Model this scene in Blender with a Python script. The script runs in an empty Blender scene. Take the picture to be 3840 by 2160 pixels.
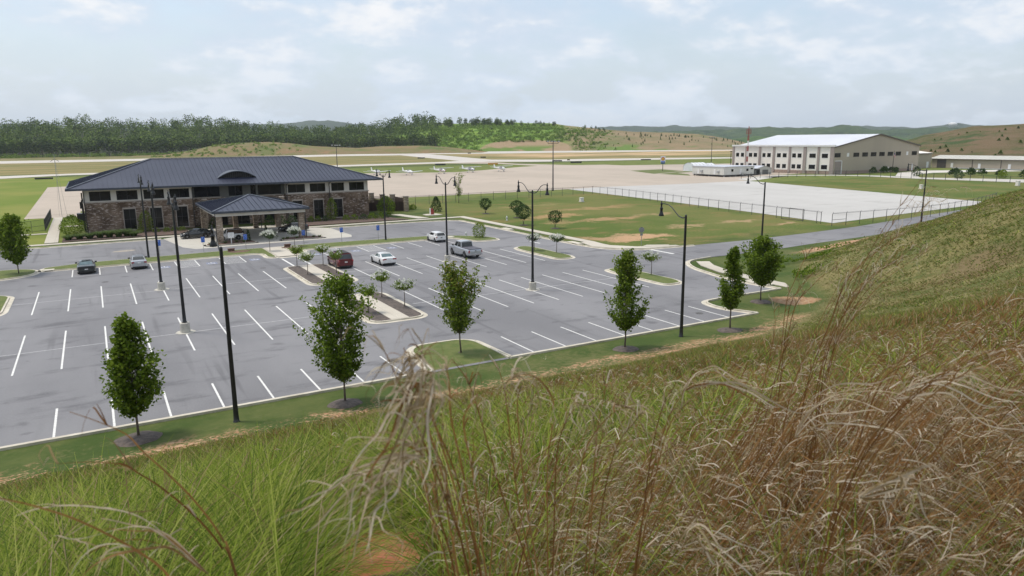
import bpy, math, random
import numpy as np
from mathutils import Vector, Matrix
random.seed(7); RNG = np.random.default_rng(7)
rad = math.radians
SC = bpy.context.scene
COL = SC.collection

# ------------------------------------------------------------------ camera
H = 14.732
F_PX, PITCH, ROLL, YAW = 2693.25, rad(11.656), rad(-0.486), rad(29.979)
fw = Vector((math.sin(YAW)*math.cos(PITCH), math.cos(YAW)*math.cos(PITCH), -math.sin(PITCH)))
rt = Vector((math.cos(YAW), -math.sin(YAW), 0)); up = rt.cross(fw)
r2 = rt*math.cos(ROLL)+up*math.sin(ROLL); u2 = -rt*math.sin(ROLL)+up*math.cos(ROLL)
cd = bpy.data.cameras.new('camera'); cam = bpy.data.objects.new('camera', cd); COL.objects.link(cam)
mw = Matrix((( r2.x, u2.x, -fw.x, 0), (r2.y, u2.y, -fw.y, 0), (r2.z, u2.z, -fw.z, H), (0,0,0,1)))
cam.matrix_world = mw
cd.sensor_width = 36; cd.lens = F_PX/3840*36; cd.clip_end = 30000; cd.clip_start = 0.05
cd.dof.use_dof = True; cd.dof.focus_distance = 45; cd.dof.aperture_fstop = 6.3
SC.camera = cam

# ------------------------------------------------------------------ light
SUN_EL, SUN_AZ = rad(68), rad(-50)          # azimuth clockwise from +Y: behind the camera, to its right
sd = Vector((math.sin(SUN_AZ)*math.cos(SUN_EL), math.cos(SUN_AZ)*math.cos(SUN_EL), math.sin(SUN_EL)))
sl = bpy.data.lights.new('sun', 'SUN'); sl.energy = 1.5; sl.angle = rad(10); sl.color = (1, .93, .82)
so = bpy.data.objects.new('sun', sl); COL.objects.link(so); so.rotation_euler = sd.to_track_quat('Z', 'Y').to_euler()
so.location = (0, 0, 200)
SC.view_settings.view_transform = 'Standard'; SC.view_settings.look = 'None'
SC.view_settings.exposure = 0.74; SC.view_settings.gamma = 1

class NT:
    def __init__(s, tree): s.t = tree; s.n = tree.nodes; s.l = tree.links; s.n.clear()
    def add(s, typ, ins=None, **kw):
        nd = s.n.new(typ)
        for k, v in kw.items(): setattr(nd, k, v)
        for k, v in (ins or {}).items():
            if isinstance(v, bpy.types.NodeSocket): s.l.new(v, nd.inputs[k])
            else: nd.inputs[k].default_value = v
        return nd
    def math(s, op, a, b=0.0, clamp=False):
        return s.add('ShaderNodeMath', {0: a, 1: b}, operation=op, use_clamp=clamp).outputs[0]
    def noise(s, vec, scale, detail=4, rough=.55, dist=0.0):
        return s.add('ShaderNodeTexNoise', {'Vector': vec, 'Scale': scale, 'Detail': detail, 'Roughness': rough, 'Distortion': dist}).outputs[0]
    def ss(s, v, a, b):                                     # smooth step a..b
        return s.add('ShaderNodeMapRange', {0: v, 1: a, 2: b, 3: 0.0, 4: 1.0}, interpolation_type='SMOOTHSTEP').outputs[0]
    def mix(s, f, a, b):
        nd = s.n.new('ShaderNodeMix'); nd.data_type = 'RGBA'
        for i, v in ((0, f), (6, a), (7, b)):
            if isinstance(v, bpy.types.NodeSocket): s.l.new(v, nd.inputs[i])
            else: nd.inputs[i].default_value = (tuple(v)+(1,) if i else v)
        return nd.outputs[2]
    def pos(s): return s.add('ShaderNodeNewGeometry').outputs['Position']
    def scaled(s, vec, sc): return s.add('ShaderNodeVectorMath', {0: vec, 1: sc}, operation='MULTIPLY').outputs[0]

# world: hazy blue sky behind a broken layer of thin cloud, projected on a level plane
w = bpy.data.worlds.new('World'); SC.world = w; w.use_nodes = True
t = NT(w.node_tree)
sky = t.add('ShaderNodeTexSky', sky_type='NISHITA', sun_disc=False, sun_elevation=SUN_EL, sun_rotation=SUN_AZ, dust_density=3.0, air_density=1.2)
bg1 = t.add('ShaderNodeBackground', {0: sky.outputs[0], 1: 0.125})
gen = t.add('ShaderNodeTexCoord').outputs['Generated']
sep = t.add('ShaderNodeSeparateXYZ', {0: gen})
zz = t.math('ADD', t.math('MAXIMUM', sep.outputs[2], 0.0), 0.34)
cv = t.add('ShaderNodeCombineXYZ', {0: t.math('DIVIDE', sep.outputs[0], zz), 1: t.math('DIVIDE', sep.outputs[1], zz), 2: 0.3}).outputs[0]
n1 = t.noise(cv, 3.3, 6, .54, .1); n2 = t.noise(t.scaled(cv, (1, 1, 1)), 8.5, 5, .58)
n3 = t.noise(t.scaled(cv, (.8, .9, 1)), 1.5, 3, .5)
dens = t.math('ADD', t.math('MULTIPLY', n1, .6), t.math('ADD', t.math('MULTIPLY', n2, .2), t.math('MULTIPLY', n3, .3)))
cov = t.ss(dens, .40, .62)
hz = t.ss(sep.outputs[2], .20, .0)                        # thicker air low down
cov2 = t.math('MAXIMUM', t.math('MULTIPLY', cov, .95), t.math('MULTIPLY', hz, .75))
cov2 = t.math('ADD', t.math('MULTIPLY', cov2, .62), .38)
lum = t.ss(t.math('ADD', t.math('MULTIPLY', n1, .6), t.math('MULTIPLY', n2, .4)), .38, .66)
ccol = t.mix(lum, (.53, .615, .74), (.67, .725, .80))
ccol = t.mix(t.math('MULTIPLY', t.ss(t.math('ADD', t.math('MULTIPLY', n1, .72), t.math('MULTIPLY', n2, .34)), .52, .66), .95), ccol, (.84, .84, .85))
ccol = t.mix(t.math('MULTIPLY', t.ss(t.math('ADD', n3, t.math('MULTIPLY', n1, .3)), .56, .46), .5), ccol, (.47, .54, .64))
ccol = t.mix(t.math('MULTIPLY', hz, .8), ccol, (.60, .69, .80))
bg2 = t.add('ShaderNodeBackground', {0: ccol, 1: .70})
mx = t.add('ShaderNodeMixShader', {0: cov2, 1: bg1.outputs[0], 2: bg2.outputs[0]})
t.add('ShaderNodeOutputWorld', {0: mx.outputs[0]})

# ------------------------------------------------------------------ materials
MATS = {}
def M(name, c1, c2=None, scale=1.0, rough=.8, metal=0.0, detail=4, stretch=(1,1,1), lo=.35, hi=.65, bump=0.0, bscale=None, island=False, spec=.5, coat=0.0, obj=False, sss=False):
    if name in MATS: return MATS[name]
    m = bpy.data.materials.new(name); m.use_nodes = True; t = NT(m.node_tree)
    p = t.add('ShaderNodeBsdfPrincipled', {'Roughness': rough, 'Metallic': metal, 'Specular IOR Level': spec})
    if coat: p.inputs['Coat Weight'].default_value = coat; p.inputs['Coat Roughness'].default_value = .05
    c2 = c2 or tuple(v*.85 for v in c1)
    vec = t.add('ShaderNodeTexCoord').outputs['Object'] if obj else t.pos()
    n = t.noise(t.scaled(vec, stretch), scale, detail)
    f = t.ss(n, lo, hi)
    if island:
        ri = t.add('ShaderNodeNewGeometry').outputs['Random Per Island']
        f = t.math('ADD', t.math('MULTIPLY', ri, .75), t.math('MULTIPLY', f, .25))
    t.l.new(t.mix(f, c1, c2), p.inputs['Base Color'])
    if bump:
        b = t.add('ShaderNodeBump', {'Strength': bump, 'Distance': .05, 'Height': t.noise(vec, bscale or scale*6, 3)})
        t.l.new(b.outputs[0], p.inputs['Normal'])
    out = p.outputs[0]
    if sss:
        tr = t.add('ShaderNodeBsdfTranslucent', {0: p.inputs['Base Color'].links[0].from_socket})
        out = t.add('ShaderNodeMixShader', {0: .3, 1: out, 2: tr.outputs[0]}).outputs[0]
    t.add('ShaderNodeOutputMaterial', {0: out})
    MATS[name] = m; return m

def Mramp(name, cols, rough=.7, sss=True):
    """leaf material: every leaf takes one of a few colours"""
    if name in MATS: return MATS[name]
    m = bpy.data.materials.new(name); m.use_nodes = True; t = NT(m.node_tree)
    ri = t.add('ShaderNodeNewGeometry').outputs['Random Per Island']
    cr = t.add('ShaderNodeValToRGB', {0: ri}); e = cr.color_ramp.elements
    for i in range(len(cols)-2): e.new(.5)
    for i, c in enumerate(cols): e[i].position = i/(len(cols)-1); e[i].color = tuple(c)+(1,)
    p = t.add('ShaderNodeBsdfPrincipled', {'Base Color': cr.outputs[0], 'Roughness': rough, 'Specular IOR Level': .12})
    out = p.outputs[0]
    if sss:
        tr = t.add('ShaderNodeBsdfTranslucent', {0: cr.outputs[0]})
        out = t.add('ShaderNodeMixShader', {0: .5, 1: out, 2: tr.outputs[0]}).outputs[0]
    t.add('ShaderNodeOutputMaterial', {0: out}); MATS[name] = m; return m

# ------------------------------------------------------------------ mesh helpers
def tag(o, label=None, cat=None, group=None, kind=None):
    if label: o['label'] = label
    if cat: o['category'] = cat
    if group: o['group'] = group
    if kind: o['kind'] = kind
    return o
def empty(name, loc=(0,0,0), rz=0, label=None, cat=None, group=None, kind=None):
    o = bpy.data.objects.new(name, None); COL.objects.link(o); o.location = loc; o.rotation_euler = (0,0,rz)
    o.empty_display_size = .3
    return tag(o, label, cat, group, kind)
def link(name, me, parent=None):
    o = bpy.data.objects.new(name, me); COL.objects.link(o)
    if parent: o.parent = parent
    return o
def copy_tree(o, parent=None):
    c = o.copy(); COL.objects.link(c)
    if parent: c.parent = parent
    for ch in list(o.children): copy_tree(ch, c)
    return c

class MB:
    def __init__(s): s.v = []; s.f = []; s.mi = []; s.m = 0; s.sm = []; s.smooth = False
    def mat(s, i): s.m = i; return s
    def add(s, vs, fs):
        b = len(s.v); s.v += [tuple(v) for v in vs]
        for f in fs: s.f.append(tuple(b+i for i in f)); s.mi.append(s.m); s.sm.append(s.smooth)
        return s
    def box(s, x0, x1, y0, y1, z0, z1):
        return s.add([(x0,y0,z0),(x1,y0,z0),(x1,y1,z0),(x0,y1,z0),(x0,y0,z1),(x1,y0,z1),(x1,y1,z1),(x0,y1,z1)],
                     [(3,2,1,0),(4,5,6,7),(0,1,5,4),(1,2,6,5),(2,3,7,6),(3,0,4,7)])
    def quad(s, a, b, c, d): return s.add([a,b,c,d], [(0,1,2,3)])
    def prism(s, pts, z0, z1, bottom=False):
        n = len(pts)
        ar = sum(pts[i][0]*pts[(i+1)%n][1]-pts[(i+1)%n][0]*pts[i][1] for i in range(n))
        if ar < 0: pts = pts[::-1]
        vs = [(x,y,z0) for x,y in pts]+[(x,y,z1) for x,y in pts]
        fs = [tuple(range(n, 2*n))]+[(i,(i+1)%n,n+(i+1)%n,n+i) for i in range(n)]
        if bottom: fs.append(tuple(range(n-1,-1,-1)))
        return s.add(vs, fs)
    def sheet(s, pts, z):
        n = len(pts)
        ar = sum(pts[i][0]*pts[(i+1)%n][1]-pts[(i+1)%n][0]*pts[i][1] for i in range(n))
        if ar < 0: pts = pts[::-1]
        return s.add([(x,y,z) for x,y in pts], [tuple(range(n))])
    def bar(s, a, b, w, h=None):                       # rectangular bar between points
        a, b = Vector(a), Vector(b); h = h or w; d = (b-a).normalized()
        ref = Vector((0,0,1)) if abs(d.z) < .95 else Vector((1,0,0))
        x = d.cross(ref).normalized()*w/2; y = x.cross(d).normalized()*h/2
        return s.add([a-x-y,a+x-y,a+x+y,a-x+y,b-x-y,b+x-y,b+x+y,b-x+y],[(3,2,1,0),(4,5,6,7),(0,1,5,4),(1,2,6,5),(2,3,7,6),(3,0,4,7)])
    def tube(s, pts, rs, n=8, cap=True):
        pts = [Vector(p) for p in pts]; k = len(pts)
        if not isinstance(rs, (list, tuple)): rs = [rs]*k
        vs = []; prev = None
        for i, p in enumerate(pts):
            d = (pts[min(i+1,k-1)]-pts[max(i-1,0)]).normalized()
            if prev is None:
                ref = Vector((0,0,1)) if abs(d.z) < .9 else Vector((1,0,0)); x = d.cross(ref).normalized()
            else: x = (prev-d*prev.dot(d)).normalized()
            prev = x; y = d.cross(x)
            for j in range(n):
                a = 2*math.pi*j/n; vs.append(p+(x*math.cos(a)+y*math.sin(a))*rs[i])
        fs = [(i*n+j, i*n+(j+1)%n, (i+1)*n+(j+1)%n, (i+1)*n+j) for i in range(k-1) for j in range(n)]
        if cap: fs += [tuple(range(n-1,-1,-1)), tuple(range((k-1)*n, k*n))]
        return s.add(vs, fs)
    def lathe(s, prof, c=(0,0,0), n=12, axis='z'):
        vs = []
        for r, h in prof:
            for j in range(n):
                a = 2*math.pi*j/n; x, y = r*math.cos(a), r*math.sin(a)
                vs.append({'z':(c[0]+x,c[1]+y,c[2]+h),'x':(c[0]+h,c[1]+x,c[2]+y),'y':(c[0]+y,c[1]+h,c[2]+x)}[axis])
        k = len(prof)
        fs = [(i*n+j, i*n+(j+1)%n, (i+1)*n+(j+1)%n, (i+1)*n+j) for i in range(k-1) for j in range(n)]
        fs += [tuple(range(n-1,-1,-1)), tuple(range((k-1)*n, k*n))]
        return s.add(vs, fs)
    def build(s, name, mats, parent=None, smooth=None):
        me = bpy.data.meshes.new(name); me.from_pydata(s.v, [], s.f)
        for m in (mats if isinstance(mats, (list, tuple)) else [mats]): me.materials.append(m)
        me.polygons.foreach_set('material_index', s.mi)
        me.polygons.foreach_set('use_smooth', s.sm if smooth is None else [smooth]*len(s.f))
        me.update()
        return link(name, me, parent)

def quads_mesh(name, V4, mats, mi=None, parent=None, smooth=False):
    """V4: (n,4,3) array of separate quads"""
    n = len(V4); me = bpy.data.meshes.new(name)
    me.vertices.add(n*4); me.vertices.foreach_set('co', V4.reshape(-1).astype(np.float32))
    me.loops.add(n*4); me.loops.foreach_set('vertex_index', np.arange(n*4, dtype=np.int32))
    me.polygons.add(n); me.polygons.foreach_set('loop_start', np.arange(0, n*4, 4, dtype=np.int32))
    for m in (mats if isinstance(mats, (list, tuple)) else [mats]): me.materials.append(m)
    if mi is not None: me.polygons.foreach_set('material_index', np.asarray(mi, dtype=np.int32))
    me.update(calc_edges=True)
    return link(name, me, parent)
def ribbons_mesh(name, P, Wd, side, mats, mi=None, parent=None):
    """P (n,k,3) centre lines, Wd (n,k) widths, side (n,3) or (n,k,3) width direction -> joined strips"""
    n, k, _ = P.shape
    if side.ndim == 2: side = np.repeat(side[:,None,:], k, 1)
    A = P-side*Wd[...,None]/2; B = P+side*Wd[...,None]/2
    V = np.stack([A, B], 2).reshape(-1, 3)
    base = (np.arange(n)*k*2)[:,None]+(np.arange(k-1)*2)[None,:]
    F = np.stack([base, base+1, base+3, base+2], -1).reshape(-1)
    me = bpy.data.meshes.new(name); me.vertices.add(len(V)); me.vertices.foreach_set('co', V.reshape(-1).astype(np.float32))
    me.loops.add(len(F)); me.loops.foreach_set('vertex_index', F.astype(np.int32))
    nf = len(F)//4; me.polygons.add(nf); me.polygons.foreach_set('loop_start', np.arange(0, nf*4, 4, dtype=np.int32))
    for m in (mats if isinstance(mats, (list, tuple)) else [mats]): me.materials.append(m)
    if mi is not None: me.polygons.foreach_set('material_index', np.repeat(np.asarray(mi, dtype=np.int32), k-1))
    me.polygons.foreach_set('use_smooth', np.ones(nf, dtype=bool))
    me.update(calc_edges=True)
    return link(name, me, parent)
def unit(a): return a/np.maximum(np.linalg.norm(a, axis=-1, keepdims=True), 1e-9)
def rand_quads(C, size, rng, flat=0.0, asp=.62):
    """randomly turned leaf quads at centres C"""
    n = len(C); nrm = unit(rng.normal(size=(n,3))+np.array([0,0,flat])); a = unit(np.cross(nrm, rng.normal(size=(n,3)))); b = np.cross(nrm, a)
    s = (size*(.7+.6*rng.random(n)))[:,None]
    return np.stack([C-a*s*.5, C-b*s*.5*asp, C+a*s*.5, C+b*s*.5*asp], 1)
def spline(xs, ys): 
    xs = np.array(xs, float); ys = np.array(ys, float)
    return lambda x: np.interp(x, xs, ys)

# ------------------------------------------------------------------ terrain of the near bank
toe_x = [-300, 40, 46, 51, 57, 62, 68, 78, 92, 110, 135, 180, 300]
toe_y = [36.2, 36.2, 37, 38.6, 42.5, 48.5, 54.5, 59, 61.5, 63.6, 67, 73, 84]
def vnoise(x, y, s, seed=0):
    """cheap smooth value noise"""
    x = np.asarray(x)/s; y = np.asarray(y)/s
    xi = np.floor(x).astype(np.int64); yi = np.floor(y).astype(np.int64); fx = x-xi; fy = y-yi
    fx = fx*fx*(3-2*fx); fy = fy*fy*(3-2*fy)
    def h(a, b):
        v = (a*374761393+b*668265263+seed*974634777) & 0xffffffff
        v = ((v ^ (v >> 13))*1274126177) & 0xffffffff
        return ((v ^ (v >> 16)) & 0xffff)/65535.0
    return (h(xi,yi)*(1-fx)+h(xi+1,yi)*fx)*(1-fy)+(h(xi,yi+1)*(1-fx)+h(xi+1,yi+1)*fx)*fy
def fbm(x, y, s, o=4, seed=0): return sum(vnoise(x, y, s/2**i, seed+i)/2**(i+1) for i in range(o))
def zt(x, y):
    x = np.asarray(x, float); y = np.asarray(y, float)
    d = np.interp(x, toe_x, toe_y)-y; k = 1.4
    z = (.370+.085*np.exp(-((x-102)/24)**2))*k*np.logaddexp(0, d/k)
    z = np.minimum(z, 15.0+ (z-15)*.25)
    bump = (fbm(x, y, 5.0, 4, 3)-.47)*1.1*np.clip(d/12, 0, 1)
    return z*(z > .004)+bump*(z > .3)
# ------------------------------------------------------------------ ground sheet (with the bank the camera stands on)
def axis(segs):
    out = []
    for a, b, s in segs: out += list(np.arange(a, b, s))
    return np.array(out+[segs[-1][1]], float)
gx = axis([(-9000,-1000,500),(-1000,-100,60),(-100,-12,4),(-12,70,.8),(70,190,2.5),(190,1000,45),(1000,12000,500)])
gy = axis([(-300,-30,15),(-30,-6,3),(-6,52,.6),(52,76,.8),(76,100,3),(100,1000,50),(1000,12000,500)])
X, Y = np.meshgrid(gx, gy); Z = zt(X, Y)-.03
me = bpy.data.meshes.new('ground'); nx, ny = len(gx), len(gy)
me.vertices.add(nx*ny); me.vertices.foreach_set('co', np.stack([X,Y,Z],-1).reshape(-1).astype(np.float32))
ii = (np.arange(ny-1)[:,None]*nx+np.arange(nx-1)[None,:]).reshape(-1)
F = np.stack([ii, ii+1, ii+nx+1, ii+nx], -1).reshape(-1)
me.loops.add(len(F)); me.loops.foreach_set('vertex_index', F.astype(np.int32))
me.polygons.add(len(F)//4); me.polygons.foreach_set('loop_start', np.arange(0, len(F), 4, dtype=np.int32))
me.polygons.foreach_set('use_smooth', np.ones(len(F)//4, dtype=bool)); me.update(calc_edges=True)

gm = bpy.data.materials.new('ground_grass'); gm.use_nodes = True; t = NT(gm.node_tree)
P = t.pos(); sx = t.add('ShaderNodeSeparateXYZ', {0: P})
nbig = t.noise(P, .035, 4); nmid = t.noise(P, .22, 5); nfin = t.noise(P, 2.6, 5, .65)
wob = t.math('MULTIPLY', t.math('SUBTRACT', nmid, .5), 14)
wobs = t.math('MULTIPLY', t.math('SUBTRACT', t.noise(P, .9, 3), .5), 2.2)
x, y, z = sx.outputs; xw = t.math('ADD', x, wob); yw = t.math('ADD', y, wob)
def box(x0, x1, y0, y1, s=3, X=None, Y=None):
    X = X or xw; Y = Y or yw
    a = t.math('MULTIPLY', t.ss(X, x0-s, x0+s), t.ss(X, x1+s, x1-s))
    return t.math('MULTIPLY', a, t.math('MULTIPLY', t.ss(Y, y0-s, y0+s), t.ss(Y, y1+s, y1-s)))
def mul(*a):
    r = a[0]
    for b in a[1:]: r = t.math('MULTIPLY', r, b)
    return r
fine = t.math('MULTIPLY', t.math('SUBTRACT', nfin, .5), .5)
grass = t.mix(t.math('ADD', t.ss(nmid, .35, .65), t.math('MULTIPLY', fine, 2.2)), (.052, .084, .019), (.098, .118, .036))
grass = t.mix(t.math('MULTIPLY', t.ss(t.math('ADD', t.noise(P, .12, 4), fine), .56, .70), .55), grass, (.15, .14, .06))
# mown stripes are too faint to see; the field between the car park and the hangars is drier
strk = t.noise(t.scaled(P, (.55, 1.0, 1)), .16, 6, .62)
field = t.mix(t.math('ADD', t.ss(t.math('ADD', nbig, fine), .40, .60), 0), (.085, .122, .024), (.140, .148, .042))
field = t.mix(t.math('MULTIPLY', t.ss(t.math('ADD', strk, t.math('MULTIPLY', fine, .45)), .52, .63), .60), field, (.20, .15, .058))
field = t.mix(t.math('MULTIPLY', t.ss(t.math('ADD', strk, t.math('MULTIPLY', fine, .5)), .66, .73), .6), field, (.40, .28, .16))
c = t.mix(box(61, 420, 76, 166, 4), grass, field)
# bare clay pans in that field
def pan(c, cx, cy, rx, ry, col=(.52,.33,.19), k=.9):
    dx = t.math('DIVIDE', t.math('SUBTRACT', xw, cx), rx); dy = t.math('DIVIDE', t.math('SUBTRACT', yw, cy), ry)
    d = t.math('ADD', t.math('ADD', t.math('MULTIPLY', dx, dx), t.math('MULTIPLY', dy, dy)), t.math('MULTIPLY', fine, 5.5))
    return t.mix(t.math('MULTIPLY', t.ss(d, 1.15, .15), k), c, col)
for a in ((71.5,84.5,7.5,3.0,(.46,.29,.17),.95),(67,88,5,2.4,(.42,.27,.16),.7),(84,108,9,2.2,(.38,.24,.13),.75),(93,127,13,2.8,(.34,.22,.11),.65),(78,118,8,2.6,(.38,.24,.12),.75),(101,92,6,2.0,(.38,.26,.15),.75),(88,92,5,1.6,(.38,.26,.15),.7),(73,108,5,3,(.33,.22,.11),.6),(104,84,4,1.6,(.40,.27,.16),.7),(96,110,6,1.6,(.36,.25,.14),.6),(86,140,9,2.4,(.33,.24,.12),.5)): c = pan(c, *a)
# airfield strips, yellower to the left
c = t.mix(box(-400, -4, 100, 384, 6), c, t.mix(t.ss(nbig, .35, .65), (.135, .185, .030), (.20, .215, .050)))
c = t.mix(box(-4, 1500, 168, 395, 6), c, t.mix(t.ss(nmid, .35, .65), (.11, .150, .034), (.16, .18, .05)))
inf = t.mix(t.ss(t.math('ADD', t.noise(t.scaled(P, (.25, 1.2, 1)), .05, 6, .6), fine), .38, .60), (.125, .140, .045), (.27, .215, .095))
c = t.mix(t.ss(yw, 415, 430), c, inf)
c = t.mix(mul(box(330, 760, 500, 690, 25), t.ss(t.noise(t.scaled(P, (.3, 1, 1)), .03, 5), .42, .55)), c, (.50, .35, .20))
c = t.mix(t.ss(yw, 800, 830), c, t.mix(t.ss(nbig, .4, .6), (.13, .14, .045), (.22, .185, .09)))
# bank: mottled greens, straw and bare soil
nb = t.noise(P, .33, 6, .6); nb2 = t.noise(P, .11, 4)
bank = t.mix(t.ss(t.math('ADD', nb, fine), .34, .62), (.090, .105, .030), (.190, .165, .070))
bank = t.mix(t.math('MULTIPLY', t.ss(t.math('ADD', nb2, t.math('MULTIPLY', fine, .5)), .50, .64), .8), bank, (.17, .125, .068))
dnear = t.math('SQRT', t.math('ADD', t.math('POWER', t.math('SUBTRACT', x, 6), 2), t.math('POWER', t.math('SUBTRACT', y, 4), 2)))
bank = t.mix(t.math('MULTIPLY', t.ss(dnear, 26, 12), .85), bank, t.mix(t.ss(nfin, .4, .6), (.030, .022, .012), (.062, .046, .026)))  # dark thatch near the camera, deepened to stand in for shade between blades
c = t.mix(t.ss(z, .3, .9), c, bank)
clay = t.mix(t.ss(nfin, .35, .65), (.34, .175, .095), (.48, .315, .20))
strip = mul(t.ss(t.math('ADD', z, t.math('MULTIPLY', wobs, .16)), .08, .24), t.ss(t.math('ADD', z, t.math('MULTIPLY', wobs, .25)), .85, .50), t.ss(x, 52, 47), t.ss(t.math('ADD', t.noise(P, 4.5, 5, .7), t.math('MULTIPLY', nmid, .6)), .78, .88))
c = t.mix(strip, c, clay)
def pan2(c, cx, cy, rx, ry, k=1.0):
    dx = t.math('DIVIDE', t.math('SUBTRACT', x, cx), rx); dy = t.math('DIVIDE', t.math('SUBTRACT', y, cy), ry)
    d = t.math('ADD', t.math('ADD', t.math('MULTIPLY', dx, dx), t.math('MULTIPLY', dy, dy)), t.math('MULTIPLY', t.math('SUBTRACT', nfin, .5), 2.4))
    return t.mix(t.math('MULTIPLY', t.ss(d, 1.2, .7), k), c, clay)
c = pan2(c, 54.4, 42.6, 1.8, 2.3, .8); strip2 = mul(t.ss(t.math('ADD', z, t.math('MULTIPLY', wobs, .05)), .02, .06), t.ss(t.math('ADD', z, t.math('MULTIPLY', wobs, .08)), .34, .22), t.ss(x, 76, 82), t.ss(x, 128, 120), t.ss(t.math('ADD', nfin, t.math('MULTIPLY', nmid, .5)), .56, .70))
c = t.mix(strip2, c, clay)
clay = t.mix(t.ss(nfin, .35, .65), (.36, .125, .062), (.50, .215, .125)); c = pan2(c, 1.5, 4.75, .50, .85)
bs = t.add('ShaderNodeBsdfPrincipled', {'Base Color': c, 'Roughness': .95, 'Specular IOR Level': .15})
bm = t.add('ShaderNodeBump', {'Strength': .5, 'Distance': .12, 'Height': t.noise(P, 1.7, 6, .7)})
t.l.new(bm.outputs[0], bs.inputs['Normal'])
t.add('ShaderNodeOutputMaterial', {0: bs.outputs[0]})
me.materials.append(gm)
tag(link('ground', me), kind='structure')

# ------------------------------------------------------------------ paving materials
def paving(name, base, stain, dark, rough=.9, sc=1.0, joints=None, stainamt=.6, spk=.10):
    m = bpy.data.materials.new(name); m.use_nodes = True; t = NT(m.node_tree); P = t.pos()
    big = t.noise(t.scaled(P, (1, .35, 1)), .06*sc, 5, .6); med = t.noise(t.scaled(P, (.4, 1, 1)), .35*sc, 5, .6); fi = t.noise(P, 9, 4, .7)
    c = t.mix(t.ss(big, .35, .65), base, stain)
    c = t.mix(t.math('MULTIPLY', t.ss(med, .52, .72), stainamt), c, dark)
    spot = t.ss(t.noise(P, .8, 2, .4), .70, .76)
    c = t.mix(t.math('MULTIPLY', spot, .45*stainamt), c, tuple(v*.6 for v in dark))
    c = t.mix(t.math('MULTIPLY', t.ss(fi, .4, .75), spk*2), c, tuple(min(1, v*1.5) for v in base))
    if name == 'asphalt':
        s_ = t.add('ShaderNodeSeparateXYZ', {0: P}); wv = t.math('ADD', s_.outputs[0], t.math('MULTIPLY', t.noise(P, .05, 2), 9))
        tr_ = t.math('MULTIPLY', t.ss(t.noise(t.scaled(P, (1.1, .05, 1)), 1.0, 3, .5), .54, .70), t.ss(t.noise(P, .06, 2), .42, .60)); c = t.mix(t.math('MULTIPLY', tr_, .55), c, dark)
        dr = t.ss(t.noise(t.add('ShaderNodeCombineXYZ', {0: t.math('DIVIDE', wv, 2.743), 1: t.math('MULTIPLY', s_.outputs[1], .35)}).outputs[0], 1.0, 1), .70, .80); c = t.mix(t.math('MULTIPLY', dr, .5), c, tuple(v*.7 for v in dark))
    if joints:
        s = t.add('ShaderNodeSeparateXYZ', {0: P})
        for o_, per in zip(s.outputs[:2], joints):
            d = t.math('ABSOLUTE', t.math('SUBTRACT', t.math('FRACT', t.math('DIVIDE', o_, per)), .5))
            c = t.mix(t.math('MULTIPLY', t.ss(d, .5-.03/per*1.2, .5), .35), c, tuple(v*.5 for v in dark))
    p = t.add('ShaderNodeBsdfPrincipled', {'Base Color': c, 'Roughness': rough, 'Specular IOR Level': .3})
    b = t.add('ShaderNodeBump', {'Strength': .25, 'Distance': .01, 'Height': fi}); t.l.new(b.outputs[0], p.inputs['Normal'])
    t.add('ShaderNodeOutputMaterial', {0: p.outputs[0]}); return m
ASPH = paving('asphalt', (.222,.221,.230), (.165,.165,.174), (.105,.105,.112), sc=1.3, stainamt=.85)
ROADM = paving('road_asphalt', (.205,.207,.225), (.19,.192,.208), (.160,.162,.18), sc=.9, stainamt=.4)
CONC = paving('concrete', (.56,.52,.44), (.50,.465,.39), (.36,.33,.27), sc=3, stainamt=.45)
WALKM = paving('walk_concrete', (.52,.48,.41), (.46,.425,.36), (.34,.31,.26), sc=2, joints=(1.5,1.5), stainamt=.35)
APRW = paving('white_apron_concrete', (.475,.465,.445), (.43,.42,.40), (.34,.33,.31), sc=.7, stainamt=.6, spk=.05, joints=(6.1,6.1))
APRT = paving('tan_apron_concrete', (.44,.375,.31), (.39,.335,.275), (.31,.265,.215), sc=.5, stainamt=.6, spk=.05, joints=(6.1,6.1))
TAXI = paving('taxiway_concrete', (.53,.50,.455), (.49,.455,.41), (.40,.365,.325), sc=.4, stainamt=.3, spk=.03)
PAINT = M('road_paint', (.74,.74,.71), (.60,.60,.58), 5, .7)
FADED = M('faded_paint', (.50,.50,.49), (.36,.36,.37), 4, .8)
def sheet(name, pts, z, m):
    b = MB(); b.sheet(pts, z); o = b.build(name, m); return tag(o, kind='structure')

lot = [(-70,41.15),(48.0,41.15),(47.2,42.6),(46.7,44.4),(46.9,46.0),(47.6,46.8),(49.2,47.2),(57.9,47.1),(57.6,51),(57.6,54.5),(58.3,58),(59.6,61.4),
       (61.8,64.0),(64.4,65.1),(70,65.0),(79.5,65.2),(88,66),(100,66.6),(112,67.4),(130,69.6),(160,74),(220,84),(220,92),(160,82),(130,78),(110,75.0),(95,73.9),(82,73.5),(69.5,74.1),
       (64.6,74.4),(61.6,76.2),(59.6,79),(58.8,82.5),(58.7,95),(58.8,119.6),(58,121.4),(56.3,122.4),(50,123.1),(7.4,123.6),(-8,122.9),(-30,121),(-70,119)]
sheet('parking_lot', lot, .004, ASPH)

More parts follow.
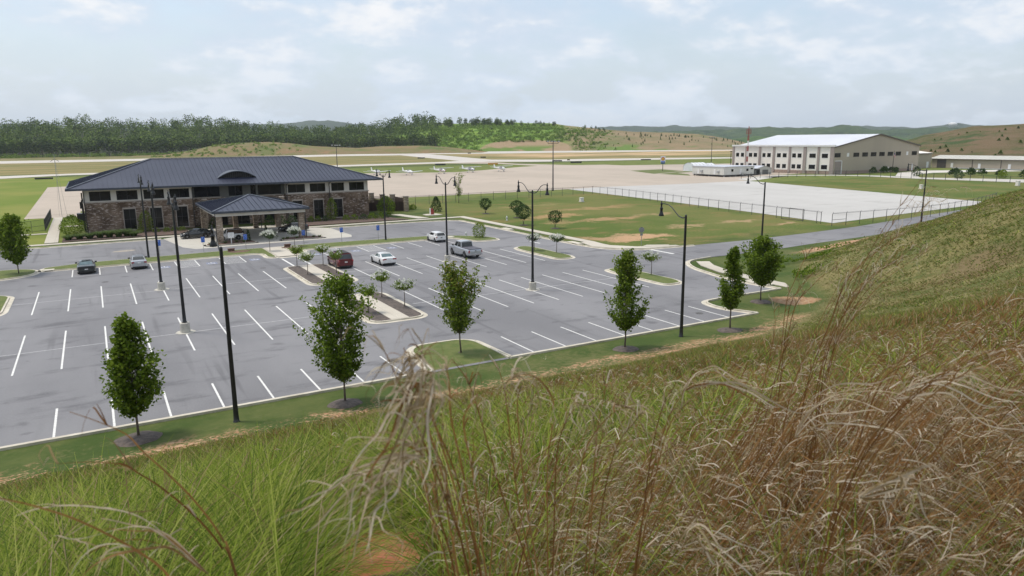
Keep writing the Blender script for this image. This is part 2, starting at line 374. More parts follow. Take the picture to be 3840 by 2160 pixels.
# gutters and kerbs along open or closed lines
CURB = M('kerb_concrete', (.60,.56,.47), (.47,.43,.35), 1.2, .9, bump=.2)
def offset(pts, d, closed=False):
    n = len(pts); out = []
    for i in range(n):
        a = pts[(i-1) % n] if (closed or i > 0) else None; b = pts[(i+1) % n] if (closed or i < n-1) else None; p = pts[i]
        ns = []
        if a: v = Vector((p[0]-a[0], p[1]-a[1])).normalized(); ns.append(Vector((-v.y, v.x)))
        if b: v = Vector((b[0]-p[0], b[1]-p[1])).normalized(); ns.append(Vector((-v.y, v.x)))
        m = sum(ns, Vector((0,0))); m.normalize(); c = max(.45, m.dot(ns[0]))
        out.append((p[0]+m.x*d/c, p[1]+m.y*d/c))
    return out
def band(b, pts, d0, d1, z0, z1, closed=False):
    A = offset(pts, d0, closed); B = offset(pts, d1, closed); n = len(pts); rg = range(n) if closed else range(n-1)
    for i in rg:
        j = (i+1) % n
        q = [A[i], A[j], B[j], B[i]]; b.prism(q, z0, z1)
def smooth_poly(pts, r=.8, closed=True, k=5):
    out = []; n = len(pts)
    for i in range(n):
        if not closed and i in (0, n-1): out.append(pts[i]); continue
        p0, p, p1 = Vector(pts[i-1]), Vector(pts[i]), Vector(pts[(i+1) % n])
        r_ = min(r, (p0-p).length*.45, (p1-p).length*.45)
        a = p+(p0-p).normalized()*r_; c = p+(p1-p).normalized()*r_
        for q in range(k+1):
            s = q/k; v = a*(1-s)**2+p*2*s*(1-s)+c*s*s; out.append((v.x, v.y))
    return out
def kerb_line(pts, name='kerb', side=1, gut=.42):
    """pts run along the face of the kerb; the gutter lies on the road side, the kerb on the other"""
    b = MB(); band(b, pts, 0, .16*side, -.02, .125)
    band(b, pts, -gut*side, 0, -.02, .012)
    o = b.build(name, CURB); return tag(o, kind='structure')
# near edge with its grass peninsula, right peninsula, road corner
near = [(-70,41.25),(-12.6,41.25),(-12.2,46.2),(-11.4,47.2),(-7.4,47.2),(-6.0,46.3),(-5.75,45.2),(-5.75,41.25)]
near = [(-70,41.25),(17.75,41.25)]
pen1 = [(17.75,41.3),(18.2,46.2),(19.2,47.3),(22.5,47.2),(23.4,46.3),(23.6,41.25)]
pen2 = [(23.6,41.25),(48.0,41.25)]
pen3 = smooth_poly([(48.0,41.25),(46.6,44.2),(47.2,47.0),(50,47.15),(57.9,47.1)], 1.6, False)
pen4 = smooth_poly([(57.9,47.1),(57.5,51),(57.6,54.5),(59.1,60.6),(61.8,64.4),(66.5,65.1)], 2.5, False)
for p_ in (near, smooth_poly(pen1, 1.2, False), pen2, pen3, pen4): kerb_line(p_, side=-1)
kerb_line(smooth_poly([(72,73.7),(62.6,74.6),(59.3,78.5),(58.75,84),(58.8,121.2),(55.9,122.5),(50,123.2),(34.6,123.5)], 3.0, False, 6), side=-1)
kerb_line([(8.3,123.7),(-8,122.9),(-30,121),(-70,119)], side=-1)

ISG = M('island_grass', (.085,.120,.022), (.125,.145,.038), 1.5, .95, detail=6, bump=.6, bscale=8)
MULCH = M('mulch', (.075,.062,.055), (.13,.105,.09), 4, .95, detail=6, bump=.8, bscale=14)
BRMUL = M('brown_mulch', (.10,.06,.043), (.17,.10,.07), 4, .95, detail=6, bump=.8, bscale=14)
def island(pts, name='grass_island', fill=ISG, zf=.135, r=1.0, gut=.40):
    ar = sum(pts[i][0]*pts[(i+1)%len(pts)][1]-pts[(i+1)%len(pts)][0]*pts[i][1] for i in range(len(pts)))
    if ar < 0: pts = pts[::-1]
    q = smooth_poly(pts, r)
    b = MB(); band(b, q, 0, .16, -.02, .125, True); band(b, q, -gut, 0, -.02, .012, True)
    tag(b.build('kerb', CURB), kind='structure')
    f = offset(q, .155, True); b = MB(); b.prism(f, 0, zf); tag(b.build(name, fill), kind='structure')
# left row ends
island([(-30,41.6),(-12,41.6),(-6.2,41.6),(-6.1,45.4),(-6.9,46.6),(-12,46.6),(-30,46.6)])
island([(-30,74.6),(-9,74.6),(-8.2,76.2),(-8.2,84.4),(-9.6,85.6),(-30,86)])
island([(-30,94.8),(-11,95.2),(-8.0,96.6),(-6.9,98.0),(-6.7,100.7),(-8.4,102.4),(-12,102.6),(-30,101.8)], r=1.4)
# strip between lot and front road, cut by the walk
island([(-6.4,99.55),(17.8,99.75),(18.7,98.6),(18.6,95.6),(19.4,94.9),(19.75,95.6),(19.75,104.5),(16,104.6),(-2,103.6),(-6.2,101.8)], r=.7)
island([(22.35,104.6),(22.35,96.4),(23.1,95.4),(23.6,95.5),(24.1,99.2),(25,99.85),(46.6,99.75),(47.3,98.6),(48.3,94.4),(49.4,93.9),(51.9,94.0),(52.3,95.4),(52.0,97.4),(48.9,100.9),(45,103.2),(34,104.2)], r=.8)
# right row-end islands
island([(49.4,73.9),(51.6,73.9),(52.3,75.4),(52.2,84.6),(51.4,86.0),(49.9,85.4),(49.3,83.5)], r=1.2)
island([(49.6,54.5),(51.8,54.5),(52.4,56),(52.3,63.4),(51.5,65.0),(50.0,64.9),(49.5,63.5)], r=1.2)
# medians with a walk down the middle
for (y0, y1) in ((74.0, 86.6), (55.3, 67.0)):
    island([(18.7,y0),(23.5,y0),(23.5,y1),(18.7,y1)], name='mulch_median', fill=MULCH, r=1.2, zf=.130)
    sheet('median_walk', [(20.35,y0+.1),(21.95,y0+.1),(21.95,y1-.1),(20.35,y1-.1)], .139, WALKM)
for cx, cy in ((16.3,102.6),(23.6,102.8)):
    b = MB(); b.prism([(cx+1.5*math.cos(a)*(1+.15*math.sin(3*a)), cy+.95*math.sin(a)) for a in np.linspace(0, 6.283, 15)[:-1]], .10, .142)
    tag(b.build('mulch_bed', BRMUL), kind='structure')
sheet('walk', [(19.85,95.2),(22.3,95.2),(22.3,104.6),(19.85,104.6)], .100, WALKM)
sheet('walk_ramp', [(19.85,94.3),(22.3,94.3),(22.3,95.2),(19.85,95.2)], .016, CONC)

# roadside walk and verge beyond the front road
b = MB()
wk = [(-70,126.6),(-6,126.9),(8,127.2),(40,127.0),(62.6,127.3),(62.6,84.5),(62.0,80.5)]
band(b, wk, 0, -1.5, 0, .09); tag(b.build('sidewalk', WALKM), kind='structure')
b = MB(); b.prism([(60.4,84.5),(62.2,84.5),(62.2,80),(64.5,77),(70,75.2),(70,74.4),(64.6,75.0),(61.3,76.9),(59.5,80.5)], 0, .085)
b.prism([(64.8,76.4),(68.9,74.9),(69.3,75.9),(66.6,77.4)], 0, .10); tag(b.build('sidewalk', WALKM), kind='structure')
b = MB(); band(b, [(58.6,47.2),(58.7,52),(59.2,57),(60.6,61.2),(62.2,63.6)], -.35, -1.9, 0, .09); tag(b.build('sidewalk', WALKM), kind='structure')
b = MB(); b.prism([(-7.3,128.1),(-5.5,128.1),(-5.9,150),(-6.0,172),(-7.6,172),(-7.5,150)], 0, .08)
b.prism([(-13,141.4),(-7.5,141.4),(-7.5,142.6),(-13,142.6)], 0, .075); b.prism([(-5.9,152),(-2,152),(-2,153.4),(-5.9,153.4)],0,.075)
tag(b.build('sidewalk', WALKM), kind='structure')
b = MB(); b.prism([(53.5,128.6),(55.7,128.6),(53.6,138.5),(51.6,138.5)], 0, .08); tag(b.build('sidewalk', WALKM), kind='structure')
# concrete drive under the canopy, planting beds
sheet('drop_off_drive', [(11.6,109.2),(34.3,109.8),(35.0,112),(34.8,123.6),(31.6,126.9),(31.4,134),(12.5,134),(11.9,127.3),(8.6,123.9),(10.2,112)], .012, paving('drive_concrete', (.50,.475,.42), (.45,.43,.38), (.34,.32,.28), sc=2, joints=(4.5,4.5)))
for q in ([(13.4,111.0),(20.4,111.2),(20.0,114.4),(18,115.4),(15,115.2),(13.2,112.6)], [(23.8,111.2),(30.6,111.0),(30.2,112.8),(28,114.6),(24.6,113.6)]):
    island(q, name='mulch_island', fill=BRMUL, r=.7, gut=.3)
BED = M('bed_mulch', (.085,.058,.048), (.14,.095,.075), 3, .95, detail=6, bump=.7, bscale=10)
b = MB(); b.prism([(-5.0,128.2),(11.4,128.6),(13.2,133),(13.2,137.6),(-1.8,137.6),(-5.0,134)], 0, .10)
b.prism([(31.8,128.6),(51.5,128.5),(50.2,131.0),(49.0,138.6),(31.8,137.6)], 0, .10)
tag(b.build('planting_bed', BED), kind='structure')

# ------------------------------------------------------------------ painted lines
W_ = 2.743; pb = MB(); fb = MB()
def vline(x, y0, y1, wd=.12, b=pb, z=.010): b.sheet([(x-wd/2,y0),(x+wd/2,y0),(x+wd/2,y1),(x-wd/2,y1)], z)
for k in range(-1, 8): vline(-3.14+W_*k, 41.65, 46.37)
for k in range(8): vline(25.74+W_*k, 41.65, 46.37)
for k in range(9): vline(-5.89+W_*k, 54.8, 66.34)
for k in range(-1, 8): vline(28.45+W_*k, 54.8, 66.34)
for k in range(9): vline(-5.9+W_*k, 74.24, 85.78)
for k in range(9): vline(25.66+W_*k, 74.24, 85.78)
for x in (-3.15,-.4,2.33,5.07,7.85,10.2,13.15,15.6,28.5,31.55,34.0,36.63,39.37,42.1,44.85): vline(x, 93.6, 98.9)
vline(25.9, 93.6, 98.9)
for y in (60.55, 80.0):
    for a, c_ in ((-8.0,18.0),(24.3,48.9)): fb.sheet([(a,y-.05),(c_,y-.05),(c_,y+.05),(a,y+.05)], .0075)
for a, c_ in ((7.85,10.2),(13.15,15.6),(25.9,28.5),(31.55,34.0)):
    for k in range(6):
        y0 = 93.9+k*.82; pb.add([(a+.06,y0,.0095),(a+.06,y0+.13,.0095),(c_-.06,y0+1.03,.0095),(c_-.06,y0+.90,.0095)][::-1], [(0,1,2,3)])
    pb.sheet([(a,93.6),(c_,93.6),(c_,93.72),(a,93.72)], .0085)
for x in (20.0, 22.05): vline(x, 87.4, 93.8, .25)
pb.sheet([(64.3,69.6),(64.75,69.6),(64.75,74.0),(64.3,74.0)], .010); pb.sheet([(55.0,87.4),(55.3,87.4),(55.3,90.2),(55.0,90.2)], .010)
tag(pb.build('parking_lines', PAINT), kind='structure'); tag(fb.build('centre_lines', FADED), kind='structure')
# wheelchair marks
BLUEP = M('blue_paint', (.20,.225,.31), (.17,.185,.25), 3, .8); hb = MB()
for cx in (6.45, 11.75, 16.9, 24.7, 30.2, 35.4):
    cy = 95.1
    hb.mat(0).sheet([(cx-.62,cy-.75),(cx+.62,cy-.75),(cx+.62,cy+.75),(cx-.62,cy+.75)], .0085)
    hb.mat(1)
    ring = [(cx-.05+.34*math.cos(a), cy-.15+.34*math.sin(a)) for a in np.linspace(2.6, 6.6, 12)]
    for i in range(11):
        p0, p1 = ring[i], ring[i+1]
        hb.bar((p0[0],p0[1],.0125), (p1[0],p1[1],.0125), .09, .004)
    hb.bar((cx-.05,cy+.42,.0135), (cx,cy-.02,.0135), .11, .004); hb.bar((cx,cy-.02,.0145),(cx+.28,cy-.05,.0145),.10,.004); hb.bar((cx+.28,cy-.05,.0155),(cx+.36,cy-.4,.0155),.10,.004)
    hb.sheet([(cx-.05+.10*math.cos(a), cy+.53+.10*math.sin(a)) for a in np.linspace(0,6.283,9)[:-1]], .0125)
tag(hb.build('wheelchair_marks', [BLUEP, PAINT]), kind='structure')
# drains, manhole covers and the repaired patch in the road
IRON = M('iron', (.10,.10,.10), (.06,.055,.05), 6, .7)
b = MB()
for cx, cy in ((43.9,43.9),(0,88.3),(16.5,88),(60.6,52.5)): b.prism([(cx+.34*math.cos(a), cy+.34*math.sin(a)) for a in np.linspace(0,6.283,17)[:-1]], 0, .011 if cx < 60 else .101)
tag(b.build('manhole_covers', IRON), kind='structure')
sheet('road_patch', [(1.2,112.4),(2.6,112.0),(3.9,112.4),(4.3,113.4),(3.2,114.0),(1.6,113.4)], .009, M('patch', (.36,.31,.25), (.28,.26,.23), 2, .9))
def inlet(x, y, along, L):
    b = MB(); dx, dy = (L, 1.1) if along == 'x' else (1.1, L)
    b.mat(0).box(x-dx/2, x+dx/2, y-dy/2, y+dy/2, 0, .15)
    if along == 'y': b.mat(1).box(x-dx/2-.01, x-dx/2+.1, y-dy/2+.15, y+dy/2-.15, .015, .11)
    else: b.mat(1).box(x-dx/2+.15, x+dx/2-.15, y-dy/2-.01, y-dy/2+.1, .015, .11)
    return b.build('storm_drain_inlet', [CURB, IRON])
for k, a in enumerate(((59.45,104.5,'y',2.6,'concrete kerb inlet beside the sidewalk behind the leafy bush'),(59.35,84.6,'y',2.8,'concrete kerb inlet nearest the stop line corner'),(58.3,50.2,'y',3.0,'large concrete kerb inlet by the right grass corner, next to a manhole'),
                       (-5.6,99.9,'x',1.1,'dark kerb inlet at the left end of the grass strip'),(46.9,100.4,'x',1.2,'dark kerb inlet right behind the small white hatchback'))):
    tag(inlet(*a[:4]), a[4], 'storm drain', 'kerb inlets')

# ------------------------------------------------------------------ airfield paving
sheet('taxiway', [(-900,384),(-34,385),(-10,404),(128,424),(200,437),(238,448),(262,421),(262,421),(348,399),(412,382),(1600,330),(1600,362),(438,407),(378,434),(330,452),(300,458),(266,492),(233,480),(212,466),(137,452),(-10,425),(-37,414),(-900,410)], .010, TAXI)
sheet('runway', [(-1500,650),(-60,682),(40,690),(221,728),(283,712),(322,737),(396,712),(451,700),(674,626),(1800,500),(1800,590),(747,694),(551,860),(396,890),(252,830),(45,780),(-69,786),(-1500,770)], .006, TAXI)
sheet('runway_link', [(233,479),(240,475),(300,455),(266,492),(306,662),(322,738),(283,735)], .014, TAXI)
sheet('aircraft_apron', [(-12.7,172.8),(-3,172.8),(-3,186),(48,186),(49.5,178.5),(64.6,179.5),(112,179.8),(124.2,180.6),(139.3,182.2),(168,178.6),(198,178),(204,188),(221,195.5),(262,203),(262,232),(330,306),(262,327),(262,343),(244,350),(232,395),(238,449),(200,437),(222,405),(222,354),(205,346),(170,322),(149,310),(129,318),(112,327),(40,320),(-13.6,296)], .006, APRT)
sheet('white_apron', [(123.9,180.2),(121.5,158),(118.6,131),(115.2,105),(111.2,80.3),(140,83.2),(174.6,86),(186,130),(198.3,178.2),(168,178.8),(139.3,182.4)], .012, APRW)
for k, q in enumerate(([(208.5,216.8),(216,226),(221,238),(246,246),(236,249.5),(222.4,242.3),(209,236)], [(220.6,269.5),(242,271.5),(236,250.5),(221,243.2),(207.7,238)])): sheet('airfield_grass', q, .012, ISG)
sheet('hangar_road', [(198.6,177.6),(204,188.4),(216,194),(238,192),(252,182),(256,171),(254.6,160.9),(254.0,151.3),(257.6,118.5),(262,95),(285,95),(275.6,127.5),(262,155.0),(263.6,172),(256,186),(240,197.5),(222,197),(221.6,187),(204,179)], .016, paving('light_road', (.52,.50,.46), (.48,.46,.42), (.40,.38,.35), sc=.6, stainamt=.3))
sheet('hangar_yard', [(262,155),(264.6,166),(290,181),(316,186),(345,170),(342,156),(320,166),(300,172),(281,168)], .019, paving('yard_concrete', (.58,.555,.51), (.54,.51,.47), (.45,.42,.38), sc=.6, stainamt=.3))

# ------------------------------------------------------------------ hills
def az_of(xpx): return math.radians(29.979)+math.atan((xpx-1288)/1806.7*math.cos(PITCH))    # only used to read the skyline survey
def hill(name, r_list, top, base_z, azr, n, label_mat, rough_amp, rough_s, prof, seed):
    """ridge seen over an arc of bearings; top(az) is the crest height, prof the rise from foot to crest"""
    az = np.linspace(azr[0], azr[1], n); rr = np.array(r_list, float)
    A, Rr = np.meshgrid(az, rr); X = Rr*np.sin(A); Y = Rr*np.cos(A)
    f = prof((Rr-rr[0])/(rr[-1]-rr[0])); Z = base_z+(top(A)-base_z)*f
    Z = Z+(fbm(X, Y, rough_s, 4, seed)-.47)*rough_amp*np.clip(f*3, 0, 1)
    k, n_ = Z.shape; me = bpy.data.meshes.new(name)
    me.vertices.add(k*n_); me.vertices.foreach_set('co', np.stack([X,Y,Z],-1).reshape(-1).astype(np.float32))
    ii = (np.arange(k-1)[:,None]*n_+np.arange(n_-1)[None,:]).reshape(-1)
    F = np.stack([ii, ii+n_, ii+n_+1, ii+1], -1)[:, ::-1].reshape(-1)
    me.loops.add(len(F)); me.loops.foreach_set('vertex_index', F.astype(np.int32))
    me.polygons.add(len(F)//4); me.polygons.foreach_set('loop_start', np.arange(0, len(F), 4, dtype=np.int32))
    me.polygons.foreach_set('use_smooth', np.ones(len(F)//4, dtype=bool)); me.update(calc_edges=True); me.materials.append(label_mat)
    return tag(link(name, me), kind='structure')
def hillmat(name, cols, scs, patches=None, bump=1.0, bs_=.15, bd=2.0):
    m = bpy.data.materials.new(name); m.use_nodes = True; t = NT(m.node_tree); P = t.pos()
    c = t.mix(t.ss(t.noise(P, scs[0], 5, .6), .38, .62), cols[0], cols[1])
    if len(cols) > 2: c = t.mix(t.ss(t.noise(P, scs[1], 6, .65), .50, .66), c, cols[2])
    if len(cols) > 3: c = t.mix(t.ss(t.noise(P, scs[2], 6, .7), .54, .66), c, cols[3])
    if patches: c = patches(t, P, c)
    p = t.add('ShaderNodeBsdfPrincipled', {'Base Color': c, 'Roughness': .95, 'Specular IOR Level': .1})
    b = t.add('ShaderNodeBump', {'Strength': bump, 'Distance': bd, 'Height': t.noise(P, bs_, 5, .7)}); t.l.new(b.outputs[0], p.inputs['Normal'])
    t.add('ShaderNodeOutputMaterial', {0: p.outputs[0]}); return m
ease = lambda f: np.sin(np.clip(f, 0, 1)*math.pi/2)**1.0
def ytop(pts, r):     # (x, y) of the skyline in the survey photo -> crest height at distance r
    xs = [az_of(p[0]) for p in pts]; hz = [351.8-(p[0]-1288)*.00849 for p in pts]
    hs = [H+(h-p[1])/1806.7*r*math.cos(a-math.radians(29.979))/math.cos(PITCH)*.96 for h, p, a in zip(hz, pts, xs)]
    return spline(xs, hs)
FARM = hillmat('far_woods', ((.040,.065,.042),(.055,.082,.048),(.03,.05,.035)), (.02,.006), bump=1.0, bs_=.05, bd=8)
FARN = hillmat('mid_woods', ((.045,.080,.040),(.068,.105,.045),(.028,.05,.03),(.095,.125,.05)), (.03,.008,.02), bump=1.0, bs_=.06, bd=8)
hill('far_hills', np.linspace(4200, 5600, 10), ytop([(-300,316),(0,312),(60,314),(140,318),(400,322),(700,313),(760,309),(830,305),(900,313),(1000,322),(1450,324),(1520,320),(1700,318),(1850,321),(2000,323),(2150,318),(2300,321),(2400,313),(2500,318),(2900,320)], 5600), -40, (az_of(-200), az_of(2780)), 700, FARM, 26, 90, ease, 11)
hill('mid_hills', np.linspace(2300, 3100, 12), ytop([(1300,345),(1500,340),(1640,333),(1760,330),(1850,329),(1930,322),(2020,326),(2060,321),(2110,317),(2170,320),(2230,328),(2300,326),(2380,322),(2500,325),(2700,322)], 3100), -30, (az_of(1300), az_of(2780)), 700, FARN, 24, 60, ease, 21)
hill('wooded_hills', np.linspace(1500, 2000, 10), ytop([(1700,362),(1840,352),(1900,345),(1960,340),(2050,343),(2150,340),(2250,345),(2330,352),(2500,350)], 2000), -20, (az_of(1700), az_of(2600)), 400, hillmat('near_woods', ((.055,.105,.035),(.095,.155,.045),(.035,.07,.03)), (.05,.015), bump=1, bs_=.08, bd=6), 20, 40, ease, 31)
# central hill: green scrub to the left, dry grass to the right
def cpatch(t, P, c):
    s = t.add('ShaderNodeSeparateXYZ', {0: P}); n = t.math('MULTIPLY', t.math('SUBTRACT', t.noise(P, .02, 4), .5), 120)
    g = t.mix(t.ss(t.noise(P, .05, 6, .7), .4, .6), (.11,.20,.032), (.20,.29,.055)); g = t.mix(t.ss(t.noise(P, .12, 4, .7), .55, .65), g, (.05,.10,.03))
    bearing = t.math('ADD', t.math('ARCTAN2', s.outputs[0], s.outputs[1]), t.math('MULTIPLY', n, .0007))
    gm_ = t.ss(bearing, rad(36.0), rad(32.6))
    c = t.mix(gm_, c, g)
    dx = t.math('DIVIDE', t.math('SUBTRACT', t.math('ARCTAN2', s.outputs[0], s.outputs[1]), rad(31.2)), .062)
    dz = t.math('DIVIDE', t.math('SUBTRACT', s.outputs[2], 2), 12.5)
    d = t.math('ADD', t.math('ADD', t.math('MULTIPLY', dx, dx), t.math('MULTIPLY', dz, dz)), t.math('MULTIPLY', n, .004))
    c = t.mix(t.ss(d, 1.15, .95), c, (.32,.235,.145))
    low = mul_(t, t.ss(t.math('ADD', s.outputs[2], t.math('MULTIPLY', n, .06)), 9, 4), t.ss(t.noise(P, .015, 3), .52, .6))
    return t.mix(low, c, (.13,.20,.045))
def mul_(t, a, b): return t.math('MULTIPLY', a, b)
CENM = hillmat('hill_grass', ((.27,.205,.12),(.22,.18,.10),(.16,.17,.07)), (.03,.012), cpatch, bump=1, bs_=.25, bd=1.5)
cen_top = ytop([(930,372),(1000,330),(1060,316),(1100,312),(1200,306),(1300,307),(1400,309),(1430,314),(1500,322),(1600,330),(1700,333),(1760,337),(1820,346),(1870,355),(1920,372)], 1180)
def prof_c(f): return np.clip(f, 0, 1)**.85*(1-.10*np.sin(np.clip(f,0,1)*9))
hill('central_hill', np.linspace(960, 1180, 26), cen_top, -1.5, (az_of(932), az_of(1925)), 440, CENM, 3.0, 35, prof_c, 41)
# dry berm in front of the woods
BERM = hillmat('berm_grass', ((.22,.165,.09),(.18,.165,.07),(.11,.15,.045),(.30,.17,.10)), (.05,.02,.012), bump=1, bs_=.3, bd=1)
berm_top = ytop([(330,392),(420,388),(480,378),(540,366),(600,360),(680,357),(740,361),(800,368),(860,371),(900,372),(960,368),(1060,366),(1120,369),(1190,376),(1280,388)], 935)
hill('dry_berm', np.linspace(855, 935, 12), berm_top, -1.0, (az_of(330), az_of(1290)), 260, BERM, 1.2, 25, ease, 51)
# the rise the left woods stand on
wood_top = ytop([(-400,330),(-60,338),(0,338),(50,333),(130,323),(250,320),(330,330),(420,329),(480,320),(560,320),(640,335),(700,335),(760,343),(860,343),(960,331),(1010,318),(1060,311),(1110,311),(1200,316),(1300,326)], 1260)
WOODF = M('wood_floor', (.035,.05,.02), (.06,.07,.03), .1, .95)
hill('woods_rise', np.linspace(965, 1260, 12), wood_top, -1.0, (az_of(-330), az_of(1290)), 200, WOODF, 3, 60, lambda f: np.clip(f,0,1), 61)
# brown hill behind the hangars
rh_top = ytop([(2240,372),(2285,352),(2330,338),(2400,328),(2450,319),(2520,315),(2576,313),(2700,311),(2900,312)], 610)
RHM = hillmat('brown_hill_grass', ((.165,.118,.070),(.125,.105,.052),(.085,.100,.038),(.055,.085,.030)), (.06,.03,.02), bump=1, bs_=.4, bd=1.2)
hill('brown_hill', np.linspace(430, 610, 24), rh_top, -1.0, (az_of(2240), az_of(2860)), 200, RHM, 3.0, 30, lambda f: np.clip(f,0,1)**.9, 71)
b = MB(); b.sheet([(18.0,43.0),(23.55,43.0),(23.45,46.2),(22.5,47.05),(19.2,47.15),(18.35,46.2)], .10)
b.add([(17.5,40.6,-.028),(23.9,40.6,-.028),(23.9,41.15,-.02),(23.62,43.0,.10),(17.93,43.0,.10),(17.5,41.15,-.02)], [(0,1,2,5),(5,2,3,4)]); tag(b.build('grass_peninsula', ISG), kind='structure')
# ------------------------------------------------------------------ terminal building
def brickmat(name, a, b_, mort, pale, scale=1.0, amt=.55, vert='y'):
    m = bpy.data.materials.new(name); m.use_nodes = True; t = NT(m.node_tree); P = t.pos(); s = t.add('ShaderNodeSeparateXYZ', {0: P})
    v = t.add('ShaderNodeCombineXYZ', {0: t.math('ADD', s.outputs[0], s.outputs[1]), 1: s.outputs[2]}).outputs[0]
    br = t.add('ShaderNodeTexBrick', {'Vector': v, 'Color1': a+(1,), 'Color2': b_+(1,), 'Mortar': mort+(1,), 'Scale': 1.0, 'Mortar Size': .012, 'Brick Width': .42*scale, 'Row Height': .13*scale})
    c = t.mix(t.ss(t.noise(P, .5, 3), .40, .62), br.outputs[0], tuple(q*.62 for q in a))
    pn = t.noise(t.scaled(v, (1.6, 5.0, 1)), 1.05, 3, .6); reg = t.noise(v, .28, 2)
    f = t.ss(t.math('ADD', pn, t.math('MULTIPLY', reg, .25)), .675, .73)
    c = t.mix(t.math('MULTIPLY', f, amt), c, pale)
    c = t.mix(t.math('MULTIPLY', t.ss(t.noise(t.scaled(v, (2.2, 7, 1)), 1.0, 2), .60, .68), .7), c, tuple(q*.5 for q in b_))
    p = t.add('ShaderNodeBsdfPrincipled', {'Base Color': c, 'Roughness': .9, 'Specular IOR Level': .2})
    bu = t.add('ShaderNodeBump', {'Strength': .5, 'Distance': .02, 'Height': br.outputs[1]}); t.l.new(bu.outputs[0], p.inputs['Normal'])
    t.add('ShaderNodeOutputMaterial', {0: p.outputs[0]}); return m
BRICK = brickmat('mottled_brick', (.170,.118,.082), (.245,.175,.125), (.25,.205,.165), (.50,.43,.39), amt=.8)
STONE = brickmat('stacked_stone', (.26,.20,.15), (.38,.31,.24), (.10,.085,.07), (.60,.52,.43), scale=1.6, amt=.6)
CREAM = M('cream_stucco', (.66,.63,.58), (.60,.575,.53), .8, .9)
GREYP = M('grey_panel', (.150,.155,.150), (.130,.135,.13), .8, .8)
SILL = M('cast_stone', (.42,.37,.325), (.34,.30,.265), 2, .9)
GLASS = M('tinted_glass', (.006,.007,.008), (.014,.014,.014), .25, .10, spec=.28)
FRAME = M('dark_frame', (.02,.02,.021), (.03,.03,.03), 2, .5)
ROOF = M('standing_seam_metal', (.021,.027,.053), (.033,.040,.068), .15, .42, metal=.1, detail=5, bump=.05, bscale=3)
RTRIM = M('roof_trim', (.045,.055,.075), (.06,.07,.09), 1, .45, metal=.2)
HTRIM = M('hip_cap', (.10,.115,.14), (.13,.145,.17), 1, .4, metal=.4)
DARKM = M('dark_interior', (.012,.012,.012), (.018,.018,.018), 1, .9)
tb = empty('terminal_building', (22,137.5,0), label='two-storey mottled brick terminal with broad blue-grey standing seam hip roof', cat='building')
def tbp(b, name, mats): o = b.build(name, mats); o.parent = tb; o.matrix_parent_inverse = Matrix.Translation((-22,-137.5,0)); return o
def sub(b, name, mats, par):
    o = b.build(name, mats); o.parent = par; return o
def wall_holes(b, x0, x1, z0, z1, y, holes, depth=.25, mw=0, mr=0):
    """wall in a plane of constant y facing -y with openings (hx0,hx1,hz0,hz1) and their reveals"""
    xs = sorted({x0, x1, *[h[0] for h in holes], *[h[1] for h in holes]}); zs = sorted({z0, z1, *[h[2] for h in holes], *[h[3] for h in holes]})
    b.mat(mw)
    for i in range(len(xs)-1):
        for j in range(len(zs)-1):
            cx, cz = (xs[i]+xs[i+1])/2, (zs[j]+zs[j+1])/2
            if any(h[0] < cx < h[1] and h[2] < cz < h[3] for h in holes): continue
            b.add([(xs[i],y,zs[j]),(xs[i+1],y,zs[j]),(xs[i+1],y,zs[j+1]),(xs[i],y,zs[j+1])], [(0,1,2,3)])
    b.mat(mr)
    for h in holes:
        a, c, e, f = h
        b.add([(a,y,e),(a,y+depth,e),(a,y+depth,f),(a,y,f)], [(0,1,2,3)]); b.add([(c,y,e),(c,y,f),(c,y+depth,f),(c,y+depth,e)], [(0,1,2,3)])
        b.add([(a,y,f),(a,y+depth,f),(c,y+depth,f),(c,y,f)], [(0,1,2,3)]); b.add([(a,y,e),(c,y,e),(c,y+depth,e),(a,y+depth,e)], [(0,1,2,3)])
YF, YC = 137.5, 138.9          # plane of the two wings, plane of the middle
low = [(3.95,5.75),(8.0,9.8),(12.05,13.85)]; lowR = [(32.0,33.8),(35.95,37.75),(39.75,41.5)]
upL = [(-.75,2.35),(3.2,6.35),(7.25,10.4),(11.25,14.4)]; upR = [(31.3,34.5),(35.4,38.35),(39.5,42.0),(43.0,46.0)]
upC = [(15.35,19.6),(21.1,23.5),(24.9,25.85),(26.2,30.4)]
wb = MB()
wall_holes(wb, -1.65, 14.95, 0, 5.05, YF, [(a,c,.35,3.85) for a, c in low]); wall_holes(wb, 31.0, 46.75, 0, 5.05, YF, [(a,c,.35,3.85) for a, c in lowR])
wall_holes(wb, 14.95, 31.0, 0, 5.05, YC, [(18.6,20.6,0,3.0),(21.6,24.4,0,3.0),(27,29,.4,3.2)])
wb.mat(0)
for x, n in ((-1.65,-1),(14.95,1),(31.0,-1),(46.75,1)):
    y1 = YC if x in (14.95, 31.0) else 161.4
    q = [(x,YF,0),(x,y1,0),(x,y1,5.05),(x,YF,5.05)]; wb.add(q if n > 0 else q[::-1], [(0,1,2,3)])
wb.add([(46.75,161.4,0),(-1.65,161.4,0),(-1.65,161.4,5.05),(46.75,161.4,5.05)], [(0,1,2,3)])
tbp(wb, 'brick_wall', [BRICK])
for a, c in ((-1.65,-.6),(2.0,3.45),(6.3,7.5),(10.35,11.55),(14.3,14.95),(31.0,31.5),(34.2,35.5),(38.2,39.3),(42.0,43.4),(45.7,46.75)): pb_ = MB(); pb_.box(a, c, YF-.09, YF-.002, 0, 4.98); tbp(pb_, 'brick_pier', [BRICK])   # 9 cm proud
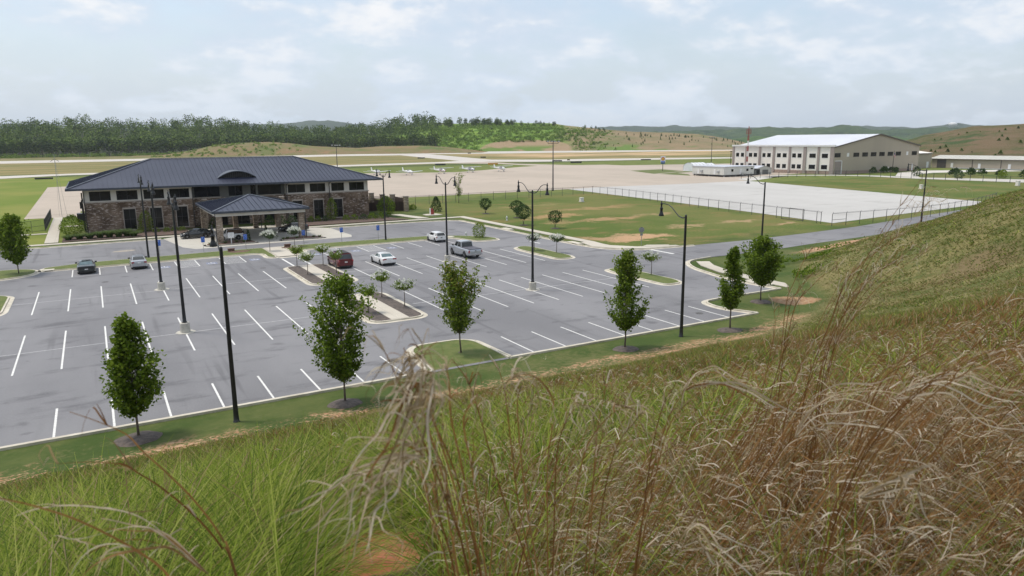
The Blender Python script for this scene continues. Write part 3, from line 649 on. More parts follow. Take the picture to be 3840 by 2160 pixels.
ub = MB(); wall_holes(ub, -1.65, 14.95, 5.25, 7.35, YF, [(a,c,5.38,6.95) for a, c in upL], .2); wall_holes(ub, 31.0, 46.75, 5.25, 7.35, YF, [(a,c,5.38,6.95) for a, c in upR], .2)
ub.mat(1); wall_holes(ub, 14.95, 31.0, 5.0, 7.35, YC, [(a,c,5.2,7.0) for a, c in upC], .2, 1, 1)
ub.mat(0)
for x, n in ((-1.65,-1),(14.95,1),(31.0,-1),(46.75,1)):
    y1 = YC if x in (14.95, 31.0) else 161.4
    q = [(x,YF,5.25),(x,y1,5.25),(x,y1,7.35),(x,YF,7.35)]; ub.add(q if n > 0 else q[::-1], [(0,1,2,3)])
ub.add([(46.75,161.4,5.25),(-1.65,161.4,5.25),(-1.65,161.4,7.35),(46.75,161.4,7.35)], [(0,1,2,3)])
tbp(ub, 'upper_wall', [CREAM, GREYP])
sb = MB()
for a, c in ((-1.8,15.1),): sb.box(a, c, YF-.16, YF+.05, 5.05, 5.25)
sb.box(-1.8, -1.65, YF+.05, 161.5, 5.05, 5.25); tbp(sb, 'sill_course', [SILL]); sb = MB(); sb.box(30.85, 46.9, YF-.16, YF+.05, 5.05, 5.25); sb.box(46.75, 46.9, YF+.05, 161.5, 5.05, 5.25); tbp(sb, 'sill_course', [SILL])
for q in ((15.1,19.8),(25.5,30.85)): sb = MB(); sb.box(q[0], q[1], YC-.16, YC+.05, 4.98, 5.16); tbp(sb, 'sill_course', [SILL])
fb_ = MB(); fb_.box(-1.72, 14.97, YF-.06, YF-.004, 0, .42) if False else None
def window(x0, x1, z0, z1, y, big):
    f = MB(); w_ = .07
    f.box(x0, x1, y, y+.06, z0, z0+w_); f.box(x0, x1, y, y+.06, z1-w_, z1); f.box(x0, x0+w_, y, y+.06, z0+w_, z1-w_); f.box(x1-w_, x1, y, y+.06, z0+w_, z1-w_)
    if big: f.box(x0+w_, x1-w_, y, y+.05, (z0+z1)/2-.03, (z0+z1)/2+.05); f.box((x0+x1)/2-.03, (x0+x1)/2+.03, y+.002, y+.052, z0+w_, z1-w_)
    else: f.box((x0+x1)/2-.03, (x0+x1)/2+.03, y+.002, y+.052, z0+w_, z1-w_)
    o = tbp(f, 'window', [FRAME]); g = MB(); g.quad((x0+w_,y+.03,z0+w_),(x1-w_,y+.03,z0+w_),(x1-w_,y+.03,z1-w_),(x0+w_,y+.03,z1-w_))
    sub(g, 'pane', [GLASS], o)
    if big == 2:
        s_ = MB(); e = .11
        s_.box(x0-e, x1+e, YF-.115, YF-.003, z1, z1+.26); s_.box(x0-e, x0, YF-.10, YF-.003, z0, z1); s_.box(x1, x1+e, YF-.10, YF-.003, z0, z1); s_.box(x0-e, x1+e, YF-.12, YF-.003, z0-.14, z0)
        sub(s_, 'surround', [SILL], o)
for a, c in low+lowR: window(a, c, .35, 3.85, YF+.12, 2)
for a, c in upL+upR: window(a, c, 5.38, 6.95, YF+.1, 0)
for a, c in upC: window(a, c, 5.2, 7.0, YC+.1, 0)
for a, c in ((18.6,20.6),(21.6,24.4)):
    d = MB(); d.box(a, c, YC+.15, YC+.2, 0, 3.0); d.mat(1).quad((a+.1,YC+.145,.2),((a+c)/2-.06,YC+.145,.2),((a+c)/2-.06,YC+.145,2.85),(a+.1,YC+.145,2.85)); d.quad(((a+c)/2+.06,YC+.145,.2),(c-.1,YC+.145,.2),(c-.1,YC+.145,2.85),((a+c)/2+.06,YC+.145,2.85))
    tbp(d, 'entrance_door', [FRAME, GLASS])
window(27, 29, .4, 3.2, YC+.12, 1)
# stone columns by the entrance
for x, y in ((16.6,136.6),(20.7,131.6),(23.9,130.8),(29.4,134.6)):
    c_ = MB(); c_.box(x-.38, x+.38, y-.38, y+.38, .02, 4.9 if x < 17 or x > 29 else 4.2); c_.mat(1).box(x-.42, x+.42, y-.42, y+.42, 4.9 if x < 17 or x > 29 else 4.2, 5.04 if x < 17 or x > 29 else 4.34); tbp(c_, 'stone_column', [STONE, SILL])
for x in (-1.52, 14.86, 31.05, 39.05):
    c_ = MB(); c_.box(x-.06, x+.06, YF-.24, YF-.14, .1, 6.9); c_.bar((x,YF-.19,6.85),(x,135.95,7.35),.11); tbp(c_, 'downspout', [FRAME])
c_ = MB(); c_.box(-1.95,-1.75,141,141.4,0,6.6); c_.box(-2.3,-1.9,142.2,143,3.9,5.0); c_.box(-2.1,-1.9,144,144.15,0,5.2); tbp(c_, 'wall_equipment', [FRAME])
# hip roof
def hip(x0, x1, y0, y1, z0, zr, ins, seam, rib=.07, fas=.28, soff=None):
    """returns roof, cap and fascia meshes; ridge runs along x (ins = run of the hips)"""
    ym = (y0+y1)/2; A, B_, C_, D = (x0,y0,z0),(x1,y0,z0),(x1,y1,z0),(x0,y1,z0); R0, R1 = (x0+ins,ym,zr),(x1-ins,ym,zr)
    r = MB(); r.add([A,B_,R1,R0],[(0,1,2,3)]); r.add([C_,D,R0,R1],[(0,1,2,3)]); r.add([D,A,R0],[(0,1,2)]); r.add([B_,C_,R1],[(0,1,2)])
    n = int((x1-x0)/seam)
    for i in range(1, n):
        x = x0+(x1-x0)*i/n; k = min(1, (x-x0)/ins, (x1-x)/ins); r.bar((x,y0+.02,z0+rib/2),(x,y0+(ym-y0)*k,z0+(zr-z0)*k+rib/2),.045,rib); r.bar((x,y1-.02,z0+rib/2),(x,y1-(y1-ym)*k,z0+(zr-z0)*k+rib/2),.045,rib)
    n = int((y1-y0)/seam)
    for i in range(1, n):
        y = y0+(y1-y0)*i/n; k = min((y-y0),(y1-y))/(ym-y0); r.bar((x0+.02,y,z0+rib/2),(x0+ins*k,y,z0+(zr-z0)*k+rib/2),.045,rib); r.bar((x1-.02,y,z0+rib/2),(x1-ins*k,y,z0+(zr-z0)*k+rib/2),.045,rib)
    c = MB(); up_ = Vector((0,0,.07))
    for p, q in ((A,R0),(B_,R1),(C_,R1),(D,R0),(R0,R1)):
        if (Vector(p)-Vector(q)).length > .1: c.bar(Vector(p)+up_, Vector(q)+up_, .26, .09)
    f = MB()
    f.box(x0-.14,x1+.14,y0-.14,y0,z0-fas,z0+.03); f.box(x0-.14,x1+.14,y1,y1+.14,z0-fas,z0+.03); f.box(x0-.14,x0,y0,y1,z0-fas,z0+.03); f.box(x1,x1+.14,y0,y1,z0-fas,z0+.03)
    s = MB(); s.quad((x0,y1,z0-.15),(x1,y1,z0-.15),(x1,y0,z0-.15),(x0,y0,z0-.15))
    return r, c, f, s
r, c, f, s = hip(-3.85, 49.05, 135.75, 163.2, 7.52, 11.86, 13.6, .74)
ro = tbp(r, 'roof', [ROOF]); sub(c, 'ridge_cap', [HTRIM], ro); sub(f, 'fascia_gutter', [RTRIM], ro); sub(s, 'soffit', [GREYP], ro)
# eyebrow vent on the front slope
e = MB(); N_ = 18; x0, x1 = 19.45, 26.0; cx = (x0+x1)/2; hw = (x1-x0)/2; yf = 138.7; sl_ = 4.34/13.72
zb = lambda y: 7.52+(y-135.75)*sl_
arc = [(cx+hw*(2*i/N_-1), 1.15*(1-(2*i/N_-1)**2)) for i in range(N_+1)]
e.mat(0)
for i in range(N_):
    (xa, ha), (xb, hb_) = arc[i], arc[i+1]; z0_ = zb(yf)+.09
    ya, yb = yf+max(.05, ha/sl_), yf+max(.05, hb_/sl_)
    e.add([(xa,yf-.35,z0_+ha),(xb,yf-.35,z0_+hb_),(xb,yb+.3,z0_+hb_+.02),(xa,ya+.3,z0_+ha+.02)], [(0,1,2,3)])
    e.add([(xa,yf-.35,z0_+ha-.13),(xb,yf-.35,z0_+hb_-.13),(xb,yf-.35,z0_+hb_),(xa,yf-.35,z0_+ha)], [(0,1,2,3)])
e.mat(1)
for i in range(N_):
    (xa, ha), (xb, hb_) = arc[i], arc[i+1]
    e.add([(xa,yf,zb(yf)-.05),(xb,yf,zb(yf)-.05),(xb,yf,z0_+hb_-.01),(xa,yf,z0_+ha-.01)], [(0,1,2,3)])
e.mat(2)
for i in range(2, N_-1): xa, ha = arc[i]; e.box(xa-.04, xa+.04, yf-.05, yf-.003, zb(yf), z0_+ha-.1)
tbp(e, 'eyebrow_vent', [HTRIM, DARKM, FRAME])
# drop-off canopy
r, c, f, s = hip(14.6, 28.5, 112.3, 131.2, 4.78, 6.45, 6.93, .74)
cn = tbp(r, 'entrance_canopy', [ROOF]); sub(c, 'hip_cap', [HTRIM], cn); sub(f, 'fascia_gutter', [RTRIM], cn); sub(s, 'soffit', [GREYP], cn)
m_ = MB()
for q in ((15.0,28.1,112.75,113.2),(15.0,28.1,130.4,130.85)): m_.box(q[0],q[1],q[2],q[3],4.02,4.62)
for q in ((15.0,15.45),(27.65,28.1)): m_.box(q[0],q[1],113.2,130.4,4.02,4.62)
sub(m_, 'beam', [CREAM], cn)
m_ = MB()
for x, y in ((15.5,113.2),(27.6,113.7),(15.5,130.3),(27.6,130.3)): m_ = MB(); m_.box(x-.42, x+.42, y-.42, y+.42, .02, 4.0); sub(m_, 'stone_pillar', [STONE], cn)
for x, y in ((14.98,113.0),(28.15,113.2),(24.6,129.6)): m_ = MB(); m_.box(x-.06,x+.06,y-.06,y+.06,.02,4.55); sub(m_, 'downspout', [FRAME], cn)
m_ = MB(); m_.tube([(26.2,122,4.62),(26.2,122,4.5)], .14); 

# utility yard wall to the right of the terminal
WOODB = M('brown_slats', (.060,.038,.030), (.085,.055,.043), .8, .9, stretch=(6,6,.2))
yd = empty('utility_yard_fence', (49.8,147,0), label='brown slatted screen wall with stone posts joined to the right end of the terminal', cat='fence')
def ydp(b, n, m): o = b.build(n, m); o.parent = yd; o.matrix_parent_inverse = Matrix.Translation((-49.8,-147,0)); return o
pts = [(49.9,147.1),(57.0,144.5),(57.6,152.5),(52.0,156.5)]
for i in range(3):
    a, c2 = Vector(pts[i]), Vector(pts[i+1]); n = int((c2-a).length/.22); zt_ = 2.7 if i else 2.9; p_ = MB()
    for k in range(n):
        q = a+(c2-a)*(k+.5)/n; p_.bar((q.x,q.y,.1),(q.x,q.y,zt_),.17,.05)
    p_.bar((a.x,a.y+.06,1.6),(c2.x,c2.y+.06,1.6),.06,.1); p_.quad((a.x,a.y+.1,.1),(c2.x,c2.y+.1,.1),(c2.x,c2.y+.1,zt_-.9),(a.x,a.y+.1,zt_-.9)); ydp(p_, 'slat_panel', [WOODB])
for (x, y), h in zip(((49.3,147.3),(57.3,144.3),(52.6,152.6),(54.6,151.2),(56.4,149.8)), (3.4,3.1,3.5,3.2,3.2)):
    p_ = MB(); p_.box(x-.45,x+.45,y-.45,y+.45,0,h); p_.mat(1).box(x-.52,x+.52,y-.52,y+.52,h,h+.14); ydp(p_, 'stone_post', [STONE, SILL])

# ------------------------------------------------------------------ large hangar
TAN = M('tan_cladding', (.40,.345,.27), (.37,.32,.25), .1, .7, stretch=(1,1,.2)); OFFW = M('off_white_panel', (.78,.75,.69), (.74,.71,.65), .15, .8)
PIL = M('pinkish_pilaster', (.335,.285,.26), (.30,.255,.235), .6, .85); WHR = M('white_metal_roof', (.70,.72,.76), (.66,.68,.73), .1, .5, stretch=(1,1,1)); BROWNT = M('dark_brown_trim', (.10,.085,.07), (.12,.10,.085), 1, .6)
BRKL = M('light_brick', (.36,.27,.225), (.30,.22,.18), 2, .9, detail=6); WHITE = M('white_paint', (.75,.75,.74), (.69,.69,.68), 1, .6)
hg = empty('large_hangar', (257.5,188,0), label='large hangar with white gabled metal roof, cream windowed office side and tan gable end', cat='hangar')
def hp(b, n, m, par=None):
    o = b.build(n, m)
    if par: o.parent = par; return o
    o.parent = hg; o.matrix_parent_inverse = Matrix.Translation((-257.5,-188,0)); return o
N0 = Vector((257.5,188,0)); dv = Vector((-.10,.995,0)).normalized(); ou = Vector((-dv.y,dv.x,0))     # office side runs along dv, facing ou
L_ = 48.5
def Q(s, o, z): v = N0+dv*s+ou*o; return (v.x, v.y, z)
fw_ = MB(); fw_.quad(Q(L_,0,0),Q(0,0,0),Q(0,0,11.3),Q(L_,0,11.3)); fw_.mat(1).quad(Q(L_,.03,0),Q(0,.03,0),Q(0,.03,1.35),Q(L_,.03,1.35)); hp(fw_, 'office_wall', [OFFW, BRKL])
p_ = MB()
for a, c2 in ((-.1,1.5),(6.2,7.1),(12.1,13.4),(19.3,20.2),(26.9,27.9),(33.9,34.9),(41.0,41.9),(47.8,48.8)):
    p_ = MB(); p_.add([Q(a,0,0),Q(c2,0,0),Q(c2,0,11.0),Q(a,0,11.0),Q(a,.35,0),Q(c2,.35,0),Q(c2,.35,11.0),Q(a,.35,11.0)],[(7,6,5,4),(0,4,5,1),(1,5,6,2),(2,6,7,3),(3,7,4,0)]); hp(p_, 'pilaster', [PIL])
p_ = MB(); p_.add([Q(-.5,-.3,11.0),Q(L_+.5,-.3,11.0),Q(L_+.5,.6,11.0),Q(-.5,.6,11.0),Q(-.5,-.3,11.7),Q(L_+.5,-.3,11.7),Q(L_+.5,.6,11.7),Q(-.5,.6,11.7)],[(3,2,1,0),(4,5,6,7),(0,1,5,4),(1,2,6,5),(2,3,7,6),(3,0,4,7)]); hp(p_, 'white_cornice', [WHITE])
bays = [((2.6,5.2),),((7.9,10.7),),((14.3,16.1),(16.9,18.6)),((21.3,23.1),(24.1,25.9)),((29.0,30.7),(31.6,33.1)),((35.9,37.6),(38.4,40.1)),((42.7,44.3),(45.3,46.9))]
for k, by in enumerate(bays):
    for a, c2 in by:
        for z0, z1 in ((6.5,8.2),(2.0,3.7)):
            w_ = MB(); w_.quad(Q(c2,.04,z0),Q(a,.04,z0),Q(a,.04,z1),Q(c2,.04,z1)); w_.mat(1); m = (a+c2)/2
            for u0, u1, v0, v1 in ((a,c2,z0,z0+.08),(a,c2,z1-.08,z1),(a,a+.08,z0,z1),(c2-.08,c2,z0,z1),(m-.03,m+.03,z0,z1)): w_.add([Q(u1,.06,v0),Q(u0,.06,v0),Q(u0,.06,v1),Q(u1,.06,v1)],[(0,1,2,3)])
            w_.mat(2)
            for u0, u1, v0, v1 in ((a-.12,c2+.12,z1,z1+.18),(a-.12,c2+.12,z0-.18,z0)): w_.add([Q(u1,.05,v0),Q(u0,.05,v0),Q(u0,.05,v1),Q(u1,.05,v1)],[(0,1,2,3)])
            hp(w_, 'window', [GLASS, FRAME, WHITE])
gx0, gx1, gxm, zr_ = 257.5, 315.2, 286.3, 15.75; far = dv*L_
g = MB(); g.add([(gx0,188,0),(gx1,188,0),(gx1,188,10.8),(gxm,188,zr_),(gx0,188,10.8)],[(0,1,2,3,4)]); q = Vector((gx1,188,0))+far; g.add([(gx1,188,0),(q.x,q.y,0),(q.x,q.y,10.8),(gx1,188,10.8)],[(0,1,2,3)])
q0 = Vector((gx0,188,0))+far; q2 = Vector((gxm,188,0))+far; g.add([(q.x,q.y,0),(q0.x,q0.y,0),(q0.x,q0.y,10.8),(q2.x,q2.y,zr_),(q.x,q.y,10.8)],[(0,1,2,3,4)])
g.mat(1).add([(gx0,187.97,0),(gx1,187.97,0),(gx1,187.97,1.2),(gx0,187.97,1.2)],[(0,1,2,3)]); hp(g, 'gable_wall', [TAN, BRKL])
g = MB()
def V3(x, z, f_): v = Vector((x,187.6,z))+(dv*(L_+.6) if f_ else Vector((0,0,0))); return tuple(v)
g.add([V3(gx0-.3,10.85,0),V3(gxm,zr_+.12,0),V3(gxm,zr_+.12,1),V3(gx0-.3,10.85,1)],[(0,1,2,3)]); g.add([V3(gxm,zr_+.12,0),V3(gx1+.5,10.85,0),V3(gx1+.5,10.85,1),V3(gxm,zr_+.12,1)],[(0,1,2,3)])
for i in range(0, 33): 
    s_ = dv*(i*1.5); g.bar(Vector((gx0-.3,187.6,10.9))+s_, Vector((gxm,187.6,zr_+.17))+s_, .07, .07)
rf = hp(g, 'roof', [WHR]); g = MB(); g.bar((gx0-.2,187.6,10.75),(gxm,187.6,zr_+.02),.12,.5); g.bar((gxm,187.58,zr_+.02),(gx1+.4,187.58,10.75),.12,.5); hp(g, 'rake_trim', [BROWNT], rf)
for x in (259.7,271.6,277.3,283.0,288.7,294.5,300.1,311.7):
    w_ = MB(); w_.box(x-1.85, x+1.85, 187.93, 187.99, 6.75, 8.45); w_.mat(1).quad((x-1.7,187.92,6.88),(x+1.7,187.92,6.88),(x+1.7,187.92,8.32),(x-1.7,187.92,8.32)); w_.mat(0)
    for d_ in (-.85,0,.85): w_.box(x+d_-.04, x+d_+.04, 187.89, 187.915, 6.88, 8.32)
    hp(w_, 'window', [FRAME, GLASS])
for x in (266.2, 306.5): w_ = MB(); w_.box(x-.7,x+.7,187.9,187.99,6.9,8.4); hp(w_, 'wall_vent', [WHITE])
w_ = MB(); w_.box(258.4,262.4,187.9,187.99,0,5.2); w_.mat(1).box(262.4,262.75,187.82,187.99,0,5.3); w_.box(258.3,262.4,187.84,187.99,5.2,5.45); hp(w_, 'roller_door', [M('door_tan', (.30,.25,.225), (.27,.23,.20), 1, .7), WHITE])
for x, w2, h in ((294,.5,2.2),(311,.8,3.0)): w_ = MB(); w_.box(x-w2/2,x+w2/2,187.9,187.99,.2,h); hp(w_, 'personnel_door', [WHITE])

# low storage buildings to its right
sh = empty('tall_shed', (330,200,0), label='plain tan metal shed with pale roof directly right of the large hangar', cat='shed')
def shp(b, n, m, r_=sh): o = b.build(n, m); o.parent = r_; o.matrix_parent_inverse = Matrix.Translation(-r_.location); return o
b = MB(); b.add([(322,200,0),(346,200,0),(346,200,7.0),(322,200,7.0)],[(0,1,2,3)]); b.add([(346,200,0),(346,222,0),(346,222,7.0),(346,211,8.4),(346,200,7.0)],[(0,1,2,3,4)]); b.add([(322,200,0),(322,200,7),(322,211,8.4),(322,222,7),(322,222,0)],[(0,1,2,3,4)]); shp(b, 'wall', [TAN])
b = MB(); b.add([(321.6,199.6,6.98),(346.4,199.6,6.98),(346.4,211,8.5),(321.6,211,8.5)],[(0,1,2,3)]); b.add([(321.6,211,8.5),(346.4,211,8.5),(346.4,222.4,6.98),(321.6,222.4,6.98)],[(0,1,2,3)]); b.mat(1).box(321.6,346.4,199.5,199.6,6.7,7.0); shp(b, 'roof', [OFFW, BROWNT])
for x, a_, c2 in ((343,.2,3.0),): b = MB(); b.box(x-.9,x+.9,199.9,199.98,a_,c2); shp(b, 'door', [WHITE])
hr = empty('long_hangar_row', (350,150,0), label='long low tan hangar row with pale roof below the brown hill at the right edge', cat='shed')
b = MB(); b.quad((350,202,0),(350,110,0),(350,110,4.3),(350,202,4.3)); b.quad((350,202,0),(350,202,4.3),(366,202,4.3),(366,202,0)); b.quad((350,110,0),(366,110,0),(366,110,4.3),(350,110,4.3)); shp(b, 'wall', [TAN], hr)
b = MB(); b.add([(349.4,203,4.3),(349.4,109,4.3),(358,109,5.8),(358,203,5.8)],[(0,1,2,3)]); b.add([(358,203,5.8),(358,109,5.8),(367,109,4.3),(367,203,4.3)],[(0,1,2,3)])
for i in range(0, 47): b.bar((349.4,110+i*2,4.35),(358,110+i*2,5.85),.06,.06)
b.mat(1).box(349.3,349.45,109,203,4.0,4.32); shp(b, 'roof', [M('pale_roof', (.52,.51,.46), (.47,.46,.41), .3, .6), BROWNT], hr)
b = MB(); b.box(349.86,349.98,195.2,199.4,0,4.0); shp(b, 'hangar_door', [M('dark_roller', (.075,.065,.065), (.09,.08,.08), 1, .6, stretch=(1,1,6))], hr)
for y in (192.4,180.2,167.6,154,141): b = MB(); b.box(349.88,349.98,y-.55,y+.55,.3,2.4); shp(b, 'door', [WHITE], hr)
for y in (183.3,171.1,158,145): b = MB(); b.box(349.8,349.98,y-.12,y+.12,0,4.0); shp(b, 'downspout', [BROWNT], hr)
b = MB(); b.prism([(347.5,191),(349.8,191),(349.8,120),(347.5,120)], 0, .35); tag(b.build('concrete_apron_strip', M('grey_concrete', (.36,.37,.38), (.32,.33,.34), .5, .9)), kind='structure')

# ------------------------------------------------------------------ small buildings by the apron
TRW = M('trailer_white', (.62,.62,.58), (.57,.57,.53), .6, .6, stretch=(1,1,.1)); TRR = M('trailer_roof', (.50,.52,.58), (.46,.48,.53), .6, .5); STEEL = M('galvanised_steel', (.45,.46,.47), (.38,.39,.40), 3, .45, metal=.6)
tr = empty('site_office_trailer', (210.2,200.7,0), label='double-wide white office trailer on piers at the apron edge', cat='trailer')
b = MB(); b.box(210.2,226.6,200.7,217.8,.75,3.75); b.mat(1).box(210.0,226.8,200.5,218,3.75,3.95); b.mat(2).box(210.6,226.2,201.1,217.4,.3,.75)
shp(b, 'body', [TRW, TRR, FRAME], tr)
for x in np.linspace(210.8,226,6):
    for y in (201.2,209,217.2): b = MB(); b.box(x-.2,x+.2,y-.2,y+.2,0,.36); shp(b, 'pier', [STEEL], tr)
for x, z0 in ((214.6,2.0),(222.8,2.0),(225.3,2.6)): b = MB(); b.box(x-.55,x+.55,200.62,200.69,z0,z0+(.9 if z0 < 2.5 else .5)); shp(b, 'window', [GLASS], tr)
for y in (203.6, 212.4): b = MB(); b.box(209.7,210.18,y-.5,y+.5,1.5,2.3); b.mat(1).box(210.12,210.19,y+1.6,y+2.4,.85,2.9); shp(b, 'air_conditioner', [STEEL, WHITE], tr)
b = MB(); b.box(218.6,219.6,200.6,200.69,.85,2.9); shp(b, 'door', [WHITE], tr)
for x0_, y0_ in ((219.1,200.6),(210.1,216.5)):
    b = MB()
    for i in range(5): b.box(x0_+i*.3, x0_+i*.3+.28, y0_-1.1, y0_-.1, .7-i*.15, .76-i*.15)
    for yy in (y0_-1.1,y0_-.1): b.bar((x0_,yy,1.7),(x0_+1.5,yy,.95),.05); b.bar((x0_,yy,.75),(x0_,yy,1.7),.05); b.bar((x0_+1.5,yy,0),(x0_+1.5,yy,.95),.05)
    shp(b, 'steps', [STEEL], tr)
TENT = M('white_fabric', (.76,.78,.80), (.70,.72,.75), .5, .7)
def tent(x, y, L, Wd, h, label):
    r_ = empty('arched_fabric_shelter', (x,y,0), label=label, cat='tent', group='arched white shelters')
    b = MB(); n = 12; A = [(-Wd/2*math.cos(math.pi*i/n), h*(.38+.62*math.sin(math.pi*i/n))) for i in range(n+1)]; A = [(A[0][0],0)]+A+[(A[-1][0],0)]; b.smooth = True
    for i in range(len(A)-1):
        (a0,z0),(a1,z1) = A[i],A[i+1]; b.add([(x,y+a0,z0),(x,y+a1,z1),(x+L,y+a1,z1),(x+L,y+a0,z0)],[(3,2,1,0)])
    o = shp(b, 'fabric_cover', [TENT], r_); b = MB()
    for k in np.linspace(0,L,5):
        b.tube([(x+k,y+a,z+.03) for a, z in A], .07, 5)
    shp(b, 'frame', [STEEL], r_)
    b = MB(); b.add([(x,y+a,z) for a, z in A],[tuple(range(len(A)))]); shp(b, 'end_panel', [TENT], r_)
tent(237.5,248.5,8.6,7,3.75,'left of two white arched fabric shelters behind the office trailer'); tent(246.6,251.5,7.8,7,3.2,'right, lower of two white arched fabric shelters behind the office trailer')
ck = empty('gabled_canopy', (236,205,0), label='small grey gabled shelter in front of the cream hangar offices', cat='shelter')
b = MB(); b.add([(234.2,206,2.5),(234.2,214,2.5),(238.6,214,3.55),(238.6,206,3.55)],[(3,2,1,0)]); b.add([(238.6,206,3.55),(238.6,214,3.55),(243.4,214,2.5),(243.4,206,2.5)],[(3,2,1,0)]); shp(b, 'roof', [TRR], ck)
b = MB(); b.add([(234.6,206.1,0),(243,206.1,0),(243,206.1,2.45),(238.6,206.1,3.45),(234.6,206.1,2.45)],[(0,1,2,3,4)]); b.quad((234.6,213.9,0),(234.6,206.1,0),(234.6,206.1,2.5),(234.6,213.9,2.5)); shp(b, 'wall', [M('pale_cladding', (.50,.50,.46), (.46,.46,.42), 1, .7)], ck)
b = MB(); b.box(237.6,241.0,206.0,206.08,0,1.9); shp(b, 'door', [GREYP], ck)
dk = empty('dark_container', (230.8,204,0), label='black slatted waste enclosure between the office trailer and the grey shelter', cat='enclosure')
b = MB(); b.box(229.4,233.6,204,207.5,.1,2.3)
for x in np.linspace(229.4,233.6,15): b.box(x-.05,x+.05,203.9,203.99,.1,2.35)
shp(b, 'body', [FRAME], dk); b = MB(); b.box(230.4,231.5,203.8,203.9,.3,2.0); shp(b, 'gate', [GREYP], dk)
for k, (x, y, l) in enumerate(((231,229.5,'white van parked behind the office trailer, near the cream wall'),)):
    pass
for k, (x, y, w2, d_, h, l) in enumerate(((101.1,141.5,.9,.6,1.0,'pale grey utility cabinet standing alone in the patchy field'),(205.0,120.6,.9,.7,1.2,'white utility cabinet on the grass right of the white apron, left of the pair'),(239.1,111.6,1.1,.8,1.5,'white utility cabinet on the grass at the right edge of the picture'))):
    r_ = empty('utility_cabinet', (x,y,0), label=l, cat='cabinet', group='utility cabinets'); b = MB(); b.box(x-w2/2,x+w2/2,y-d_/2,y+d_/2,.12,h); b.box(x-w2/2-.05,x+w2/2+.05,y-d_/2-.05,y+d_/2+.05,h,h+.06); shp(b, 'body', [OFFW], r_)
    b = MB(); b.box(x-w2/2-.15,x+w2/2+.15,y-d_/2-.15,y+d_/2+.15,0,.12); shp(b, 'plinth', [CURB], r_); b = MB(); b.box(x-w2/2+.1,x-.03,y-d_/2-.02,y-d_/2-.002,.25,h-.1); b.box(x+.03,x+w2/2-.1,y-d_/2-.02,y-d_/2-.002,.25,h-.1); shp(b, 'door', [WHITE], r_)
b = MB(); b.box(-6.6+3.3,-1.9,161,163.2,0,1.5); tag(b.build('equipment_box', [FRAME]), 'dark equipment box beside the left end of the terminal', 'box')
# fence-side water tank far off on the ridge
b = MB(); b.lathe([(6,0),(18,10),(22,16),(20,22),(8,26)], (0,0,0), 16); o = b.build('water_tank', WHITE); a_ = az_of(2397); o.location = (4700*math.sin(a_), 4700*math.cos(a_), 62); tag(o, 'tiny white water tank on the far blue ridge', 'water tank')
# ------------------------------------------------------------------ lamps
BLK = M('black_metal', (.012,.013,.015), (.020,.021,.023), 2, .38, metal=.1)
LENS = M('lamp_lens', (.55,.56,.55), (.5,.5,.5), 1, .2)
PED = M('pedestal_concrete', (.52,.50,.44), (.42,.40,.35), 3, .9)
def lamp_mesh(kind, zb, ztop):
    """kind: arms toward these signs of local x"""
    r_ = empty('street_lamp')
    b = MB(); b.smooth = True; b.lathe([(.19,zb),(.19,zb+.06),(.15,zb+.10),(.135,zb+.5),(.125,zb+1.0),(.085,ztop-.1),(.085,ztop),(.06,ztop+.05),(.02,ztop+.08)], n=12); b.build('pole', BLK, r_, smooth=True)
    if zb > .3:
        p = MB(); p.lathe([(.37,0),(.37,zb-.04),(.33,zb)], n=20); p.mat(0).prism([(.62*math.cos(a)*1.2,.62*math.sin(a)*1.2) for a in np.linspace(0,6.283,9)[:-1]], 0, .03); p.build('pedestal', PED, r_)
    for sg in kind:
        a = MB(); P_ = [(0,0,ztop-.14),(.35,0,ztop-.20),(.75,0,ztop-.10),(1.1,0,ztop+.15),(1.5,0,ztop+.48),(1.9,0,ztop+.66),(2.3,0,ztop+.70),(2.62,0,ztop+.69)]
        a.tube([(x*sg,y,z) for x,y,z in P_], [.05,.05,.045,.04,.038,.035,.033,.033], 7); a.build('arm', BLK, r_, smooth=True)
        l = MB(); z = ztop+.69; c = (2.66*sg,0,0)
        l.lathe([(.20,z-.94),(.21,z-.91),(.14,z-.72),(.105,z-.60),(.10,z-.42),(.125,z-.40),(.12,z-.34),(.07,z-.28),(.06,z-.10),(.085,z-.06),(.08,z+.04),(.04,z+.08),(.03,z+.14),(.045,z+.18),(.01,z+.22)], c, 14)
        lo = l.build('luminaire', BLK, r_, smooth=True); g = MB(); g.lathe([(.17,z-.935),(.17,z-.95)], c, 14); g.build('lens', LENS, lo)
    return r_
GL = 'lamp posts of the car park'
def place(o, x, y, z=0, rz=0, label=None, group=None, cat=None):
    o.location = (x,y,z); o.rotation_euler = (0,0,rz); return tag(o, label, cat, group)
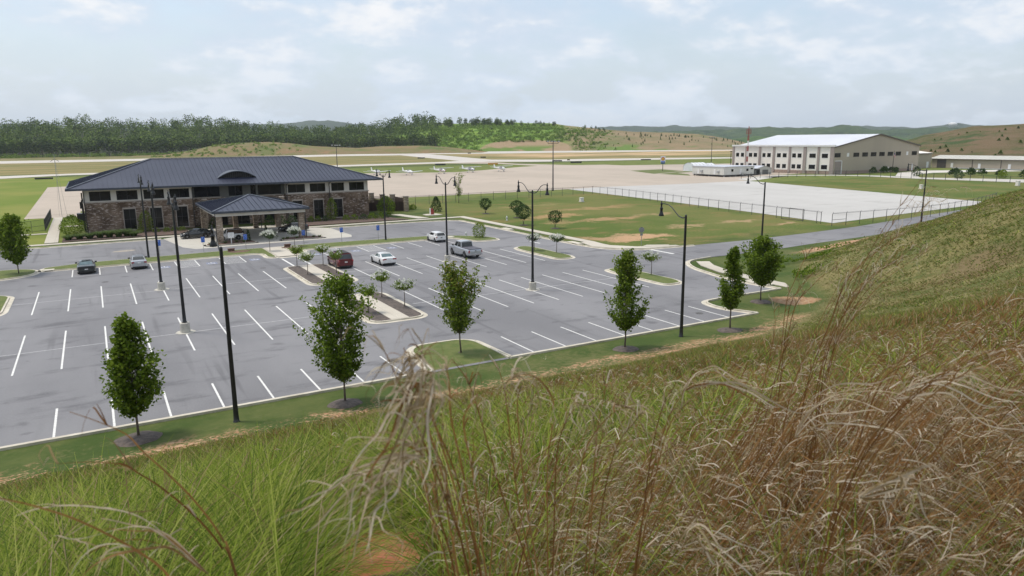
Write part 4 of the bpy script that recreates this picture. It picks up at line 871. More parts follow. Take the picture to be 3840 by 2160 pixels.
for x, y, kind, zb, ztp, rz, lab in (
    (5.3,38.9,(1,),0,9.45,90,'single-arm black lamp post at the kerb between the two left foreground trees'),
    (5.1,60.7,(1,-1),.80,10.15,90,'black double-arm lamp on concrete pedestal, left row, nearer the camera'),
    (4.95,80.4,(1,-1),.78,10.1,90,'black double-arm lamp on concrete pedestal, left row, just right of the silver sedan'),
    (5.25,103.7,(1,-1),0,9.9,90,'black double-arm lamp on the grass strip behind the silver sedan'),
    (37.3,102.6,(1,-1),0,9.75,90,'black double-arm lamp before the right corner of the terminal roof'),
    (37.1,80.3,(1,-1),.78,9.7,90,'black double-arm lamp beside the silver pickup'),
    (37.0,60.0,(1,-1),.80,9.85,90,'black double-arm lamp on concrete pedestal in the middle of the right rows'),
    (37.3,39.1,(1,),0,9.2,90,'single-arm black lamp at the near kerb, in front of the far lawn, right half'),
    (70.6,60.7,(1,),.0,9.4,90,'single-arm black lamp rising behind the two right trees'),
    (108.4,63.2,(1,),.8,9.35,100,'single black lamp pole beside the access road, furthest right')):
    o = lamp_mesh(kind, zb, ztp)
    if lab.startswith('single black lamp pole'):
        o.location.z = .5
    place(o, x, y, o.location.z if lab.startswith('single black lamp pole') else 0, rad(rz), lab, GL, 'street lamp')
# tall apron floodlights
def flood(x, y, h, lab, n=4):
    r_ = empty('floodlight_mast', (x,y,0), rad(-25), lab, 'light mast', 'apron floodlight masts')
    b = MB(); b.lathe([(.28,0),(.26,.1),(.2,1),(.11,h)], n=10); b.build('pole', BLK, r_, smooth=True)
    b = MB(); b.bar((-1.5,0,h-.35),(1.5,0,h-.35),.12); b.bar((-1.5,0,h-.35),(-1.5,0,h),.1); b.bar((1.5,0,h-.35),(1.5,0,h),.1); b.build('crossbar', BLK, r_)
    for k, xx in enumerate((-1.6,-.4,.5,1.6)):
        b = MB(); b.box(xx-.38,xx+.38,-.45,.4,h+.02,h+.42); b.mat(1).box(xx-.3,xx+.3,-.47,-.452,h+.06,h+.36); b.build('floodlight', [BLK, LENS], r_)
flood(92.5,311,12.9,'floodlight mast rising behind the terminal roof'); flood(116.6,177.6,14.0,'floodlight mast at the near edge of the tan apron by the fence corner'); flood(334,330,14.9,'floodlight mast behind the white arched shelters')
b = MB(); b.bar((278.6,262,0),(278.6,262,8.2),.2); b.bar((277.9,262,8.2),(279.3,262,8.2),.15,.3); tag(b.build('light_pole', BLK), 'short dark pole above the office trailer roof', 'light pole')
# red and white mast
RED = M('red_paint', (.33,.045,.035), (.27,.04,.03), 1, .6)
rm = empty('antenna_mast', (249.4,225,0), label='red and white banded antenna mast in front of the cream hangar offices', cat='mast')
for k in range(7):
    z0, z1 = k*2.25, (k+1)*2.25; b = MB()
    for dx, dy in ((.28,0),(-.16,.26),(-.16,-.26)): b.bar((dx,dy,z0),(dx,dy,z1),.16)
    for j in range(3):
        za = z0+j*.75; b.bar((.28,0,za),(-.16,.26,za+.7),.07); b.bar((-.16,.26,za),(-.16,-.26,za+.7),.07); b.bar((-.16,-.26,za),(.28,0,za+.7),.07)
    b.build('mast_section', RED if k % 2 == 0 or k > 5 else WHITE, rm)
b = MB()
b.bar((0,0,15.75),(0,0,19.6),.22)
for z in (16.3,18.2): b.lathe([(1.0,z),(1.0,z+.12)], n=12)
for a in range(6): b.bar((1.0*math.cos(a*1.05),1.0*math.sin(a*1.05),16.3),(1.0*math.cos(a*1.05),1.0*math.sin(a*1.05),18.2),.09)
b.build('antenna_head', RED, rm)
# thin guyed mast to the left of the terminal
gmst = empty('thin_antenna_mast', (-6.2,174.5,0), label='very thin guyed mast left of the terminal', cat='mast')
b = MB(); b.bar((0,0,0),(0,0,12.6),.07); b.build('pole', STEEL, gmst); b = MB(); b.bar((.9,.3,0),(.05,0,11.4),.04); b.bar((-.5,1.6,0),(0,0,11.4),.03); b.build('guy_wire', STEEL, gmst)
b = MB(); b.bar((-.75,0,11.2),(0,0,11.7),.07); b.bar((0,0,11.7),(.75,0,11.2),.07); b.build('top_bracket', BROWNT, gmst)

# ------------------------------------------------------------------ signs
SIGNB = M('sign_blue', (.035,.13,.55), (.04,.14,.58), 1, .5); SIGNW = M('sign_white', (.78,.78,.78), (.74,.74,.74), 1, .5); POST = M('sign_post', (.30,.31,.31), (.25,.26,.26), 3, .5, metal=.5)
def hsign(x, y, lab):
    r_ = empty('parking_sign', (x,y,0), 0, lab, 'parking sign', 'blue wheelchair parking signs')
    b = MB(); b.bar((0,.03,0),(0,.03,2.3),.06,.04); b.build('post', POST, r_)
    p = MB(); p.box(-.24,.24,-.012,.0,1.55,2.3); p.mat(1).box(-.215,-.205,-.016,-.0121,1.58,2.27); p.box(.205,.215,-.016,-.0121,1.58,2.27)
    y_ = -.016
    p.prism([(0,0),(0,0),(0,0)], 0, 0) if False else None
    ring = [(-.02+.095*math.cos(a), 1.86+.095*math.sin(a)) for a in np.linspace(2.3,6.5,10)]
    for i in range(9): p.bar((ring[i][0],y_,ring[i][1]),(ring[i+1][0],y_,ring[i+1][1]),.035,.006)
    p.bar((-.03,y_,2.10),(-.01,y_,1.93),.05,.006); p.bar((-.01,y_,1.93),(.09,y_,1.92),.045,.006); p.bar((.09,y_,1.92),(.13,y_,1.79),.045,.006)
    p.add([(-.03+.045*math.cos(a),y_,2.16+.045*math.sin(a)) for a in np.linspace(0,-6.283,9)[:-1]], [tuple(range(8))][0:1])
    p.build('sign_panel', [SIGNB, SIGNW], r_)
for x, y, l in ((6.6,103.8,'blue wheelchair sign on the strip, first from the left, beside the left lamp row'),(12.0,104.0,'blue wheelchair sign on the strip in front of the parked black hatchback'),(17.4,103.7,'blue wheelchair sign in front of the white off-roader'),
                (25.4,103.9,'blue wheelchair sign beside the right pillar of the canopy'),(31.0,104.0,'blue wheelchair sign before the bare concrete drive end, right of the canopy'),(36.5,103.6,'blue wheelchair sign just left of the lamp, rightmost of the row')): hsign(x, y, l)
ss_ = empty('stop_sign', (65.2,76.9,0), rad(-20), 'grey back of an octagonal sign on a post at the road corner', 'road sign')
b = MB(); b.bar((0,-.03,0),(0,-.03,2.5),.07,.05); b.build('post', POST, ss_); b = MB()
oc = [(.42*math.cos(a+.3927),.42*math.sin(a+.3927)) for a in np.linspace(0,6.283,9)[:-1]]
b.mat(0).add([(x,0,2.35+z) for x, z in oc],[tuple(range(8))]); b.mat(1).add([(x,.012,2.35+z) for x, z in oc[::-1]],[tuple(range(8))]); b.mat(0).box(-.2,.2,-.02,-.005,1.55,1.85); b.build('sign_panel', [POST, RED], ss_)
ws = empty('notice_board', (16.75,111.6,0), 0, 'blank white square notice on a white post in front of the canopy', 'notice board')
b = MB(); b.bar((0,.04,.1),(0,.04,1.6),.09); b.build('post', SIGNW, ws); b = MB(); b.box(-.42,.42,-.02,.0,.95,1.75); b.mat(1)
for k in range(4): b.box(-.32,.30-.1*(k%2),-.024,-.0205,1.62-k*.14,1.66-k*.14)
b.build('board', [SIGNW, M('notice_text', (.45,.45,.44), (.4,.4,.4), 1, .6)], ws)
fs = empty('fuel_sign', (228.6,256,0), rad(-42), 'white fuel sign with a red and yellow scallop emblem beside the apron', 'sign')
b = MB(); b.bar((0,.2,0),(0,.2,4.0),.3); b.mat(1).box(-.95,.95,0,.4,3.3,4.0); b.build('pole', [BROWNT, M('sign_navy', (.05,.10,.20), (.06,.12,.22), 1, .5)], fs)
b = MB(); b.box(-1.1,1.1,0,.4,4.0,6.75); b.mat(1).add([(.82*math.cos(a),-.01,5.55+.82*math.sin(a)) for a in np.linspace(0,6.283,21)[:-1]],[tuple(range(20))])
sc_ = [(-.28,4.98)]+[(.62*math.cos(a)*(1 if k%2 else .9),5.25+.80*math.sin(a)*(1 if k%2 else .92)) for k, a in enumerate(np.linspace(3.0,.14,15))]+[(.28,4.98)]
b.mat(2).add([(x,-.02,z) for x, z in sc_[::-1]],[tuple(range(len(sc_)))]); b.mat(1)
for a in (-.7,-.35,0,.35,.7): b.bar((0,-.028,5.02),(.62*math.sin(a),-.028,5.2+.62*math.cos(a)),.05,.01)
b.mat(3).box(-.9,.9,-.02,-.002,4.1,4.5); b.build('sign_panel', [SIGNW, M('emblem_red', (.60,.09,.03), (.55,.08,.03), 1, .5), M('emblem_yellow', (.80,.52,.06), (.78,.5,.05), 1, .5), SIGNB], fs)

# flagpole
fp = empty('flagpole', (293,185.4,0), 0, 'dark flagpole with a limp striped flag before the tan hangar gable', 'flagpole')
b = MB(); b.lathe([(.13,0),(.07,8.7)], n=8); b.lathe([(.12,8.7),(.12,8.85)], n=8); b.build('pole', BLK, fp)
m = bpy.data.materials.new('flag_cloth'); m.use_nodes = True; t = NT(m.node_tree)
sx_ = t.add('ShaderNodeSeparateXYZ', {0: t.add('ShaderNodeTexCoord').outputs['UV']}); st_ = t.math('GREATER_THAN', t.math('FRACT', t.math('MULTIPLY', sx_.outputs[1], 6.5)), .5)
cc_ = t.mix(st_, (.50,.05,.06), (.72,.70,.70)); can = t.math('MULTIPLY', t.math('LESS_THAN', sx_.outputs[0], .4), t.math('GREATER_THAN', sx_.outputs[1], .46)); cc_ = t.mix(can, cc_, (.05,.07,.22))
t.add('ShaderNodeOutputMaterial', {0: t.add('ShaderNodeBsdfPrincipled', {'Base Color': cc_, 'Roughness': .8}).outputs[0]})
me = bpy.data.meshes.new('flag'); vs, fc, uvs = [], [], []; nu, nv = 14, 7
for i in range(nu+1):
    for j in range(nv+1):
        u, v = i/nu, j/nv; drop = 1.9*u**1.2
        vs.append((.08+1.7*u*.75+.12*math.sin(v*5), .25*math.sin(u*7+v*3)*u, 8.4-1.5*(1-v)*(1-.25*u)-drop)); uvs.append((u,v))
for i in range(nu):
    for j in range(nv): fc.append((i*(nv+1)+j,(i+1)*(nv+1)+j,(i+1)*(nv+1)+j+1,i*(nv+1)+j+1))
me.from_pydata(vs, [], fc); ul = me.uv_layers.new(name='UVMap')
for p in me.polygons:
    for li in p.loop_indices: ul.data[li].uv = uvs[me.loops[li].vertex_index]
me.materials.append(m); link('flag', me, fp)

# ------------------------------------------------------------------ fences
GALV = M('dark_galvanised', (.060,.062,.064), (.05,.052,.055), 3, .5, metal=.3)
m = bpy.data.materials.new('chain_link'); m.use_nodes = True; t = NT(m.node_tree)
tp = t.add('ShaderNodeBsdfTransparent'); pr = t.add('ShaderNodeBsdfPrincipled', {'Base Color': (.16,.17,.17,1), 'Roughness': .5})
mx = t.add('ShaderNodeMixShader', {0: .06, 1: tp.outputs[0], 2: pr.outputs[0]}); t.add('ShaderNodeOutputMaterial', {0: mx.outputs[0]}); CHAIN = m
def fence(pts, h, sp, lab, barb=True, midrail_first=False, w=.065, solid=0, name='chain_link_fence', cat='fence'):
    r_ = empty(name, (pts[0][0], pts[0][1], 0), 0, lab, cat); O = Vector((pts[0][0], pts[0][1], 0))
    P_ = [Vector((a,c2,float(zt(a,c2)) if c2 < 90 else 0)) for a, c2 in pts]; L = 0; posts = []; nxt = 0
    for i in range(len(P_)-1):
        d = (P_[i+1]-P_[i]); l = d.length; k = nxt
        while k < l: posts.append(P_[i]+d*(k/l)); k += sp
        nxt = k-l
    posts.append(P_[-1]); rail = MB(); net = MB()
    for i, p in enumerate(posts):
        b = MB(); q = p-O; b.bar(q, q+Vector((0,0,h)), w)
        if barb: b.bar(q+Vector((0,0,h)), q+Vector((.0,-.18,h+.25)), w*.5)
        b.build('post', GALV, r_)
        if i < len(posts)-1:
            n = posts[i+1]-O; rail.bar(q+Vector((0,0,h)), n+Vector((0,0,h)), .05)
            if midrail_first and i == 0: rail.bar(q+Vector((0,0,h*.5)), n+Vector((0,0,h*.5)), .06)
            if barb: rail.bar(q+Vector((0,-.1,h+.14)), n+Vector((0,-.1,h+.14)), .02)
            if solid: 
                for z in (h*.5, .15): rail.bar(q+Vector((0,0,z)), n+Vector((0,0,z)), .05)
                m_ = int((n-q).length/.16)
                for j in range(1, m_): s = q+(n-q)*j/m_; rail.bar(s+Vector((0,0,.1)), s+Vector((0,0,h)), .022)
            else: net.quad(q+Vector((0,0,.03)), n+Vector((0,0,.03)), n+Vector((0,0,h-.03)), q+Vector((0,0,h-.03)))
    rail.build('rail', GALV, r_)
    if not solid: net.build('mesh_netting', CHAIN, r_)
fence([(57.6,156.6),(80,158.2),(118.3,160.4)], 2.0, 3.6, 'chain link fence running level along the near side of the tan apron')
fence([(118.3,160.4),(118.3,149),(116.9,139),(115.1,128),(113.2,117),(111.7,105),(110.4,93),(108.7,80.9)], 2.0, 3.3, 'chain link fence slanting along the left side of the white apron')
fence([(107.3,77.7),(127.6,76.3),(140,77.2),(155,80),(168,83.5),(176,86.2)], 2.1, 3.4, 'chain link fence along the road side of the white apron, right of the gap', midrail_first=True)
fence([(206,188.2),(238,182.4),(251,177),(255.3,168),(253.6,152),(251.4,118),(255,96)], 2.0, 4.2, 'distant chain link fence across the grass before the hangars', w=.12)
fence([(-30,139),(-12.5,142.8),(-7.9,146.9),(-7.9,171)], 2.0, 2.4, 'black metal fence left of the terminal walk', barb=False, solid=1, name='metal_fence')
gt = empty('fence_gate', (109.6,87.5,0), rad(98), 'mesh gate leaf folded against the fence end near the gap', 'gate'); b = MB()
for q in (((-2.2,.15,.1),(2.2,.15,.1)),((-2.2,.15,2.1),(2.2,.15,2.1)),((-2.2,.15,.1),(-2.2,.15,2.1)),((2.2,.15,.1),(2.2,.15,2.1))): b.bar(*q, .07)
b.build('frame', GALV, gt); b = MB(); b.quad((-2.2,.16,.1),(2.2,.16,.1),(2.2,.16,2.1),(-2.2,.16,2.1)); b.build('mesh_netting', CHAIN, gt)

# ------------------------------------------------------------------ small things
def hydrant(x, y, lab, s=1.0, mats=None):
    r_ = empty('fire_hydrant', (x,y,0), 0, lab, 'hydrant'); b = MB(); b.smooth = True
    b.lathe([(.16*s,0),(.16*s,.06),(.11*s,.08),(.11*s,.5*s),(.14*s,.55*s),(.12*s,.68*s),(.05*s,.78*s),(.03*s,.84*s)], n=12); b.build('barrel', WHITE, r_)
    b = MB(); b.lathe([(.06*s,-.22*s),(.06*s,.22*s)], (0,0,.42*s), 8, 'x'); b.lathe([(.07*s,-.2*s),(.07*s,0)], (0,0,.42*s), 8, 'y'); b.build('outlet_cap', STEEL, r_)
hydrant(66.1,116.3,'white fire hydrant on the lawn left of the twin round trees',1.05); hydrant(49.5,100.0,'small white hydrant behind the silver pickup, left of the leafy bush',.9)
rp = empty('red_valve_post', (58.7,134,0), 0, 'red valve post on a pale slab by the conical shrub', 'valve post')
b = MB(); b.box(-.3,.25,-.22,.22,.1,1.25); b.bar((.4,0,.1),(.4,0,.9),.16); b.build('housing', RED, rp); b = MB(); b.box(-.37,-.30,-.24,.24,.1,1.35); b.build('side_plate', WHITE, rp); b = MB(); b.prism([(-1.7,-1.3),(1.7,-1.5),(1.5,1.2),(-1.4,1.3)],-.02,.1); b.build('slab', WALKM, rp)
for x, y, l in ((15.4,103.5,'rusty box on the left mulch bed by the walk'),(23.0,103.6,'rusty box on the right mulch bed by the walk')):
    r_ = empty('valve_box', (x,y,.13), 0, l, 'box', 'rusty valve boxes'); b = MB(); b.box(-.42,.42,-.18,.18,0,.32); b.mat(0).box(-.46,.46,-.21,.21,.32,.38); b.build('housing', M('rust', (.16,.09,.065), (.11,.06,.045), 4, .9), r_)
BLKB = M('black_board', (.02,.02,.02), (.03,.03,.03), 1, .6); ORG = M('orange_paint', (.62,.30,.03), (.55,.26,.03), 1, .6)
for k, (x, y, w2, h, l, m) in enumerate(((181.5,399.5,6.4,1.1,'black board on grass just behind the middle aircraft',BLKB),(274.5,413,6.6,1.0,'black board against the taxiway beside the apron floodlight mast',BLKB),(262.5,373.7,7,1.2,'black board lower on the green strip, right of the apron floodlight mast',BLKB),
        (333.5,391,7,.9,'thin black board on the green strip above left of the fuel sign',BLKB),(292,425,2,1.0,'very small black board between the two beside the apron floodlight mast',BLKB),(284.8,540,4.5,1.2,'black board in the infield, right of the runway link',BLKB),(366.6,728,3.5,1.2,'tiny black marker by the runway edge',BLKB),(237,559,6,1.2,'brown board at the tip of the left infield',BROWNT),(209,384,6,1.2,'orange board behind the rightmost aircraft',ORG),(-17.4,359.7,6.5,.9,'dark low heap on the grass by the taxiway, left of the thin mast',BLKB))):
    r_ = empty('airfield_board', (x,y,0), rad(-28 if k < 9 else 0), l, 'airfield board', 'low boards on the airfield')
    b = MB(); n = max(1, int(w2/2.6))
    for i in range(n): xa = -w2/2+w2*i/n; b.box(xa, xa+w2/n-(.0 if i == n-1 else -.001), -.12-.001*(i%2), .12, .25, h-.004*(i%2))
    b.build('panel', m, r_)
    for i in range(n+1): b = MB(); xa = -w2/2+w2*i/n; b.box(xa-.06, xa+.06, -.1, .1, 0, .25); b.build('leg', STEEL, r_)

# ------------------------------------------------------------------ cars
TYRE = M('tyre', (.018,.018,.018), (.026,.026,.026), 8, .9); RIM = M('rim', (.50,.51,.53), (.42,.43,.45), 5, .3, metal=.7)
TAIL = M('tail_lamp', (.32,.020,.025), (.25,.015,.02), 4, .25, coat=.6); HEADL = M('head_lamp', (.62,.64,.66), (.5,.5,.5), 4, .15, coat=.5); PLATE = M('plate', (.72,.72,.70), (.62,.63,.62), 18, .5)
CGL = M('car_glass', (.016,.022,.024), (.03,.038,.04), 1.5, .06, spec=.7); CGLB = M('pale_car_glass', (.055,.095,.105), (.10,.15,.16), 1.5, .08, spec=.7); PLAS = M('black_plastic', (.02,.02,.021), (.03,.03,.03), 4, .7)
def paint(n, c, metal=.25, r=.28): return M(n, c, tuple(v*.93 for v in c), 3, r, metal=metal, coat=.7, obj=True)
def car(spec, label, x, y, rz, group='cars parked around the terminal'):
    L, W, zr, belt, pm, gm_ = spec['L'], spec['W'], spec['roof'], spec['belt'], spec['paint'], spec.get('glass', CGL)
    R_ = empty(spec.get('name', 'parked_car'), (x,y,.012), rad(rz), label, spec.get('cat', 'car'), group)
    xf, xr, wr = spec['xf'], spec['xr'], spec['wr']; hood = spec['hood']; deck = spec['deck']; top = spec['top']      # top: [(x, z)] upper outline of the lower body
    tx, tz = [p[0] for p in top], [p[1] for p in top]; clear = spec.get('clear', .22)
    xs = sorted(set(list(np.linspace(-L/2, L/2, 46))+[xf-wr*1.15,xf+wr*1.15,xr-wr*1.15,xr+wr*1.15]+[p[0] for p in top]))
    b = MB(); b.smooth = True; rows = []
    for x_ in xs:
        e = min((x_+L/2), (L/2-x_)); endt = min(1, e/.55); hw_ = W/2*(1-.16*(1-endt)**2); zt_ = float(np.interp(x_, tx, tz)); zb_ = clear+.16*(1-endt)**2
        for xc in (xf, xr):
            d = abs(x_-xc)
            if d < wr*1.16: zb_ = max(zb_, wr+math.sqrt(max(0, (wr*1.16)**2-d*d)))
        zb_ = min(zb_, zt_-.12); h = zt_-zb_; cr = spec.get('crown', .03)*min(1, endt+.2)
        half = [(hw_*.93,zb_),(hw_*.99,zb_+.10*h),(hw_,zb_+.45*h),(hw_*.975,zb_+.78*h),(hw_*.93,zb_+.94*h),(hw_*.86,zt_),(hw_*.45,zt_+cr*.8),(0,zt_+cr)]
        rows.append([(x_,-p,q) for p, q in half]+[(x_,p,q) for p, q in half[-2::-1]])
    n = len(rows[0]); vs = [v for r_ in rows for v in r_]
    fs = [(i*n+j,i*n+j+1,(i+1)*n+j+1,(i+1)*n+j) for i in range(len(rows)-1) for j in range(n-1)]+[tuple(range(n-1,-1,-1)), tuple(range((len(rows)-1)*n, len(rows)*n))]
    b.add(vs, [f[::-1] for f in fs]); body = b.build('body', pm, R_, smooth=True)
    try: body.data.set_sharp_from_angle(angle=rad(40))
    except Exception: pass
    u_ = MB(); u_.box(-L/2+.25, L/2-.25, -W/2+.13, W/2-.13, clear-.02, min(belt, hood)-.15); u_.build('underbody', PLAS, R_)
    # cabin
    c = spec['cab']; wb, wt = W/2*.90, W/2*c.get('wt', .70); f0, f1, r1, r0 = c['f0'], c['f1'], c['r1'], c['r0']; zf, zb2 = float(np.interp(f0, tx, tz))-.02, float(np.interp(r0, tx, tz))-.02
    B0 = [(f0,wb*.92,zf),(r0,wb*.94,zb2)]; T0 = [(f1,wt,zr-.05),(r1,wt,zr-.05 if not c.get('drop') else zr-c['drop'])]
    def S(u, v, sg): 
        a = [B0[0][k]*(1-u)+B0[1][k]*u for k in range(3)]; t_ = [T0[0][k]*(1-u)+T0[1][k]*u for k in range(3)]; p = [a[k]*(1-v)+t_[k]*v for k in range(3)]; bow = .045*4*u*(1-u)
        return (p[0], (p[1]+bow+.0)*sg, p[2])
    cb = MB(); cb.smooth = True; nu = 6; us = [i/nu for i in range(nu+1)]
    for sg in (1,-1):
        for i in range(nu):
            q = [S(us[i],0,sg),S(us[i+1],0,sg),S(us[i+1],1,sg),S(us[i],1,sg)]; cb.add(q if sg < 0 else q[::-1], [(0,1,2,3)])
    for i in range(nu):
        a, d = S(us[i],1,1), S(us[i+1],1,1); a2, d2 = S(us[i],1,-1), S(us[i+1],1,-1); cr1, cr2 = (a[0],0,a[2]+.06), (d[0],0,d[2]+.06)
        am, dm = (a[0],a[1]*.6,a[2]+.045),(d[0],d[1]*.6,d[2]+.045); am2, dm2 = (a[0],-a[1]*.6,a[2]+.045),(d[0],-d[1]*.6,d[2]+.045)
        cb.mat(1 if spec.get('roofm') else 0)
        for q in ((a,d,dm,am),(am,dm,cr2,cr1),(cr1,cr2,dm2,am2),(am2,dm2,d2,a2)): cb.add([q[0],q[1],q[2],q[3]][::-1], [(0,1,2,3)])
        cb.mat(0)
    for u, flip in ((0,0),(1,1)):
        a, d, e_, g = S(u,0,1),S(u,0,-1),S(u,1,-1),S(u,1,1); m1, m2, m3 = (g[0],g[1]*.6,g[2]+.045),(g[0],0,g[2]+.06),(g[0],-g[1]*.6,g[2]+.045)
        q = [a,g,m1,m2,m3,e_,d]; cb.add(q if flip else q[::-1], [tuple(range(7))])
    co = cb.build('roof', [pm, spec.get('roofm', pm)], R_, smooth=False)
    def pane(pts, nm='window', mt=None, off=.008):
        pts = [Vector(p) for p in pts]; n_ = (pts[1]-pts[0]).cross(pts[3]-pts[0]).normalized(); ce = sum(pts, Vector((0,0,0)))/4
        if n_.dot(ce-Vector((0,0,ce.z-.15))) < 0: n_ = -n_; pts = pts[::-1]
        p = MB(); p.add([v+n_*off for v in pts], [tuple(range(len(pts)))]); p.build(nm, mt or gm_, R_)
    for sg in (1,-1):
        for (u0, u1) in c.get('side', ((.04,.46),(.53,.94))):
            um = (u0+u1)/2; pane([S(u0,.10,sg),S(u1,.10,sg),S(min(u1,.97),.86,sg),S(max(u0,.05),.86,sg)])
    def E(u, v, w_): a, d = S(u,v,1), S(u,v,-1); k = (w_+1)/2; return tuple(a[i]*k+d[i]*(1-k) for i in range(3))
    pane([E(0,.08,.88),E(0,.08,-.88),E(0,.92,-.90),E(0,.92,.90)], 'windscreen', off=.012)
    if c.get('rear', True): 
        r_lo = c.get('rlo', .10); pane([E(1,r_lo,.90),E(1,r_lo,-.90),E(1,.90,-.90),E(1,.90,.90)], 'rear_window', c.get('rg', gm_), off=.012)
    # wheels
    for xc in (xf, xr):
        for sg in (1,-1):
            yy = (W/2-.11)*sg; w_ = MB(); w_.smooth = True; w_.lathe([(wr*.62,-.11),(wr*.94,-.11),(wr,-.07),(wr,.07),(wr*.94,.11),(wr*.62,.11)], (xc,yy,wr), 20, 'y'); wo = w_.build('wheel', TYRE, R_)
            r_ = MB(); yo = yy+sg*.075; r_.lathe([(wr*.64,-.02),(wr*.64,.02)], (xc,yo,wr), 16, 'y'); 
            r_.build('rim', PLAS, wo); r_ = MB()
            for k in range(5):
                a = k*1.2566; r_.bar((xc,yo+sg*.028,wr),(xc+wr*.6*math.cos(a),yo+sg*.028,wr+wr*.6*math.sin(a)),.085*wr/.33,.02)
            r_.lathe([(wr*.66,-.015),(wr*.60,.012)] if False else [(wr*.16,-.02),(wr*.16,.02)], (xc,yo+sg*.02,wr), 10, 'y'); r_.build('spokes', RIM, wo)
    # lights, plate, mirrors, bumper line
    for nm, mt, lst in (('tail_lamp', TAIL, spec['tail']), ('headlight', HEADL, spec.get('head', ((W*.36,.66,.20,.09),)))):
        sgn = -1 if nm == 'tail_lamp' else 1
        for (yc, zc, hw2, hh) in lst:
            for sg in (1,-1):
                b = MB(); x_ = sgn*(L/2-.02); ta = .10*(yc/(W/2))**2
                b.box(min(x_-sgn*.12,x_+sgn*.015), max(x_-sgn*.12,x_+sgn*.015), min(sg*(yc-hw2),sg*(yc+hw2)), max(sg*(yc-hw2),sg*(yc+hw2)), zc-hh, zc+hh); b.build(nm, mt, R_)
    b = MB(); b.box(-L/2-.02,-L/2-.004,-.16,.16,spec['plz']-.08,spec['plz']+.08); b.build('number_plate', PLATE, R_)
    b = MB(); b.box(-L/2-.012,-L/2+.1,-W*.36,W*.36,clear+.02,clear+.13); b.build('bumper_insert', PLAS, R_); b = MB(); b.box(L/2-.1,L/2+.012,-W*.36,W*.36,clear+.02,clear+.16); b.build('bumper_insert', PLAS, R_)
    for sg in (1,-1): b = MB(); m_x = f0-.15; b.box(m_x-.08,m_x+.08,min(sg*(W/2-.06),sg*(W/2+.17)),max(sg*(W/2-.06),sg*(W/2+.17)),zf+.02,zf+.17); b.build('mirror', spec.get('mirror', pm), R_)
    for e in spec.get('extra', ()): e(R_)
    return R_
WHT = paint('white_car_paint', (.74,.74,.73), 0); SIL = paint('silver_car_paint', (.44,.46,.49), .5); BKP = paint('black_car_paint', (.018,.022,.026), .1, .2); GRN = paint('dark_green_paint', (.028,.036,.036), .2, .3); REDP = paint('dark_red_paint', (.13,.012,.018), .25, .25)
def coupe(p, **k):
    d = dict(L=4.75, W=1.88, roof=1.38, belt=.92, hood=.88, deck=.98, xf=1.42, xr=-1.35, wr=.34, paint=p, top=[(-2.375,.72),(-2.33,.95),(-1.6,1.0),(0,.93),(1.0,.90),(2.0,.80),(2.3,.70),(2.375,.55)],
             cab=dict(f0=.95, f1=.15, r1=-.85, r0=-1.78, wt=.66, side=((.05,.52),(.60,.80))), tail=((.62,.80,.22,.08),), plz=.62); d.update(k); return d
dk_tail = lambda R_: (lambda b: (b.box(-2.40,-2.36,-.82,.82,.66,.88), b.build('rear_panel', PLAS, R_)))(MB())
car(coupe(GRN, tail=((.66,.77,.16,.07),(.40,.77,.05,.05)), glass=CGLB, mirror=PLAS, extra=(dk_tail,)), 'dark green-black coupe nose-in at the left end of the far row', -1.7, 97.0, 90)
car(coupe(WHT, glass=CGLB), 'white two-door coupe parked behind the dark red minivan', 29.85, 83.4, 90)
car(dict(L=4.5, W=1.75, roof=1.45, belt=.95, hood=.9, deck=1.05, xf=1.36, xr=-1.32, wr=.31, paint=SIL, top=[(-2.25,.75),(-2.2,1.0),(-1.75,1.06),(0,.97),(1.1,.93),(1.95,.80),(2.2,.68),(2.25,.55)],
         cab=dict(f0=1.25, f1=.35, r1=-.95, r0=-1.75, wt=.68), tail=((.66,.84,.15,.09),), plz=.80, mirror=PLAS), 'silver four-door sedan nose-in in the far row, left side', 3.75, 97.2, 90)
roofbars = lambda R_: (lambda b: (b.box(-1.9,.6,-.6,.6,1.80,1.825), b.build('roof_panel', PLAS, R_)))(MB())
car(dict(L=4.85, W=1.98, roof=1.78, belt=1.08, hood=1.0, deck=1.1, xf=1.5, xr=-1.40, wr=.35, paint=REDP, name='parked_minivan', cat='minivan', top=[(-2.425,.85),(-2.40,1.10),(0,1.06),(1.35,1.02),(2.0,.88),(2.36,.72),(2.425,.55)],
         cab=dict(f0=1.55, f1=.6, r1=-2.08, r0=-2.36, wt=.74, side=((.04,.32),(.36,.64),(.68,.96)), rlo=.12), tail=((.80,.92,.09,.12),), plz=.80, extra=(roofbars,)), 'dark red minivan parked behind the small flowering trees', 24.8, 84.4, 90)
wrap = lambda R_: (lambda b: (b.box(-1.94,-1.925,-.10,.14,.68,.78), b.build('rear_handle', PLAS, R_)))(MB())
car(dict(L=3.8, W=1.72, roof=1.44, belt=.95, hood=.93, deck=1.0, xf=1.22, xr=-1.22, wr=.31, paint=WHT, top=[(-1.9,.78),(-1.87,.98),(0,.95),(.95,.95),(1.6,.86),(1.85,.72),(1.9,.55)],
         cab=dict(f0=1.05, f1=.45, r1=-1.52, r0=-1.80, wt=.72, side=((.03,.48),(.50,.97)), rlo=.05), tail=((.74,.80,.05,.10),), plz=.68, extra=(wrap,)), 'small white hatchback with black windows, far row beside the lamp', 43.55, 98.0, 90)
